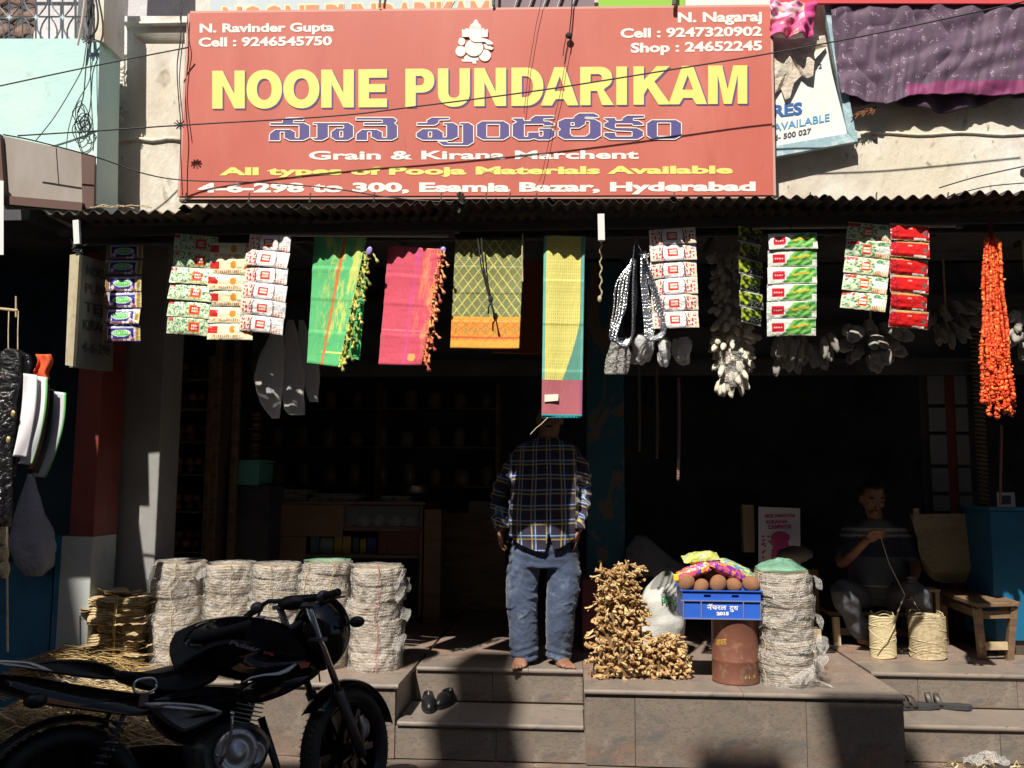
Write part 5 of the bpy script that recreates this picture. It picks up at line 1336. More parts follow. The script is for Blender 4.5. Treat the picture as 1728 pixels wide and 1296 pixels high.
# brown dry leaf bundle
lb = thing('leaf_bundle', 'tied bundle of brown dry leaves between the white pillar and the plate stacks', 'leaf bundle', (P(192,1125,5.62).x,5.66,Z1))
rr = random.Random(4); zz = 0
Hh = P(190,1003,5.6).z-Z1
lx = WLOC[lb.name]
for k, (h_, w_, ox) in enumerate(((.085,.165,.0),(.115,.165,-.01),(.06,.135,.02),(.115,.19,-.03),(.055,.19,.0))):
    b = MB(); N_ = 64; rows = 14; vs = []
    for r_ in range(rows+1):
        t_ = r_/rows
        for j in range(N_):
            a = 2*math.pi*j/N_; rd = w_*(1+.16*nz(math.cos(a)*2.4, math.sin(a)*2.4, k*4)+(.05 if r_ % 2 else -.03)+.09*nz(a*9, t_*6, k))-.02*abs(2*t_-1)**3
            vs.append(Vector((ox+rd*1.08*math.cos(a), rd*.85*math.sin(a), zz+h_*t_*.98+.016*nz(math.cos(a)*2, math.sin(a)*2, k+9))))
    fs = [(i_*N_+j, i_*N_+(j+1)%N_, (i_+1)*N_+(j+1)%N_, (i_+1)*N_+j) for i_ in range(rows) for j in range(N_)]+[tuple(range(N_-1,-1,-1)), tuple(rows*N_+j for j in range(N_))]
    b.add(vs, fs); b.build('leaf_layer', leafb, lb, local=True); zz += h_
prot = None
for i in range(70):
    b = MB() if i < 3 else None
    a = rr.uniform(0,6.28); z_ = rr.uniform(.0,zz) if i > 12 else zz+.004*i*.5; r_ = .15+rr.random()*.04 if i > 12 else rr.random()*.08
    if b:
        w2, l2 = .06, .08; ph = rr.random()*9
        b.grid(lambda u, v: ((u-.5)*w2*2*math.sin(math.pi*(.15+.7*v)), (v-.5)*l2*2, .012*nz(u*3+ph, v*3)), 5, 6); o = b.build('leaf', leafb, lb, local=True, smooth=True); prot = (prot or [])+[o]
    else: o = inst(prot[i % 3], 'leaf', lb, (0,0,0))
    o.location = (r_*1.1*math.cos(a), r_*.85*math.sin(a), z_+.003); o.rotation_euler = (rr.uniform(-.25,.25), rr.uniform(-.25,.25), a+rr.uniform(-.5,.5)+1.57)
b = MB(); ytw = mat('yellow_twine', (.65,.50,.12), .6)
for dx in (0,.012):
    b.tube([Vector((.0,-.05,zz+.015)), Vector((.04+dx,-.13,zz+.012)), Vector((.065+dx,-.19,zz-.05)), Vector((.062+dx,-.195,zz*.6)), Vector((.067+dx*.4,-.185,zz*.3)), Vector((.06+dx,-.18,.0))], .0028, 5)
b.tube([Vector((.0,-.10,zz+.015)), Vector((.10,-.14,zz+.0)), Vector((.18,-.06,zz-.02))], .0028, 5)
b.build('twine', ytw, lb, local=True)

# twig bundles
sm = []
stickm = mat('peeled_twigs', (.58,.42,.20), .7, vcol=True, var=[(40,(.35,.20,.09),.60,.75)], bump=(60,.4,.004))
def sticks(name, label, px, base, w, h, n, seed, layers, taper):
    rr = random.Random(seed); g0 = G(px, base, Z1); c = Vector((P(px, base, g0.y+.10).x, g0.y+.13, Z1))
    root = thing(name, label, 'twig bundle', c, 0, 'bundles of peeled twigs'); pr = []
    cols = [S(200,168,118), S(182,146,98), S(214,186,138), S(160,122,78)]
    for vi in range(6):
        b = MB(); L = .17; cc = cols[vi % 4]
        r1_ = .0115+.0025*(vi%3)
        b.tube([(0,-.09,0), (.002,-.088,.0), (.004*(vi-2),-.05,.003*(vi%3)), (-.003*vi,.03,0), (0,.06,.004)], [r1_*.75,r1_,r1_*.85,.0075,.006], 6, col=cc, flat=.55)
        b.tube([(0,-.04,0), (.016*(1 if vi % 2 else -1),-.078,.012)], [.006,.0055], 5, col=cc)
        pr.append(b)
    po_ = []
    for i in range(n):
        t_ = (i+.5)/n; zz = h*t_; ww = w*(1-taper*t_)*.5
        u = rr.uniform(-1,1); x_ = u*ww; front = -math.sqrt(max(0,1-u*u))*.085+rr.uniform(-.012,.02)
        if i < 6: o = pr[i].build('twig', stickm, root, local=True)
        else: o = inst(po_[i % 6], 'twig', root, (0,0,0))
        if i < 6: po_.append(o)
        top = max(0, (t_-.86)/.14)
        o.location = (x_, front+.03, zz+.012); o.rotation_euler = (rr.uniform(-.75,.9)-top*.6, rr.uniform(-3,3), u*.6+rr.uniform(-.7,.7)); k = rr.uniform(.7,1.15); o.scale = (k, rr.uniform(.5,.8), k)
    b = MB(); 
    b.loft([((0,.05,0.01),w*.45,.115,(1,0,0),(0,1,0)),((0,.05,h*.5),w*.45*(1-taper*.5),.11,(1,0,0),(0,1,0)),((0,.05,h*.92),w*.42*(1-taper),.09,(1,0,0),(0,1,0))], 16)
    b.build('core', mat('dark_twig_core', (.16,.10,.05), .9), root, local=True)
    return root
sticks('twig_bundle', 'tall stack of peeled yellow twigs beside the steps', 1046, 1150, .36, .66, 296, 2, 1, .30)
sticks('twig_bundle', 'short bundle of peeled twigs leaning right of the tall one', 1128, 1150, .30, .24, 130, 6, 1, .55)

# white sack, plastic bag
sk = thing('sack', 'white woven sack with green print behind the twig bundles', 'sack', (P(1115,1070,6.15).x,6.25,Z1))
ctr = WLOC[sk.name]; hs_ = P(1115,982,6.15).z-Z1
b = MB(); vs = []; N_ = 40; RW = 26
def skr(t_): return .60+.5*math.sin(math.pi*min(1,t_*.80+.18))**.6-.5*max(0,t_-.85)*3
for r_ in range(RW+1):
    t_ = r_/RW
    for j in range(N_):
        a = 2*math.pi*j/N_; k = skr(t_)*(1+.20*nz(math.cos(a)*1.5, math.sin(a)*1.5, t_*3)+.06*nz(a*3, t_*7)); vs.append(Vector((.155*k*math.cos(a)+.03*t_, .13*k*math.sin(a), hs_*t_*(1+.12*math.cos(a-1)*t_))))
b.add(vs, [(i_*N_+j, i_*N_+(j+1)%N_, (i_+1)*N_+(j+1)%N_, (i_+1)*N_+j) for i_ in range(RW) for j in range(N_)]+[tuple(range(N_-1,-1,-1)), tuple(RW*N_+j for j in range(N_))])
b.build('body', mat('white_woven_plastic', (.50,.50,.47), .6, bump=(40,.6,.01)), sk, smooth=True, local=True)
b = MB(); fnn = lambda x, y: P(x, y, 6.105); text_on(b, 'PRIYA', (1116,1018,1150,1026,12), fnn, .04); b.build('lettering', mat('green_ink', (.06,.30,.12), .7), sk)
bag('plastic_bag', 'grey crumpled plastic bag slumped over the white sack', [(1080,903,8),(1085,925,28),(1095,945,44),(1108,962,52),(1118,972,40)], 6.75, .4, mat('dim_grey_bag', (.16,.16,.16), .4, bump=(18,.8,.03)), 11)

# drum, crate, coconuts
gD = G(1243,1157,Z1); rD = .137; cD = Vector((P(1243,1157,gD.y+.1).x, gD.y+.125, Z1)); hD = P(1243,1044,gD.y).z-Z1
dr = thing('metal_drum', 'rusty brown metal drum under the blue crate', 'drum', cD)
b = MB(); b.lathe([(rD*.98,0),(rD*1.02,.006),(rD,.012),(rD,hD*.33),(rD*1.012,hD*.34),(rD,hD*.35),(rD,hD-.012),(rD*1.02,hD-.006),(rD,hD)], (0,0,0), 48)
b.build('body', mat('rusty_painted_drum', (.22,.085,.055), .5, .2, var=[(5,(.14,.07,.05),.45,.65),(18,(.30,.16,.10),.55,.7),(50,(.45,.35,.3),.72,.78)], bump=(30,.2,.004)), dr, local=True, smooth=True)
b = MB()
for (s_, qd) in (('\u0906\u0936\u0930\u093e', (1208,1090,1226,1088,11)), ('11.5', (1258,1146,1275,1144,5))):
    def fd(px, py):
        d = ray(px, py); o_ = CAMLOC-cD; A_ = d.x**2+d.y**2; B_ = 2*(o_.x*d.x+o_.y*d.y); C_ = o_.x**2+o_.y**2-(rD+.002)**2
        t_ = (-B_-math.sqrt(max(0,B_*B_-4*A_*C_)))/(2*A_); return CAMLOC+d*t_
    text_on(b, s_, qd, fd, .0)
b.build('lettering', mat('yellow_chalk', (.65,.42,.06), .8), dr)
crate = thing('blue_crate', 'blue plastic crate of coconuts with white writing, standing on the rusty drum', 'crate', cD+Vector((-.08,.0,hD)))
bl = mat('blue_crate_plastic', S(50,100,205), .4, dirt=(8,.85))
YK = gD.y-.02
Kx = lambda px: P(px, 1020, YK).x
Kz = lambda py: P(1220, py, YK).z
zb = cD.z+hD+.002; zt2 = Kz(998); xa, xb = Kx(1152), Kx(1284); yk1 = YK+.30
dzs = zb-Kz(1046)
b = MB(); w_ = .006
for nm_, l_, h_ in (('bottom',(xa,YK,zb),(xb,yk1,zb+.008)), ('rear_wall',(xa,yk1-w_,zb+.008),(xb,yk1,zt2)), ('side_wall',(xa,YK+w_,zb+.008),(xa+w_,yk1-w_,zt2)), ('side_wall',(xb-w_,YK+w_,zb+.008),(xb,yk1-w_,zt2))):
    bb = MB(); bb.box(l_, h_); bb.build(nm_, bl, crate)
b.box((xa,YK,zb+.008), (xb,YK+w_,zt2-.052))
hx = [(Kx(1188),Kx(1200)), (Kx(1235),Kx(1247))]; zh0, zh1 = zt2-.035, zt2-.02; xcur = xa
for (h0, h1) in hx:
    b.box((xcur,YK,zt2-.052), (h0,YK+w_,zt2)); b.box((h0,YK,zt2-.052), (h1,YK+w_,zh0)); b.box((h0,YK,zh1), (h1,YK+w_,zt2)); xcur = h1
b.box((xcur,YK,zt2-.052), (xb,YK+w_,zt2)); b.build('front_wall', bl, crate)
b = MB(); e = .012
b.box((xa-e,YK-e,zt2), (xb+e,YK+.004,zt2+.006)); b.box((xa-e,yk1-.004,zt2), (xb+e,yk1+e,zt2+.006)); b.box((xa-e,YK+.0041,zt2), (xa+.004,yk1-.0041,zt2+.006)); b.box((xb-.004,YK+.0041,zt2), (xb+e,yk1-.0041,zt2+.006)); b.build('rim', bl, crate)
for nm, zz_ in (('rib', zt2-.058), ('rib', zb-.004)):
    b = MB(); b.box((xa-e,YK-e,zz_), (xb+e,YK-.0005,zz_+.006)); b.build(nm, mat('dusty_blue_plastic', (.16,.19,.34), .6), crate)
for px in (1153,1183,1254,1283):
    b = MB(); b.box((Kx(px)-.003,YK-e+.001,zb+.0025), (Kx(px)+.003,YK-.0005,zt2-.0585)); b.build('rib', mat('dusty_blue_plastic'), crate)
b = MB(); fk = lambda x, y: Vector((Kx(x), YK-.002, zt2+(998-y)*.00365*((Kz(998)-Kz(1046))/.175)*.98)); fk2 = lambda x, y: P(x, y, YK-.002)
text_on(b, '\u0928\u0945\u091a\u0930\u0932', (1193,1029,1226,1029.5,8), fk2, .02); text_on(b, '\u0926\u0941\u0927', (1231,1030,1246,1030,8), fk2, .02); text_on(b, '2015', (1209,1038.5,1230,1038.5,6), fk2, .06)
b.build('lettering', mat('white_ink', (.85,.85,.85), .6), crate)
coc = mat('coconut_husk', (.36,.17,.085), .9, var=[(8,(.22,.10,.05),.45,.65),(70,(.50,.28,.15),.6,.75)], bump=(120,.8,.004), aniso=(1,1,4))
coco = None
for i, (px, py, r_, dy) in enumerate(((1158,983,.052,.06),(1183,990,.046,.05),(1212,985,.050,.045),(1238,988,.046,.06),(1267,986,.050,.05),(1200,972,.045,.14),(1230,975,.045,.15),(1172,975,.045,.16),(1255,975,.045,.15))):
    p = P(px, py, YK+dy)
    if coco is None:
        b = MB(); b.ell((0,0,0), (1,.92,1.12), nu=24, nv=16, fn=lambda q: 1-.10*max(0,q.z-.6)+.03*nz(q.x*3, q.y*3, q.z*3)); coco = b.build('coconut', coc, local=True, smooth=True); o = coco
    else: o = coco.copy(); COL.objects.link(o)
    o.location = p; o.scale = (r_, r_, r_); o.rotation_euler = (random.uniform(-1,1), random.uniform(-1.3,1.3), random.random()*6)
    tag(o, ['brown coconut at the left end of the crate','half hidden coconut second from the left','largest round coconut in the middle of the crate','coconut right of the crate middle','orange brown coconut at the right end of the crate','coconut in the back row under the packets, near the middle','coconut in the back row, right of the middle','coconut in the back row at left','coconut in the back row at right'][i], 'coconut', 'coconuts in the blue crate')
def snack(label, a, c, wd, Yv, cols, seed, dz=0):
    p0 = P(*a, Yv); p1 = P(*c, Yv+.02); d = (p1-p0); L = d.length; d.normalize(); up = Vector((0,-.45,1)); s_ = d.cross(up).normalized(); n_ = s_.cross(d).normalized()
    if n_.z < 0: n_ = -n_
    def sc(u, v):
        k = nz(u*5, v*4, seed)+.25*math.sin(u*12+v*7)
        if k > .28: return cols[0]
        if k > .08: return cols[1]
        if k > -.15: return cols[2]
        return cols[3 % len(cols)]
    def f(u, v, sg):
        edge = min(1, 4.5*min(u, 1-u))*math.sin(math.pi*min(1,max(0,v)))**.6
        return p0+d*(L*u)+s_*((v-.5)*wd)+n_*(sg*.035*edge+.005*nz(u*7, v*6, seed))
    b = MB(); b.grid(lambda u, v: f(u, v, 1), 40, 22, sc); b.grid(lambda u, v: f(u, 1-v, -1), 40, 22, lambda u, v: sc(u, 1-v))
    return tag(b.build('packet', mat('foil_print', vcol=True, rough=.18, bump=(35,.6,.01)), smooth=True), label, 'packet', 'bright packets on the coconuts')
Yp = YK+.08
snack('lower purple, orange and pink packet lying on the left coconuts', (1144,972), (1206,952), .085, Yp-.01, [S(225,120,80), S(235,190,70), S(120,70,160), S(225,90,110)], 3)
snack('pale green and yellow packet on top at the left', (1152,944), (1212,938), .09, Yp+.02, [S(190,200,90), S(150,175,100), S(225,205,90), S(180,190,140)], 8)
snack('purple and orange packet sloping down across the crate middle', (1196,950), (1262,978), .06, Yp-.02, [S(235,140,80), S(130,60,150), S(115,55,150), S(200,90,130)], 14)
snack('long yellow, grey and blue packet sloping down to the right end', (1206,944), (1276,976), .075, Yp+.03, [S(225,210,80), S(150,160,165), S(90,150,165), S(190,195,120)], 21)
b = MB(); b.box(P(1142,974,YK+.05)+Vector((-.02,-.01,-.02)), P(1142,974,YK+.05)+Vector((.012,.03,.016))); tag(b.build('yellow_wrapper', mat('yellow_foil', (.8,.6,.05), .3), bevel=.004), 'yellow wrapper end at the left corner of the crate', 'wrapper')

# twine spools
def spool(label, px, base, top, wpx, seed, m):
    g0 = G(px, base, Z1); rad = (G(px+wpx/2, base, Z1)-g0).length; c = Vector((P(px, base, g0.y+rad*.8).x, g0.y+rad*.8, Z1)); H = P(px, top, g0.y+.02).z-Z1
    root = thing('twine_spool', label, 'twine spool', c, 0, 'big twine spools on the platform'); rr = random.Random(seed)
    b = MB(); b.lathe([(rad*.9,0),(rad*.97,.01),(rad*.97,H*.97),(rad*.85,H),(.03,H-.005),(.03,H-.06)], (0,0,0), 40); b.build('core', m, root, local=True)
    n = int(H/.0085); pts = []
    tilt = .1
    for i in range(n*24):
        a = i/24*2*math.pi; z_ = .006+(H-.012)*(i/(n*24)); k = math.sin(z_/H*9+seed); pts.append(Vector(((rad*.985)*math.cos(a), rad*.985*math.sin(a), z_+.009*math.sin(a+seed)*k+.002*nz(a*3, z_*20))))
    for v in pts: v.z = max(.003, v.z)
    b = MB(); b.tube(pts, .0040, 5); b.build('winding', m, root, local=True, smooth=True)
    b = MB()
    for j in range(16):
        a0_ = rr.random()*6.28; z0_ = rr.uniform(.02,H*.9); sl = rr.uniform(-.05,.05)
        b.tube([Vector((rad*1.012*math.cos(a0_+i*.1), rad*1.012*math.sin(a0_+i*.1), min(H-.004, max(.006, z0_+sl*i/12)))) for i in range(rr.randint(10,26))], .0034, 5)
    for j in range(3): a0_ = rr.random()*6.28; b.tube([Vector((rad*math.cos(a0_+i*.25)*(1-.02*i), rad*math.sin(a0_+i*.25), H+.01+.012*math.sin(i*.9))) for i in range(10)], .003, 5)
    b.build('loose_strand', m, root, local=True, smooth=True)
    return root
spool('narrow pale twine spool in front of the seated man', 1491, 1112, 1040, 41, 1, mat('pale_twine', (.66,.56,.34), .8, bump=(150,.6,.004)))
spool('wide jute twine spool left of the wooden bench', 1567, 1114, 1040, 58, 4, twinem)
def strand(pts, label, r=.0028):
    b = MB(); b.tube([P(*q) for q in pts], r, 5); tag(b.build('twine_strand', twinem), label, 'twine')
strand([(1526,1006,6.45),(1516,1030,6.35),(1508,1060,6.28),(1498,1080,6.26),(1480,1094,6.26)], 'twine running from the man\'s hand down over the narrow spool', .0045)
strand([(1537,1007,6.45),(1548,1025,6.4),(1558,1040,6.38)], 'twine running from the man\'s hand to the wide spool')
strand([(1486,905,6.5),(1500,950,6.45),(1520,990,6.42),(1527,1004,6.42)], 'twine stretched between the seated man\'s two hands', .0035)

# bench
def bench():
    root = thing('wooden_bench', 'worn wooden bench at the right with a shadowed top', 'bench', G(1660,1112,Z1))
    zt = P(1680,1012,6.35).z
    a = Vector(P(1598,1001,6.95)); bq = Vector(P(1718,1014,6.25))
    A1 = G(1580,994,zt); A2 = G(1652,992,zt); B1 = G(1648,1018,zt); B2 = G(1722,1016,zt)
    b = MB(); th = Vector((0,0,-.028)); b.hexa([B1+th,B2+th,A2+th,A1+th],[B1,B2,A2,A1]); b.build('seat_plank', woodm, root, bevel=.004)
    def leg(p, q, w=.045):
        b = MB(); b.beam(p, q, w, w, up=(0,1,0)); b.build('leg', woodm, root, bevel=.003)
    d = Vector((0,0,-.03))
    legs = {}
    for nm, P_, base in (('fl', B1.lerp(A1,.06).lerp(B2,.06), (1658,1113)), ('fr', B2.lerp(A2,.06).lerp(B1,.12), (1703,1113))):
        g_ = G(*base, Z1); leg(g_, P_+d); legs[nm] = (g_, P_+d)
    for nm, P_ in (('bl', A1.lerp(B1,.08).lerp(A2,.08)), ('br', A2.lerp(B2,.08).lerp(A1,.12))):
        g_ = Vector((P_.x, P_.y, Z1)); leg(g_, P_+d); legs[nm] = (g_, P_+d)
    def rail(a_, c_, t_, nm='rail'):
        b = MB(); b.beam(legs[a_][0].lerp(legs[a_][1], t_), legs[c_][0].lerp(legs[c_][1], t_), .025, .05); b.build(nm, wood_l if nm == 'stretcher' else woodm, root)
    rail('fl','fr',.85); rail('fl','bl',.87); rail('fr','br',.87); rail('bl','br',.85); rail('fl','fr',.26,'stretcher')
bench()
st = thing('small_stool', 'small pale wooden stool behind the wide twine spool', 'stool', G(1575,1080,Z1))
zt = P(1578,994,6.7).z; c = Vector((P(1573,994,6.7).x, 6.75, zt))
b = MB(); b.box((c.x-.09,c.y-.07,zt-.022),(c.x+.05,c.y+.1,zt)); b.build('seat', wood_l, st, bevel=.003)
for dx, dy in ((-.05,-.05),(.03,-.05),(-.05,.08),(.03,.08)):
    b = MB(); b.beam((c.x+dx,c.y+dy,Z1),(c.x+dx,c.y+dy,zt-.023), .028, .028, up=(0,1,0)); b.build('leg', wood_l, st)
b = MB(); b.box((P(1375,1075,6.2).x,6.3,P(1375,1088,6.2).z+.0), (P(1393,1075,6.2).x,6.4,P(1375,1066,6.2).z)); b.box((P(1377,1075,6.2).x,6.31,Z1),(P(1384,1075,6.2).x,6.39,P(1375,1088,6.2).z)); tag(b.build('wood_offcut', wood_l), 'small pale wooden block behind the tallest plate stack', 'block')

# winnowing fans
wf = thing('winnowing_fans', 'leaning stack of woven winnowing fans behind the bench', 'baskets', P(1600,985,6.95))
fanm = mat('woven_bamboo', (.36,.30,.19), .8, var=[(3,(.24,.19,.12),.45,.7),(40,(.42,.36,.24),.5,.65)], bump=(110,.7,.006), aniso=(1,1,2))
for k in range(6):
    pl_ = []
    dx = 3.2*k; dy = 3.5*k; Yk = 6.9+.022*k
    for (x, y) in ((1535,868),(1658,866),(1660,890)): pl_.append((x+dx*.5, y))
    for i in range(9): a = i/8*math.pi/2; pl_.append((1618+40*math.cos(a)+dx*.6, 915+52*math.sin(a)*.95+dy))
    for i in range(9): a = math.pi/2+i/8*math.pi/2; pl_.append((1592+42*math.cos(a)+dx*.2, 915+50*math.sin(a)+dy))
    b = MB(); b.prism(pl_, lambda x, y, kk: P(x, y, Yk+.012*kk-.0006*(y-865)), True); b.build('fan', fanm, wf)
    b = MB(); b.tube([P(x, y, Yk-.004-.0006*(y-865)) for x, y in pl_[1:]], .006, 5); b.build('rim', mat('cane_rim', (.42,.34,.20), .7), wf)
for px in (1546,1645):
    b = MB(); b.beam(P(px,858,6.86), P(px,885,6.86), .04, .012); b.build('binding', fanm, wf)

# footwear
def clog(cx, cy, z, ang, label):
    p = G(cx, cy, z); root = thing('black_shoe', label, 'shoe', p, ang, 'black shoes on the lower step')
    b = MB(); N_ = 28; vs = []
    def foot(a, s): return Vector((.042*s*math.cos(a)*(1+.12*math.sin(a)), .125*s*math.sin(a), 0))
    b.loft([((0,0,.0),.042,.125,(1,0,0),(0,1,0)),((0,0,.016),.045,.129,(1,0,0),(0,1,0)),((0,0,.017),.043,.126,(1,0,0),(0,1,0))], 28); b.build('sole', rubber, root, local=True, smooth=False)
    b = MB()
    secs = [((0,.0,.017),.043,.125),((0,.0,.04),.043,.122),((0,.01,.06),.039,.105),((0,.03,.075),.033,.075),((0,.045,.086),.029,.055),((0,.045,.080),.024,.05),((0,.04,.05),.024,.05)]
    b.loft([(c_, u, v, (1,0,0), (0,1,0)) for c_, u, v in secs], 28); b.build('upper', blackp, root, local=True, smooth=True)
    b = MB(); b.tube([Vector((.04*math.cos(t_/10*math.pi), -.02, .045+.03*math.sin(t_/10*math.pi))) for t_ in range(11)], .008, 6); b.build('strap', blackp, root, local=True)
clog(723,1196,Z2+.002,R(12),'left one of the pair of black closed shoes on the lower step')
clog(751,1190,Z2+.002,R(-14),'right one of the pair of black closed shoes on the lower step')
def slipper(cx, cy, z, ang, label):
    p = G(cx, cy, z); root = thing('slipper', label, 'slipper', p, ang, 'dark strap slippers on the right step')
    poly = [(-.04,-.12),(-.045,-.06),(-.036,0),(-.042,.06),(-.045,.10),(-.03,.135),(0,.145),(.03,.13),(.042,.09),(.036,.03),(.03,-.03),(.036,-.09),(.02,-.13),(-.015,-.14)]
    b = MB(); b.prism(poly, lambda x, y, k: Vector((x, y, .002+.018*(1-k)+.004*(y/.14)**2)), True); b.build('sole', mat('dark_grey_rubber', (.035,.035,.037), .7), root, local=True); root.scale = (1.15,1.15,1.35)
    for (y0, hh) in ((.06,.052),(.015,.045)):
        b = MB(); b.grid(lambda u, v: Vector((-.042*math.cos(u*math.pi)*1.02, y0+.03*(v-.5)+.02*math.sin(u*math.pi), .015+hh*math.sin(u*math.pi))), 14, 3); b.build('strap', mat('dark_brown_strap', (.05,.04,.035), .5), root, local=True, smooth=True, solid=.004)
slipper(1543,1196,Z2+.002,R(100),'left slipper, partly in the shade against the step corner')
slipper(1592,1194,Z2+.002,R(70),'right slipper lying in the sun with its strap raised')

# straw and litter
def straw(name, label, n, seed, area, z, L=(.1,.3), r=.0022, lift=.1, cols=None):
    rr = random.Random(seed); b = MB(); cols = cols or [S(180,158,114), S(152,128,88), S(118,96,64), S(204,188,148)]
    for i in range(n):
        x = rr.uniform(area[0], area[1]); y = rr.uniform(area[2], area[3]); h = max(.0, 1-((x-(area[0]+area[1])/2)/((area[1]-area[0])/2))**2)*lift*rr.random()
        a = rr.gauss(.15, .55); l = rr.uniform(*L); d = Vector((math.cos(a), math.sin(a)*.6, rr.uniform(-.12,.28))); p = Vector((x, y, z+h+.004)); q = p+d*l*.5+Vector((0,0,rr.uniform(-.01,.03))); e_ = p+d*l; e_.z = max(z+.003, e_.z-.02); q.z = max(z+.003, q.z)
        b.tube([p, q, e_], r*rr.uniform(.6,1.6), 3, col=rr.choice(cols), cap=False, flat=.5)
    return tag(b.build(name, strawm), label, 'straw', kind='stuff')
straw('straw_pile', 'heap of dry straw on the ground behind the motorcycle', 5200, 3, (-3.6,-2.05,4.75,5.25), 0, lift=.42)
straw('straw_heap', 'dry grass lying at the foot of the blue panel and the leaf bundle', 1600, 5, (-3.6,-2.65,5.25,5.5), .3, lift=.25, cols=[S(150,125,80), S(120,98,60), S(190,160,105)])
straw('straw_scatter', 'few loose straws on the ground below the steps', 50, 6, (-1.6,.2,4.6,5.2), 0, (.03,.09), .0015, .0)
b = MB()
for k in range(9):
    p = Vector((random.uniform(-3.4,-2.3), random.uniform(4.8,5.2), .25)); 
b = MB(); b.grid(lambda u, v: G(1625+80*u, 1296-22*v, .002+.05*math.sin(u*3.1)*v)+Vector((0,0,.02+.025*nz(u*5, v*4))), 24, 12)
tag(b.build('crumpled_film', film, smooth=True, solid=.001), 'crumpled clear plastic litter at the bottom right', 'litter')
straw('litter', 'dry leaf litter along the foot of the right steps', 55, 8, (1.9,3.0,5.25,5.44), 0, (.03,.08), .004, .02)

# neighbour's hanging black garment and curved folders
bg_ = thing('hanging_garment', 'glossy black plastic garment hanging at the far left edge', 'garment', P(25,590,4.7))
b = MB(); secs = []
for (px, py, hw) in ((22,590,10),(20,598,26),(14,620,34),(8,680,26),(4,760,22),(2,830,20),(0,900,16)):
    c = P(px, py, 4.72); h_ = (P(px+hw, py, 4.72)-c).length; secs.append((c, h_, .05, Vector((1,0,0)), Vector((0,1,0))))
n = 28; vs = []; fine = []
for i in range(len(secs)-1):
    for k in range(6):
        t_ = k/6; A_, B_ = secs[i], secs[i+1]; fine.append((A_[0].lerp(B_[0], t_), A_[1]*(1-t_)+B_[1]*t_, .05))
for (c, ru, rv) in fine:
    for j in range(n): a = 2*math.pi*j/n; k = 1+.18*nz(math.cos(a)*3, math.sin(a)*3, c.z*6)+.08*math.cos(a*6+c.z*5); vs.append(c+Vector((ru*k*math.cos(a), rv*k*math.sin(a), 0)))
k = len(fine); b.add(vs, [(i*n+j, i*n+(j+1)%n, (i+1)*n+(j+1)%n, (i+1)*n+j) for i in range(k-1) for j in range(n)]+[tuple(range(n-1,-1,-1)), tuple((k-1)*n+j for j in range(n))])
b.build('body', mat('glossy_black_vinyl', (.012,.011,.013), .12, bump=(20,.8,.03)), bg_, smooth=True)
for px in (14,30):
    b = MB(); b.tube([P(px,592,4.72), P(px,560,4.73), P(px+1,525,4.74)], .0035, 5); b.build('hanger_wire', twinem, bg_)
b = MB(); b.tube([P(-10,520,4.74), P(30,524,4.74)], .008, 6); b.tube([P(27,500,4.74), P(27,535,4.74)], .005, 6); b.build('hanger_bar', wood_l, bg_)
for k, (px, py) in enumerate(((22,698),(14,742))):
    b = MB(); b.ell(P(px, py, 4.66), (.012,.006,.018), fn=lambda q: 1+.3*nz(q.x*3, q.y*3, q.z*3)); b.build('brass_bell', mat('pale_brass', (.6,.45,.2), .35, .6), bg_)
cvs = [((48,630,30,770),(60,634,75,640),S(240,235,240),0),((66,634,40,782),(0,0,0,0),S(225,225,228),1),((76,645,50,790),(0,0,0,0),S(120,60,70),2),((84,655,58,796),(0,0,0,0),S(45,60,50),3),((97,660,62,803),(0,0,0,0),S(205,203,210),4)]
for (a_, _, c_, k) in cvs:
    x0, y0, x1, y1 = a_; w = 17 if k in (0,1,4) else 8
    def cf(u, v):
        yy = y0+(y1-y0)*v; bowx = x0+(x1-x0)*v**2.2; return P(bowx-w*.5+w*u*1.35, yy+3*u, 4.70+.03*k+.012*u+.008*math.sin(v*5+u*3))
    b = MB(); b.grid(cf, 8, 30, lambda u, v: c_ if not (u > .88 and k in (1,4)) else S(110,190,110))
    tag(b.build('curved_folder', printed_matt, smooth=True, solid=.006), ['widest white curved sheet nearest the black garment','second white curved sheet with a green edge','dark red edged curved sheet between white and green ones','thin dark green curved sheet','outermost grey white curved sheet nearest the red pillar'][k], 'folder', 'curved sheets hanging at the left')
b = MB(); b.grid(lambda u, v: P(60+26*u+4*math.sin(v*6), 598+42*v, 4.85+.02*math.sin(u*7)), 10, 10)
tag(b.build('orange_cloth', mat('orange_cloth', S(215,85,45), .7), smooth=True, solid=.004), 'small crumpled orange cloth behind the black garment', 'cloth')
bag('carrier_bag', 'grey cloudy carrier bag hanging low at the far left', [(52,800,5),(52,830,12),(52,870,26),(55,920,38),(56,955,30),(56,972,14)], 5.5, .5, mat('bluish_bag', (.34,.35,.42), .4, alpha=.9, bump=(16,.8,.03)), 15, 'bag')
b = MB(); b.tube([P(12,860,5.0), P(12,960,5.0), P(13,1100,5.0)], .006, 6); tag(b.build('rope', twinem), 'vertical rope at the far left edge', 'rope')
for k in range(4):
    b = MB(); b.ell(P(3+k*1.5, 880+k*27, 5.05), (.03,.03,.05), fn=lambda q: 1+.3*nz(q.x*3, q.y*3, q.z*3+k), nu=12, nv=8); tag(b.build('loofah', twinem, smooth=True), ['topmost','second','third','lowest'][k]+' pale fibre bundle on the far left rope', 'fibre bundle', 'fibre bundles at the far left')
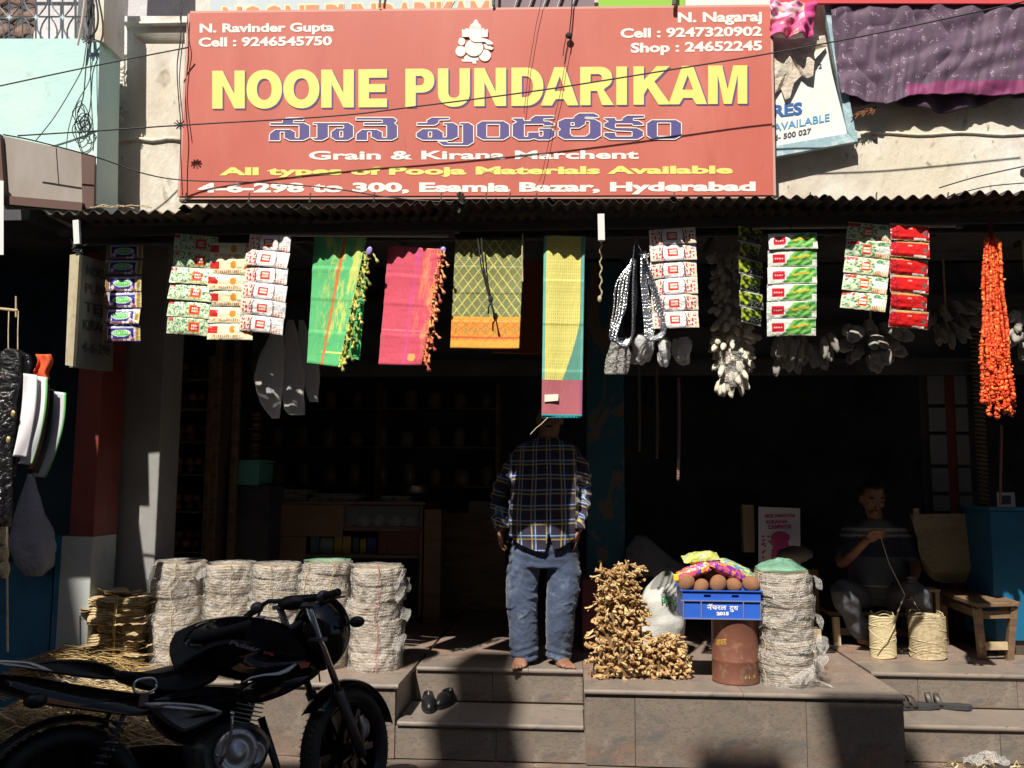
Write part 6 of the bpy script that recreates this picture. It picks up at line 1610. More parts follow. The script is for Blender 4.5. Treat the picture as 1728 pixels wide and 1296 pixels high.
# ---------------------------------------------------------------- people
def plaid_mat():
    m = bpy.data.materials.new('plaid_shirt'); m.use_nodes = True; N = m.node_tree.nodes; L = m.node_tree.links; b = N['Principled BSDF']
    b.inputs['Roughness'].default_value = .8; b.inputs['Sheen Weight'].default_value = .2
    a = N.new('ShaderNodeAttribute'); a.attribute_name = 'Cloth'
    sp = N.new('ShaderNodeSeparateXYZ'); L.new(a.outputs['Vector'], sp.inputs[0])
    def math_(op, x, y=None, z=None):
        n = N.new('ShaderNodeMath'); n.operation = op
        for i, q in enumerate((x, y, z)):
            if q is None: continue
            if isinstance(q, (int, float)): n.inputs[i].default_value = q
            else: L.new(q, n.inputs[i])
        return n.outputs[0]
    def band(src, per, c, w):
        f = math_('FRACT', math_('DIVIDE', src, per)); d = math_('ABSOLUTE', math_('SUBTRACT', f, c)); return math_('LESS_THAN', d, w)
    col = None; base = S(44,36,58)
    def mix(A, fac, c):
        n = N.new('ShaderNodeMix'); n.data_type = 'RGBA'
        if isinstance(A, tuple): n.inputs['A'].default_value = (*A, 1)
        else: L.new(A, n.inputs['A'])
        n.inputs['B'].default_value = (*c, 1); L.new(fac, n.inputs['Factor']); return n.outputs['Result']
    col = base
    for ax in (0, 2):
        col = mix(col, math_('MULTIPLY', band(sp.outputs[ax], .096, .68, .085), .7), S(60,102,165))
    for ax in (0, 2):
        col = mix(col, math_('MULTIPLY', band(sp.outputs[ax], .096, .70, .025), .8), S(190,205,225))
        col = mix(col, math_('MULTIPLY', band(sp.outputs[ax], .096, .45, .050), .75), S(196,176,108))
    L.new(col, b.inputs['Base Color']); return m
plaid = plaid_mat()
denim = mat('blue_denim', S(66,80,106), .85, var=[(3.5,S(44,56,82),.45,.62),(6,S(104,118,138),.52,.70),(40,S(54,66,92),.5,.7)], bump=(300,.3,.002), sheen=.2)
denim_d = mat('dark_grey_trousers', S(95,98,105), .85, var=[(4,S(70,72,80),.45,.68)], bump=(200,.3,.002))
tee = mat('grey_blue_shirt', (.09,.10,.12), .85, bump=(120,.3,.002))
def V3(a): return Vector(a)
def limb(mb, pts, rads, n=14, flat=1.0):
    out = []; rs = []
    k = len(pts)
    for i in range(k-1):
        p0, p1, p2, p3 = V3(pts[max(i-1,0)]), V3(pts[i]), V3(pts[i+1]), V3(pts[min(i+2,k-1)])
        for j in range(6):
            t_ = j/6; out.append(.5*((2*p1)+(p2-p0)*t_+(2*p0-5*p1+4*p2-p3)*t_*t_+(3*p1-p0-3*p2+p3)*t_**3)); rs.append(rads[i]*(1-t_)+rads[i+1]*t_)
    out.append(V3(pts[-1])); rs.append(rads[-1])
    mb.tube(out, rs, n, flat=flat); mb.ell(out[0], (rs[0],)*3, nu=n, nv=8); mb.ell(out[-1], (rs[-1]*.98,)*3, nu=n, nv=8)
def hand(mb, wrist, fwd, palm_n, thumb_side, curl=.5, s=1.0):
    """fwd: towards the fingers, palm_n: out of the palm, thumb_side: towards the thumb"""
    f = V3(fwd).normalized(); pn = (V3(palm_n)-f*V3(palm_n).dot(f)).normalized(); ts = f.cross(pn)
    if ts.dot(V3(thumb_side)) < 0: ts = -ts
    w = V3(wrist); M = Matrix((ts, pn, f)).transposed()
    mb.ell(w+f*.048*s, (.041*s,.017*s,.055*s), M, 16, 10)
    mb.ell(w+f*.01*s, (.029*s,.020*s,.035*s), M, 14, 8)
    for i, (o_, L) in enumerate(((.030,.072),(.0105,.080),(-.0100,.075),(-.030,.058))):
        base = w+f*.085*s*(1-.03*abs(i-1))+ts*o_*s; d = f.copy(); p = base-f*.02*s; pts = [p, base]; c = curl*(1+.12*i)
        for j, q in enumerate((.45,.32,.23)):
            ang = c*(.45+.5*j); d = (f*math.cos(ang)+pn*math.sin(ang)).normalized(); base = base+d*L*q*s; pts.append(base)
        limb(mb, pts, [.0095*s,.0092*s,.0086*s,.0080*s,.0068*s], 8)
    b0_ = w+f*.022*s+ts*.030*s; limb(mb, [b0_-ts*.012*s, b0_+f*.02*s+ts*.014*s+pn*.004, b0_+f*.048*s+ts*.020*s+pn*.012*s, b0_+f*.070*s+ts*.016*s+pn*.020*s], [.014*s,.0125*s,.0105*s,.0085*s], 8)
def foot(mb, ankle, fwd, floor=0.0, s=1.0):
    f = V3((fwd[0], fwd[1], 0)).normalized(); r_ = V3((-f.y, f.x, 0)); a = V3(ankle)
    heel = V3((a.x, a.y, floor))-f*.045*s
    def sec(t_, w_, h_, up): return (heel+f*t_*s+V3((0,0,up*s)), w_*s, h_*s, r_, V3((0,0,1)))
    mb.loft([sec(-.012,.012,.012,.024),sec(0,.028,.030,.034),sec(.04,.033,.040,.042),sec(.09,.036,.034,.036),sec(.14,.043,.024,.026),sec(.175,.046,.017,.019),sec(.195,.043,.013,.015)], 18)
    limb(mb, [a+V3((0,0,.10)), a, heel+f*.045*s+V3((0,0,.04))], [.042*s,.037*s,.036*s], 14)
    for i, (o_, L, rr_) in enumerate(((.031,.050,.0145),(.0095,.046,.0105),(-.009,.040,.0098),(-.025,.032,.0092),(-.039,.022,.009))):
        for sg in (1,):
            b_ = heel+f*(.188-.006*i*i*.4)*s+r_*(o_*s*foot.side); limb(mb, [b_-f*.02*s+V3((0,0,.016)), b_+f*L*.5*s+V3((0,0,.014)), b_+f*L*s+V3((0,0,.009))], [rr_*s*.9, rr_*s, rr_*s*.85], 8)
foot.side = 1
def head_(mb, c, face, tilt=(0,0,1), s=1.0):
    f = V3(face).normalized(); u = V3(tilt); u = (u-f*u.dot(f)).normalized(); r_ = f.cross(u); M = Matrix((r_, -f, u)).transposed(); c = V3(c)
    def fn(q):
        k = 1.0
        if q.z < 0: k -= .20*(-q.z)**1.2*(1 if q.y < .2 else 1.3)
        if q.y < -.6: k -= .04
        return k
    mb.ell(c, (.076*s,.095*s,.118*s), M, 24, 18, fn=fn)
    P_ = lambda x, y, z: c+M @ V3((x*s, y*s, z*s))
    mb.ell(P_(0,-.060,-.085), (.036*s,.030*s,.026*s), M, 12, 8)          # chin
    limb(mb, [P_(0,-.088,.022), P_(0,-.102,-.004), P_(0,-.110,-.026)], [.009*s,.011*s,.014*s], 8)
    for sx in (-1, 1):
        mb.ell(P_(sx*.013,-.098,-.030), (.009*s,.009*s,.008*s), M, 8, 6)
        mb.ell(P_(sx*.034,-.078,.030), (.024*s,.012*s,.007*s), M, 10, 6)   # brow
        mb.ell(P_(sx*.040,-.066,-.022), (.022*s,.018*s,.020*s), M, 10, 6)  # cheek
        mb.ell(P_(sx*.079,.004,-.006), (.008*s,.020*s,.032*s), M, 10, 8)   # ear
    mb.ell(P_(0,-.088,-.058), (.024*s,.010*s,.0075*s), M, 12, 6); mb.ell(P_(0,-.086,-.069), (.021*s,.010*s,.0075*s), M, 12, 6)
    return P_, M
def head_parts(root, P_, M, s=1.0, grey=False):
    b = MB()
    for sx in (-1, 1): b.ell(P_(sx*.031,-.0815,.008), (.0125*s,.010*s,.0085*s), M, 10, 8)
    b.build('eyes', mat('eye_white', (.25,.23,.21), .3), root, smooth=True, local=True)
    b = MB()
    for sx in (-1, 1): b.ell(P_(sx*.031,-.0905,.008), (.0055*s,.003*s,.0055*s), M, 8, 6)
    b.build('iris', mat('dark_iris', (.02,.012,.01), .2), root, smooth=True, local=True)
    b = MB()
    def hf(q):
        return 1+.03*nz(q.x*9, q.y*9, q.z*9)
    b.ell(P_(0,.014,.020), (.083*s,.096*s,.108*s), M, 26, 18, fn=lambda q: hf(q)*(1 if not (q.y < -.25 and q.z < .55) else .80))
    for sx in (-1, 1): b.ell(P_(sx*.034,-.089,.036), (.020*s,.004*s,.004*s), M, 8, 5)
    if not grey: b.ell(P_(0,-.097,-.047), (.026*s,.006*s,.006*s), M, 12, 5)
    b.build('hair', hairm, root, smooth=True, local=True)
def fold_disp(me, fn):
    me.calc_loop_triangles() if hasattr(me, 'calc_loop_triangles') else None
    nn = [v.normal.copy() for v in me.vertices]
    for v, n_ in zip(me.vertices, nn): v.co = v.co+n_*fn(v.co)
def cut_mesh(me, keep):
    bm = bmesh.new(); bm.from_mesh(me); dl = [f for f in bm.faces if not keep(f.calc_center_median())]
    bmesh.ops.delete(bm, geom=dl, context='FACES'); bm.to_mesh(me); bm.free()
def cloth_attr(me, fn):
    at = me.attributes.new('Cloth', 'FLOAT_VECTOR', 'POINT'); arr = []
    for v in me.vertices: arr += list(fn(v.co))
    at.data.foreach_set('vector', arr)

# standing man
RM = Vector((P(912,1125,5.9).x, 5.90, Z1))
man = thing('person', 'barefoot standing man in navy plaid shirt and jeans, head behind the hanging cloth', 'person', RM)
J = lambda px, py, Y: P(px, py, Y)-RM
hc = J(928,707,5.90); nk = J(923,745,5.93)
shl, shr = J(872,764,5.93), J(974,764,5.93)
ell_, wrl = J(842,832,5.95), J(843,892,5.86)
elr, wrr = J(984,838,6.0), J(976,892,5.86)
pel = J(918,925,5.93)
b = MB()
Pm, Mm = head_(b, hc, (-.05,-1,-.05), s=1.06)
limb(b, [hc+V3((0,.015,-.06)), nk, nk+V3((0,.02,-.08))], [.066,.070,.085])
b.loft([(nk+V3((0,.01,-.02)),.075,.065,(1,0,0),(0,1,0)),(J(922,772,5.93),.15,.09,(1,0,0),(0,1,0)),(J(920,830,5.93),.18,.13,(1,0,0),(0,1,0)),(J(918,880,5.92),.19,.15,(1,0,0),(0,1,0)),(pel,.17,.12,(1,0,0),(0,1,0))], 24)
limb(b, [shl+V3((.03,0,-.04)), ell_, wrl], [.045,.040,.029]); limb(b, [shr+V3((-.03,0,-.04)), elr, wrr], [.045,.040,.029])
hand(b, wrl, (.10,-.12,-1), (.9,-.15,0), (.25,-1,0), .55, 1.0)
hand(b, wrr, (-.15,.02,-1), (-.9,.1,0), (-.3,-1,0), .3, .95)
kl, kr = J(880,1018,5.86), J(948,1018,5.86); al, ar = J(880,1107,5.93), J(941,1108,5.95)
limb(b, [J(893,930,5.92), kl, al], [.095,.062,.04]); limb(b, [J(945,930,5.92), kr, ar], [.095,.062,.04])
foot.side = -1; foot(b, V3((al.x, al.y, .07)), (-.03,-1), 0.0, 1.06); foot.side = 1; foot(b, V3((ar.x, ar.y, .07)), (.42,-1), 0.0, 1.06)
me = bake_remesh(b, .0045, 2)
cut_mesh(me, lambda c: not (.20 < c.z < 1.26 and abs(c.x-.02) < .25 and (c-wrl).length > .14 and (c-wrr).length > .15 and not (c.z > .70 and abs(c.x-wrl.x) < .04 and c.z < wrl.z+.02)))
body = mesh_obj('body', me, skinm, man)
head_parts(man, Pm, Mm, s=1.06)
# shirt
b = MB()
ts_ = [(738,.075,.065,923,5.93),(745,.11,.08,922,5.925),(751,.178,.095,922,5.92),(762,.207,.108,922,5.92),(792,.205,.135,921,5.91),(820,.222,.160,919,5.90),(850,.235,.185,918,5.895),(880,.243,.190,917,5.895),(905,.243,.178,918,5.90),(925,.238,.165,919,5.905),(940,.236,.160,919,5.905)]
b.loft([(J(px, py, Y), ru, rv, (1,0,0), (0,1,0)) for py, ru, rv, px, Y in ts_], 40)
limb(b, [shl+V3((.040,0,-.012)), J(860,797,5.94), ell_, wrl+V3((0,0,.03)), wrl+V3((0,-.003,.0))], [.062,.062,.056,.047,.046])
limb(b, [shr+V3((-.040,0,-.012)), J(979,797,5.95), elr, wrr+V3((0,0,.03)), wrr+V3((0,-.003,.005))], [.062,.062,.056,.047,.046])
me = bake_remesh(b, .0065, 3)
def hem_px(px):
    pts = [(840,890),(857,904),(868,914),(880,920),(900,928),(919,933),(921,930),(926,905),(929,900),(934,928),(945,925),(962,915),(980,900),(990,893)]
    for a_, c_ in zip(pts[:-1], pts[1:]):
        if a_[0] <= px <= c_[0]: return a_[1]+(c_[1]-a_[1])*(px-a_[0])/(c_[0]-a_[0])
    return 895
kx = (J(980,850,5.8).x-J(860,850,5.8).x)/120; x860 = J(860,850,5.8).x; z900 = J(915,900,5.75).z; kz = (J(915,900,5.75).z-J(915,940,5.75).z)/40
def keep_sh(c):
    px = 860+(c.x-x860)/kx
    if (c-wrl).length < .075 or (c-wrr).length < .06: return c.z > min(wrl.z, wrr.z)+.002
    if c.y < -.0: return c.z > z900-(hem_px(px)-900)*kz
    return c.z > z900-20*kz
cut_mesh(me, keep_sh)
def sh_fold(co):
    low = max(0, min(1, (.95-co.z)/.25)); arm = 1 if abs(co.x-.02) > .21 else 0
    f_ = .010*nz(co.x*5, co.y*5, co.z*7)+.004*nz(co.x*16, 0, co.z*13)
    f_ += low*(.011*math.sin(co.z*62+co.x*14+3*nz(co.x*3, 0, co.z*2))*max(0, nz(co.x*4+3, 1, co.z*3)+.25))
    if arm: f_ += .006*math.sin(co.z*85+co.x*30+2*nz(co.x*8, 2, co.z*4))
    f_ -= .010*math.exp(-((co.x-(J(925,850,5.7).x))/.006)**2) if co.y < 0 and not arm else 0
    return f_
fold_disp(me, sh_fold)
def sh_attr(co):
    w = .006*nz(co.x*6, co.y*4, co.z*6)
    if co.x < -.205 or co.x > .235:
        return (co.y*1.0+w+.02, 0, co.z+co.x*.3+w)
    ang = math.atan2(co.x-.01, -(co.y)+.10); return (co.x*.75+ang*.07+w, 0, co.z+w-.02*co.x)
cloth_attr(me, sh_attr)
shirt = mesh_obj('shirt', me, plaid, man)
mm = shirt.modifiers.new('thickness', 'SOLIDIFY'); mm.thickness = .003
b = MB()
b.tube([J(912,738,5.86), J(905,745,5.82), J(912,760,5.79), J(921,766,5.785)], [.012,.014,.012,.006], 8, flat=.5); b.tube([J(935,738,5.86), J(941,745,5.82), J(934,760,5.79), J(925,766,5.785)], [.012,.014,.012,.006], 8, flat=.5)
co_ = b.build('collar', mat('navy_collar', S(45,40,66), .85), man, smooth=True)
for py in (790,812,834,856,878,898):
    bb = MB(); yy = -.155-.035*max(0,1-abs(py-865)/90)
    c = J(924,py,5.9); bb.ell(V3((c.x, yy-.0, c.z)), (.005,.003,.005), nu=8, nv=5); bb.build('button', mat('pale_button', (.6,.6,.55), .4), man, local=True)
# jeans
b = MB()
b.loft([(J(918,892,5.92),.185,.135,(1,0,0),(0,1,0)),(J(918,930,5.92),.225,.145,(1,0,0),(0,1,0)),(J(917,955,5.92),.235,.14,(1,0,0),(0,1,0))], 30)
def leg_(pts):
    b.loft([(J(px, py, Y), r_, rv, (1,0,0), (0,1,0)) for px, py, r_, rv, Y in pts], 26)
leg_([(889,935,.102,.11,5.92),(882,965,.108,.115,5.91),(880,1000,.101,.11,5.89),(881,1030,.094,.10,5.885),(883,1060,.092,.10,5.90),(884,1085,.092,.095,5.91),(885,1102,.086,.09,5.915),(885,1112,.084,.090,5.915)])
leg_([(945,935,.10,.11,5.92),(952,965,.108,.115,5.91),(950,1000,.102,.11,5.89),(946,1030,.094,.10,5.885),(945,1060,.091,.10,5.90),(944,1085,.086,.09,5.92),(943,1100,.080,.085,5.93),(944,1111,.080,.090,5.93)])
me = bake_remesh(b, .0065, 3)
def jn_fold(co):
    k = nz(co.x*4, co.y*4, co.z*3)
    hem = max(0, min(1, (.30-co.z)/.28)); knee = math.exp(-((co.z-.40)/.16)**2)
    f_ = .004*nz(co.x*6, co.y*6, co.z*6)+.006*abs(nz(co.x*11+co.z*6, co.y*8, co.z*9-co.x*5))+.002*nz(co.x*18, co.y*18, co.z*22)
    side = 1 if co.x > .02 else -1
    hb_ = max(0, min(1, (.16-co.z)/.14)); f_ += hb_*.007*math.sin(co.z*130+side*co.x*25+5*nz(co.x*5,co.y*5,1))
    cr = 1-abs(nz(co.x*7*side+co.z*9, co.y*5, co.z*13-side*co.x*9+side))*3.2; f_ += .010*max(0, cr)**2*(.15+.8*knee*max(0,.35+2*k)+.25*hem)
    f_ += .005*math.sin(co.z*110+co.x*25+4*k)*max(0, (co.z-.45))*1.6
    cr = 1-abs(nz(co.x*15+co.z*22*side, co.y*10, co.z*30-side*co.x*18+5))*3; f_ += .0022*max(0, cr)**2
    return f_
fold_disp(me, jn_fold)
jeans = mesh_obj('jeans', me, denim, man)
b = MB(); b.tube([J(921,928,5.76), J(921,945,5.765), J(920,962,5.80)], .004, 6); b.build('fly_seam', denim, man)

# seated man
RS = Vector((P(1475,1085,6.9).x, 6.85, Z1))
sit = thing('person', 'seated man in a dim striped shirt holding twine, behind the two twine spools', 'person', RS)
J2 = lambda px, py, Y: P(px, py, Y)-RS
hc = J2(1472,840,6.92); nk = J2(1476,872,7.0)
sl, sr = J2(1430,897,7.02), J2(1524,897,7.02); e1, w1 = J2(1420,950,6.86), J2(1462,912,6.62); e2, w2 = J2(1545,955,6.92), J2(1538,982,6.62)
hp = J2(1478,1010,7.10); k1, k2 = J2(1422,998,6.66), J2(1545,1000,6.62); a1_, a2_ = J2(1452,1068,6.80), J2(1552,1070,6.80)
b = MB(); Pm2, Mm2 = head_(b, hc, (.05,-1,-.45), (0,-.2,1), s=1.1)
limb(b, [hc+V3((0,.02,-.06)), nk, nk+V3((0,.03,-.07))], [.055,.058,.07])
b.loft([(nk+V3((0,.0,-.02)),.075,.065,(1,0,0),(0,1,0)),(J2(1477,898,7.02),.19,.10,(1,0,0),(0,1,0)),(J2(1478,950,7.04),.17,.12,(1,0,0),(0,1,0)),(hp,.17,.13,(1,0,0),(0,1,0))], 22)
limb(b, [sl, e1, w1], [.048,.038,.027]); limb(b, [sr, e2, w2], [.048,.038,.027])
hand(b, w1, (.75,-.1,.45), (.3,-.8,-.2), (0,0,1), .9); hand(b, w2, (-.1,-.35,-1), (-.5,-.6,.2), (-1,0,0), .9)
limb(b, [J2(1455,1008,7.05), k1, a1_], [.085,.058,.038]); limb(b, [J2(1500,1008,7.05), k2, a2_], [.085,.058,.038])
foot.side = 1; foot(b, V3((a1_.x+.02, a1_.y, .07)), (.45,-1), 0.0, .95); foot(b, V3((a2_.x, a2_.y, .07)), (.1,-1), 0.0, .95)
me = bake_remesh(b, .006, 2); mesh_obj('body', me, skinm, sit); head_parts(sit, Pm2, Mm2, s=1.1, grey=True)
b = MB()
b.loft([(nk+V3((0,.0,-.015)),.085,.075,(1,0,0),(0,1,0)),(J2(1477,890,7.01),.19,.11,(1,0,0),(0,1,0)),(J2(1478,930,7.02),.20,.14,(1,0,0),(0,1,0)),(J2(1479,975,7.02),.215,.17,(1,0,0),(0,1,0)),(J2(1480,1008,7.05),.205,.16,(1,0,0),(0,1,0))], 30)
limb(b, [sl+V3((.02,0,-.01)), sl.lerp(e1,.7)], [.068,.064]); limb(b, [sr+V3((-.02,0,-.01)), sr.lerp(e2,.7)], [.068,.064])
me = bake_remesh(b, .009, 2); fold_disp(me, lambda c: .010*nz(c.x*6, c.y*6, c.z*7)+.005*math.sin(c.z*50+c.x*9)*max(0,nz(c.x*3,1,c.z*3)+.2)); za = J2(1476,894,6.9).z; ca = me.color_attributes.new('Col', 'FLOAT_COLOR', 'POINT'); arr = []
for v in me.vertices:
    d = v.co.z-za; c = (.34,.34,.34) if (abs(d) < .010 or abs(d+.045) < .007 or -.42 < d < -.405) and v.co.y < .2 else (.03,.035,.06) if -.2 < d < -.06 else (.10,.11,.13); arr += [*c, 1]
ca.data.foreach_set('color', arr); mesh_obj('shirt', me, mat('striped_shirt', rough=.85, vcol=True, bump=(120,.3,.002)), sit)
b = MB(); b.loft([(J2(1480,985,7.08),.17,.14,(1,0,0),(0,1,0)),(J2(1480,1020,7.08),.20,.16,(1,0,0),(0,1,0))], 24)
limb(b, [J2(1455,1012,7.05), k1, k1.lerp(a1_,.5), a1_+V3((0,0,.02))], [.11,.085,.080,.075]); limb(b, [J2(1502,1012,7.05), k2, k2.lerp(a2_,.5), a2_+V3((0,0,.02))], [.11,.085,.08,.075])
me = bake_remesh(b, .009, 2); fold_disp(me, lambda c: .010*nz(c.x*7, c.y*7, c.z*7)+.004*math.sin(c.z*60+c.x*30)); mesh_obj('trousers', me, denim_d, sit)
b = MB(); p = w2; b.lathe([(.031,-.006),(.035,0),(.031,.006)], p+V3((0,.01,.03)), 16); b.build('bangle', steel, sit, local=True)
ss = thing('seat_stool', 'dim wooden stool under the seated man with sunlight coloured into one front leg', 'stool', G(1470,1080,Z1))
zt = P(1470,1030,6.95).z; x0, x1 = P(1396,1030,6.9).x, P(1560,1030,6.9).x
b = MB(); b.box((x0,6.86,zt-.03),(x1,7.3,zt)); b.build('seat', woodm, ss, bevel=.004)
for (x, y) in ((x0+.03,6.78),(x1-.03,6.9),(x0+.03,7.26),(x1-.03,7.26)):
    b = MB(); b.beam((x,y,Z1),(x,y+.02,zt-.031), .045, .045, up=(0,1,0)); b.build('leg', wood_l if y < 6.8 else woodm, ss)  # front leg gets paler wood, sunlight painted by colour
b = MB(); b.beam((x0+.06,6.9,zt-.15),(x1-.06,6.9,zt-.15), .02, .05); b.build('rail', woodm, ss)

# ---------------------------------------------------------------- motorcycle
HB = math.atan2(.80, .94)
r0 = P(108,1360,3.52); BO = Vector((r0.x, r0.y, 0))
bike = thing('motorcycle', 'black motorcycle parked in the shade at left, front wheel turned to the steps', 'motorcycle', BO, HB)
bike.rotation_euler = (R(-9), 0, HB)
BM = Matrix.Rotation(HB, 3, 'Z') @ Matrix.Rotation(R(-9), 3, 'X'); BMi = BM.inverted()
def BP(px, py, lat):                    # spot of the photo on the bike's own vertical plane y = lat
    o_ = BMi @ (CAMLOC-BO); d = BMi @ ray(px, py); t_ = (lat-o_.y)/d.y; return o_+d*t_
def prof(px_list, lat): return [(BP(x, y, lat).x, BP(x, y, lat).z) for x, y in px_list]
def puffy(name, pl, hw, m, parent=bike, p=2.4, n=11, yc=0.0, k0=.35, smooth=True, tz=0):
    """side outline pl (x,z) filled to half width hw, rounded towards its flanks"""
    b = MB(); m_ = []
    L = len(pl)
    # densify outline
    dn = []
    for i in range(L):
        p0, p1, p2, p3 = [Vector(pl[(i+q) % L]) for q in (-1,0,1,2)]
        for k in range(4):
            t_ = k/4; c = .5*((2*p1)+(p2-p0)*t_+(2*p0-5*p1+4*p2-p3)*t_*t_+(3*p1-p0-3*p2+p3)*t_**3); l_ = p1.lerp(p2, t_); dn.append(l_.lerp(c, .6))
    cx = sum(q.x for q in dn)/len(dn); cz = sum(q.y for q in dn)/len(dn); N_ = len(dn); vs = []
    for i in range(n):
        t_ = -1+2*i/(n-1); s_ = (1-abs(t_)**p)**(1/p) if abs(t_) < 1 else 0; s_ = k0+(1-k0)*s_
        tt = math.copysign(abs(t_)**.85, t_)
        for q in dn: vs.append(V3((cx+(q.x-cx)*s_, yc+tt*hw, cz+(q.y-cz)*s_+tz*s_)))
    fs = [(i*N_+j, i*N_+(j+1)%N_, (i+1)*N_+(j+1)%N_, (i+1)*N_+j) for i in range(n-1) for j in range(N_)]
    b.add(vs, fs)
    tri = tessellate_polygon([[V3((q.x, q.y, 0)) for q in dn]])
    b.f += [tuple(t) for t in tri]+[tuple(i+(n-1)*N_ for i in t) for t in tri]; b.c += [(.8,)*3]*(2*len(tri)); b.m += [0]*(2*len(tri))
    return b.build(name, m, parent, local=True, smooth=smooth)
def btube(name, pts, r, m, parent=bike, n=10, flat=1.0):
    b = MB(); b.tube([V3(p) for p in pts], r, n, flat=flat); return b.build(name, m, parent, local=True, smooth=True)
RW_ = .305
def wheel(name, c, steer=0.0, tw=.055, disc=False, Rr=RW_):
    w = bpy.data.objects.new(name, None); COL.objects.link(w); w.parent = bike; w.location = c; w.rotation_euler = (0,0,steer)
    ax = Matrix.Rotation(math.pi/2, 3, 'X')
    b = MB(); pr = []
    for i in range(15):
        a = math.pi*(i/14); pr.append((Rr-.052+.052*math.sin(a)**.8, -tw*math.cos(a)))
    pr += [(Rr-.075, tw*.6), (Rr-.075, -tw*.6)]
    b.lathe(pr+[pr[0]], (0,0,0), 64, axis=ax); b.build('tyre', rubber, w, local=True, smooth=True)
    b = MB()
    tr_ = []
    for i in range(64):
        a = 2*math.pi*i/64
        for s_ in (-1, 1):
            for (u0, u1, w0, w1) in ((0,.03,.006,tw*.75),):
                p = lambda an, lat: V3(((Rr+.0015-.9*lat*lat/tw*.35)*math.cos(an), s_*lat, (Rr+.0015-.9*lat*lat/tw*.35)*math.sin(an)))
                b.tube([p(a,w0), p(a+.035,w1*.6), p(a+.05,w1)], .0028, 4)
    b.build('tread', rubber, w, local=True)
    b = MB(); b.lathe([(Rr-.075,-.032),(Rr-.058,-.036),(Rr-.060,-.028),(Rr-.082,-.02),(Rr-.085,0),(Rr-.082,.02),(Rr-.060,.028),(Rr-.058,.036),(Rr-.075,.032),(Rr-.092,.02),(Rr-.092,-.02),(Rr-.075,-.032)], (0,0,0), 48, axis=ax)
    for i in range(6):
        a = i*math.pi/3; d = V3((math.cos(a), 0, math.sin(a))); b.beam(d*.03, d*(Rr-.085), .030, .018, up=(0,1,0))
    b.lathe([(.0,-.05),(.035,-.05),(.04,-.02),(.04,.02),(.035,.05),(.0,.05)], (0,0,0), 24, axis=ax); b.build('rim', blackg, w, local=True, smooth=False)
    if disc:
        b = MB(); b.lathe([(.095,-.058),(.125,-.058),(.125,-.054),(.095,-.054),(.095,-.058)], (0,0,0), 40, axis=ax)
        for i in range(6): a = i*math.pi/3+.3; d = V3((math.cos(a), 0, math.sin(a))); b.beam(d*.035+V3((0,-.056,0)), d*.1+V3((0,-.056,0)), .012, .003, up=(0,1,0))
        b.build('brake_disc', mat('dull_disc_steel', (.22,.20,.18), .4, .8), w, local=True)
    return w
WB = 1.24; ST = R(26)
wheel('rear_wheel', (0,0,.305), 0, .058)
fwp = V3((WB,0,.305)); wheel('front_wheel', fwp, ST, .048, True)
SM = Matrix.Rotation(ST, 3, 'Z')
def FS(x, y, z): return fwp+SM @ V3((x, y, z))                # steered frame, origin at the front hub
# front fender
b = MB()
def fend(u, v):
    a = R(15)+R(125)*v; rr_ = RW_+.028; hw = .068-.01*abs(v-.5)
    lat = (u-.5)*2; return FS((rr_-.022*abs(lat)**2.5)*math.cos(a), lat*hw, (rr_-.022*abs(lat)**2.5)*math.sin(a))
b.grid(fend, 12, 26); b.build('front_fender', blackg, bike, local=True, smooth=True, solid=.004)
RK = R(26)                                                    # fork rake
fd = V3((-math.sin(RK), 0, math.cos(RK)))
for s_ in (-1, 1):
    b = MB(); p0 = V3((.0, s_*.085, .0)); b.tube([FS(*(p0+fd*-.02)), FS(*(p0+fd*.12)), FS(*(p0+fd*.33))], [.024,.026,.026], 14); b.build('fork_lower', mat('grey_fork', (.07,.07,.075), .4, .5), bike, local=True, smooth=True)
    b = MB(); b.tube([FS(*(p0+fd*.33)), FS(*(p0+fd*.78))], .0165, 12); b.build('fork_tube', chrome if s_ < 0 else steel, bike, local=True, smooth=True)
b = MB(); b.tube([FS(.02,-.07,.02), FS(.04,-.075,.10), FS(.03,-.07,.16)], .018, 8); b.ell(FS(.055,-.07,.10), (.03,.02,.05)); b.build('brake_caliper', casting, bike, local=True, smooth=True)
top = V3((0,0,0))+fd*.70
b = MB()
for h_ in (.60,.78): 
    c_ = fd*h_; b.beam(FS(*(c_+V3((0,-.11,0)))), FS(*(c_+V3((0,.11,0)))), .05, .02)
b.build('triple_clamp', mat('grey_metal', (.16,.16,.17), .4, .7), bike, local=True, bevel=.004)
# handlebars
ht = fd*.80
hb = lambda s_: [FS(*(ht+V3((0,s_*.09,.01)))), FS(*(ht+V3((.01,s_*.15,.015)))), FS(*(ht+V3((-.02,s_*.21,.012-.03*(s_>0))))), FS(*(ht+V3((-.06,s_*(.31 if s_ < 0 else .27),.02 if s_ < 0 else -.075))))]
btube('handlebar', hb(-1)[::-1]+hb(1), .011, blackp)
for s_ in (-1, 1):
    p_, q_ = hb(s_)[2], hb(s_)[3]; b = MB(); d = q_-p_
    b.tube([p_+d*.05, p_+d*.1, p_+d*.2, p_+d*1.05, p_+d*1.1], [.015,.020,.0165,.0165,.019], 12); b.build('grip', rubber, bike, local=True, smooth=True)
    b = MB(); b.ell(p_+d*-.12, (.032,.03,.028)); b.tube([p_+V3((.02,0,-.01)), p_+d*.3+SM @ V3((.055,0,-.012)), p_+d*1.0+SM @ V3((.05,0,-.02))], [.009,.006,.005], 8); b.build('lever', mat('grey_metal'), bike, local=True, smooth=True)
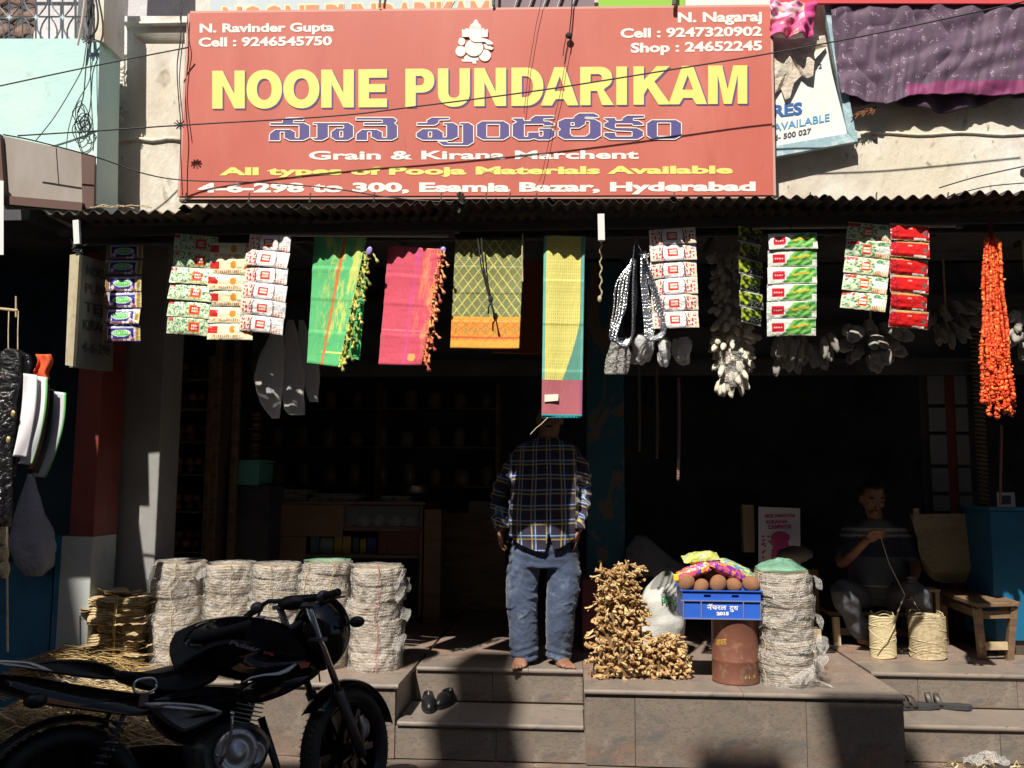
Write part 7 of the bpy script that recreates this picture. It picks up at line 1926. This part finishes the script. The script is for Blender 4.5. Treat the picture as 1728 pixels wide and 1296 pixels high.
# headlight cowl and tail
cw = FS(*(fd*.60+V3((.10,0,.02))))
b = MB()
Rc = SM.to_4x4() @ Euler((0, R(14), 0)).to_matrix().to_4x4(); Rc = Rc.to_3x3()
b.ell(cw, (.145,.140,.185), Rc, 24, 18, fn=lambda q: 1-.25*max(0,-q.z)*(1 if q.x < 0 else .35)+.05*q.x); b.build('headlight_cowl', blackg, bike, local=True, smooth=True)
b = MB(); b.ell(cw+SM @ V3((.075,0,-.035)), (.075,.092,.07), Rc, 20, 14); b.build('headlight', mat('headlight_glass', (.12,.13,.14), .08, .2), bike, local=True, smooth=True)
b = MB(); b.grid(lambda u, v: cw+SM @ V3((.02-.10*v+.05*math.sin(u*math.pi), (u-.5)*.17*(1-.2*v), .13+.06*v)), 10, 6); b.build('visor', blackp, bike, local=True, smooth=True, solid=.004)
b = MB(); b.ell(FS(*(fd*.74+V3((-.02,0,.05)))), (.05,.085,.035), SM, 16, 10); b.build('instrument_cluster', blackp, bike, local=True, smooth=True)
for s_ in (-1, 1):
    b = MB(); p = FS(*(fd*.64+V3((.10,s_*.12,0)))); q = FS(*(fd*.66+V3((.10,s_*.21,.01)))); b.tube([p, q], .007, 6); b.ell(q+SM @ V3((0,s_*.035,0)), (.022,.042,.026), SM, 12, 8); b.build('indicator', blackp, bike, local=True, smooth=True)
# tank, seat, tail
LT = -.0
puffy('fuel_tank', prof([(296,1085),(318,1060),(345,1046),(385,1040),(425,1043),(462,1052),(492,1072),(512,1098),(516,1122),(480,1140),(430,1150),(380,1146),(335,1132),(304,1118)], LT), .165, blackg, k0=.78, p=3)
b = MB()
for (cx_, sc) in ((420,1),):
    q = [BP(398,1082,-.157), BP(470,1098,-.150), BP(462,1107,-.150), BP(388,1087,-.157)]
fq = lambda x, y: BP(x, y, -.190)
text_on(b, 'Pulsar', (386,1087,440,1101,8), fq, .02, shear=.35); b.build('lettering', mat('silver_decal', (.20,.20,.22), .4), bike, local=True)
b = MB(); text_on(b, 'DTSi', (444,1103,462,1108,5), fq, .03, shear=.3); b.build('lettering', mat('red_decal', (.40,.05,.03), .4), bike, local=True)
b = MB(); sf_ = lambda u, v: (lambda p: p+V3((0,.0,0)))(BP(296+128*u-10*math.sin(v*3.1), 1068-24*math.sin(u*2.6)+(62-30*u)*v, -.02-.165*v))
b.grid(sf_, 16, 14); b.build('tank_cover', mat('black_cloth', (.012,.012,.013), .8, bump=(20,.6,.01)), bike, local=True, smooth=True, solid=.006)
b = MB(); b.loft([(BP(322+i*14, 1078-i*3.4, -.15), .022, .03, (0,0,1), (0,1,0)) for i in range(8)], 12); b.build('cover_roll', mat('black_cloth'), bike, local=True, smooth=True)
puffy('rider_seat', prof([(200,1132),(225,1134),(255,1133),(285,1126),(315,1120),(345,1122),(362,1132),(350,1150),(310,1166),(262,1168),(222,1158),(200,1148)], LT), .13, seatm, k0=.8, p=3)
puffy('pillion_seat', prof([(30,1119),(70,1113),(130,1113),(170,1119),(190,1130),(198,1146),(160,1146),(100,1138),(50,1130)], LT), .12, seatm, k0=.8, p=3)
puffy('tail_panel', prof([(-60,1128),(0,1136),(60,1143),(130,1155),(190,1164),(235,1170),(270,1172),(268,1204),(215,1208),(150,1200),(80,1190),(20,1176),(-50,1152)], LT-.04), .13, blackg, k0=.85, p=3)
b = MB(); fq2 = lambda x, y: BP(x, y, -.135); text_on(b, '135', (100,1145,134,1149,5), fq2, .05, shear=.3); text_on(b, '-', (76,1143,90,1144,5), fq2, .03); b.build('lettering', mat('silver_decal'), bike, local=True)
puffy('grab_rail', prof([(-40,1113),(10,1114),(50,1117),(72,1124),(90,1133),(66,1131),(30,1126),(-10,1122)], -.125), .02, silverp, yc=-.125, k0=.6)
puffy('grab_rail', prof([(-40,1113),(10,1114),(50,1117),(72,1124),(90,1133),(66,1131),(30,1126),(-10,1122)], -.125), .02, silverp, yc=.125, k0=.6)
puffy('side_panel', prof([(258,1180),(300,1166),(350,1158),(392,1160),(420,1168),(400,1180),(372,1192),(300,1190),(262,1188)], -.14), .035, blackg, yc=-.13, k0=.7)
puffy('silver_panel', prof([(244,1187),(290,1186),(340,1190),(376,1202),(355,1216),(312,1235),(290,1226),(264,1206)], -.15), .03, mat('grey_side_panel', (.22,.22,.235), .35, .2), yc=-.14, k0=.8)
puffy('silver_edge', prof([(243,1186),(290,1185),(345,1190),(377,1201),(345,1201),(290,1197),(252,1193)], -.178), .014, silverp, yc=-.172, k0=.6)
puffy('tank_shroud', prof([(402,1168),(420,1152),(455,1143),(490,1132),(520,1118),(540,1132),(520,1150),(480,1172),(440,1186),(412,1184)], -.15), .03, blackg, yc=-.15, k0=.7)
b = MB(); pts = [(408,1152),(425,1143),(445,1139),(470,1137),(485,1131),(500,1120)]; b.tube([BP(x, y, -.172) for x, y in pts], [.003,.005,.006,.010,.012,.006], 8, flat=.5); b.build('trim', silverp, bike, local=True, smooth=True)
puffy('airbox', prof([(250,1192),(300,1190),(400,1180),(420,1200),(395,1240),(340,1262),(290,1250),(258,1222)], 0), .085, blackp, k0=.85, p=3)
puffy('chain_cover', prof([(120,1296),(180,1268),(260,1256),(340,1262),(380,1290),(330,1310),(200,1312)], .08), .02, blackp, yc=.09, k0=.8)
b = MB(); fr_ = lambda x, y: BP(x, y, -.188); b.prism([(503,1119),(524,1117),(520,1126),(508,1128)], lambda x, y, k: fr_(x, y), False); b.build('red_accent', mat('red_decal'), bike, local=True)
# frame tubes
fm = mat('frame_black', (.015,.015,.016), .4)
steer = V3((WB-.42,0,.86))
btube('frame_tube', [steer, V3((WB-.52,0,.62)), V3((.70,0,.28)), V3((.45,0,.24)), V3((.36,0,.38))], .017, fm)
btube('frame_tube', [steer, V3((.55,0,.72)), V3((.25,-.03,.66)), V3((.1,-.03,.70))], .015, fm)
for s_ in (-1, 1):
    btube('swingarm', [V3((.42,s_*.09,.36)), V3((.2,s_*.10,.33)), V3((-.02,s_*.10,.305))], .019, fm)
    b = MB(); p0 = V3((.06,s_*.125,.36)); p1 = V3((.22,s_*.115,.66)); b.tube([p0, p1], .010, 8)
    n_ = 90; d = (p1-p0); u_ = d.orthogonal().normalized(); w_ = d.normalized().cross(u_)
    b.tube([p0+d*(.12+.7*i/n_)+(u_*math.cos(i*.62)+w_*math.sin(i*.62))*.026 for i in range(n_+1)], .0052, 6); b.build('shock_absorber', mat('shock_spring', (.06,.06,.065), .35, .5), bike, local=True, smooth=True)
# rear fender hugging the tyre
b = MB(); b.grid(lambda u, v: V3(((RW_+.04-.02*abs(2*u-1)**2.5)*math.cos(R(62)+R(125)*v), (2*u-1)*.075, .305+(RW_+.04-.02*abs(2*u-1)**2.5)*math.sin(R(62)+R(125)*v))), 10, 24); b.build('rear_fender', blackp, bike, local=True, smooth=True, solid=.004)
b = MB(); b.grid(lambda u, v: V3((-.30-.18*v, (u-.5)*.14, .80-.30*v)), 6, 6); b.build('number_plate_mount', blackp, bike, local=True, solid=.006)
b = MB(); b.ell(BP(60,1182,-.12), (.045,.03,.03)); b.tube([BP(60,1182,-.12), BP(78,1178,-.05)], .008, 6); b.build('indicator', blackp, bike, local=True, smooth=True)
# engine
ec = BP(415,1208,-.08)
eng = bpy.data.objects.new('engine', None); COL.objects.link(eng); eng.parent = bike; eng.location = (0,0,0)
b = MB(); et = R(18)
E1 = Matrix.Rotation(et, 3, 'Y')
cy0 = V3((ec.x, 0, ec.z))
for k in range(9):
    z_ = -.085+k*.0185; c_ = cy0+E1 @ V3((0,0,z_)); q = []
    pts8 = [(-.062,-.085),(.062,-.085),(.075,-.07),(.075,.07),(.062,.085),(-.062,.085),(-.075,.07),(-.075,-.07)]
    bb = MB(); bb.add([c_+E1 @ V3((x, y, -.0025)) for x, y in pts8]+[c_+E1 @ V3((x, y, .0025)) for x, y in pts8], [tuple(range(7,-1,-1)), tuple(range(8,16))]+[(i,(i+1)%8,(i+1)%8+8,i+8) for i in range(8)])
    bb.build('cooling_fin', casting, eng, local=True)
b.tube([cy0+E1 @ V3((0,0,-.11)), cy0+E1 @ V3((0,0,.10))], .055, 16); b.build('cylinder', casting, eng, local=True)
b = MB(); b.beam(cy0+E1 @ V3((-.05,0,.10)), cy0+E1 @ V3((.055,0,.10)), .12, .06); b.build('cylinder_head', casting, eng, local=True, bevel=.008)
cc = BP(398,1268,-.12)
puffy('crankcase', [(cc.x-.17,cc.z+.07),(cc.x-.06,cc.z+.12),(cc.x+.10,cc.z+.10),(cc.x+.17,cc.z+.02),(cc.x+.13,cc.z-.09),(cc.x-.03,cc.z-.13),(cc.x-.16,cc.z-.08)], .13, casting, eng, k0=.8)
ax = Matrix.Rotation(math.pi/2, 3, 'X')
b = MB(); b.lathe([(0,.0),(.090,0),(.100,.008),(.094,.022),(.070,.030),(.066,.024),(.040,.024),(.034,.034),(0,.034)], V3((cc.x-.005,-.125,cc.z)), 36, axis=ax)
for i in range(6): a = i*math.pi/3; b.ell(V3((cc.x-.005+.086*math.cos(a), -.148, cc.z+.086*math.sin(a))), (.008,.006,.008), nu=6, nv=4)
b.build('clutch_cover', mat('bright_casting', (.45,.45,.46), .35, .8), eng, local=True, smooth=True)
c2 = BP(431,1271,-.135); b = MB(); b.lathe([(0,0),(.045,0),(.050,.008),(.042,.016),(.036,.012),(.0,.012)], V3((c2.x,-.12,c2.z)), 28, axis=ax); b.build('oil_cap', mat('bright_casting'), eng, local=True, smooth=True)
k0_ = BP(375,1290,-.18); b = MB(); b.tube([BP(392,1204,-.19), BP(391,1222,-.185), BP(389,1248,-.18), BP(382,1270,-.175), V3((k0_.x, -.15, k0_.z))], .0075, 8); b.ell(BP(391,1204,-.19), (.012,.014,.012)); b.build('kick_starter', chrome, bike, local=True, smooth=True)
# ladies' grab ring and bracket
b = MB(); c_ = BP(245,1157,-.20); rx = (BP(264,1157,-.20)-c_).length; rz_ = (BP(245,1145,-.20)-c_).length
b.tube([c_+V3((rx*math.copysign(abs(math.cos(a))**.7, math.cos(a)), 0, rz_*math.copysign(abs(math.sin(a))**.8, math.sin(a)))) for a in [2*math.pi*i/36 for i in range(37)]], .0055, 8); b.build('foot_ring', chrome, bike, local=True, smooth=True)
b = MB(); b.beam(BP(245,1168,-.19), BP(240,1192,-.17), .035, .006, up=(0,1,0)); b.build('bracket', steel, bike, local=True, bevel=.002)
# exhaust and footpeg
btube('exhaust', [cy0+V3((.08,-.05,-.02)), V3((cy0.x+.14,-.08,.30)), V3((cy0.x+.02,-.12,.18)), V3((.40,-.14,.19)), V3((.1,-.17,.24)), V3((-.25,-.18,.30))], [.018,.018,.020,.030,.042,.040], blackg)
btube('foot_peg', [V3((.46,-.10,.32)), V3((.46,-.24,.32))], .014, rubber)
btube('brake_pedal', [V3((.42,-.16,.28)), V3((.60,-.17,.26)), V3((.68,-.17,.28))], .008, steel)
btube('side_stand', [V3((.40,.10,.28)), V3((.36,.20,.06)), V3((.33,.30,.012))], .012, fm)
for k, (x0, y0, x1, y1) in enumerate(((500,1058,455,1100),(515,1048,470,1140),(505,1060,540,1150))):
    btube('cable', [BP(x0, y0, -.06), BP((x0+x1)/2+12, (y0+y1)/2+6, -.13), BP(x1, y1, -.05)], .004, cable_m)
b = MB(); b.tube([BP(463,1076,-.10), BP(480,1064,-.12), BP(508,1050,-.12)], [.020,.016,.012], 10); b.tube([BP(463,1076,-.12)+V3((.025*math.cos(a),0,.02*math.sin(a))) for a in [i*.5236 for i in range(13)]], .006, 6); b.build('fork_cap', mat('grey_metal'), bike, local=True, smooth=True)
b = MB(); b.beam(BP(424,1046,-.05), BP(446,1041,-.05), .05, .012); b.beam(BP(430,1050,-.10), BP(458,1068,-.09), .04, .01); b.build('tank_cap', silverp, bike, local=True, bevel=.004)
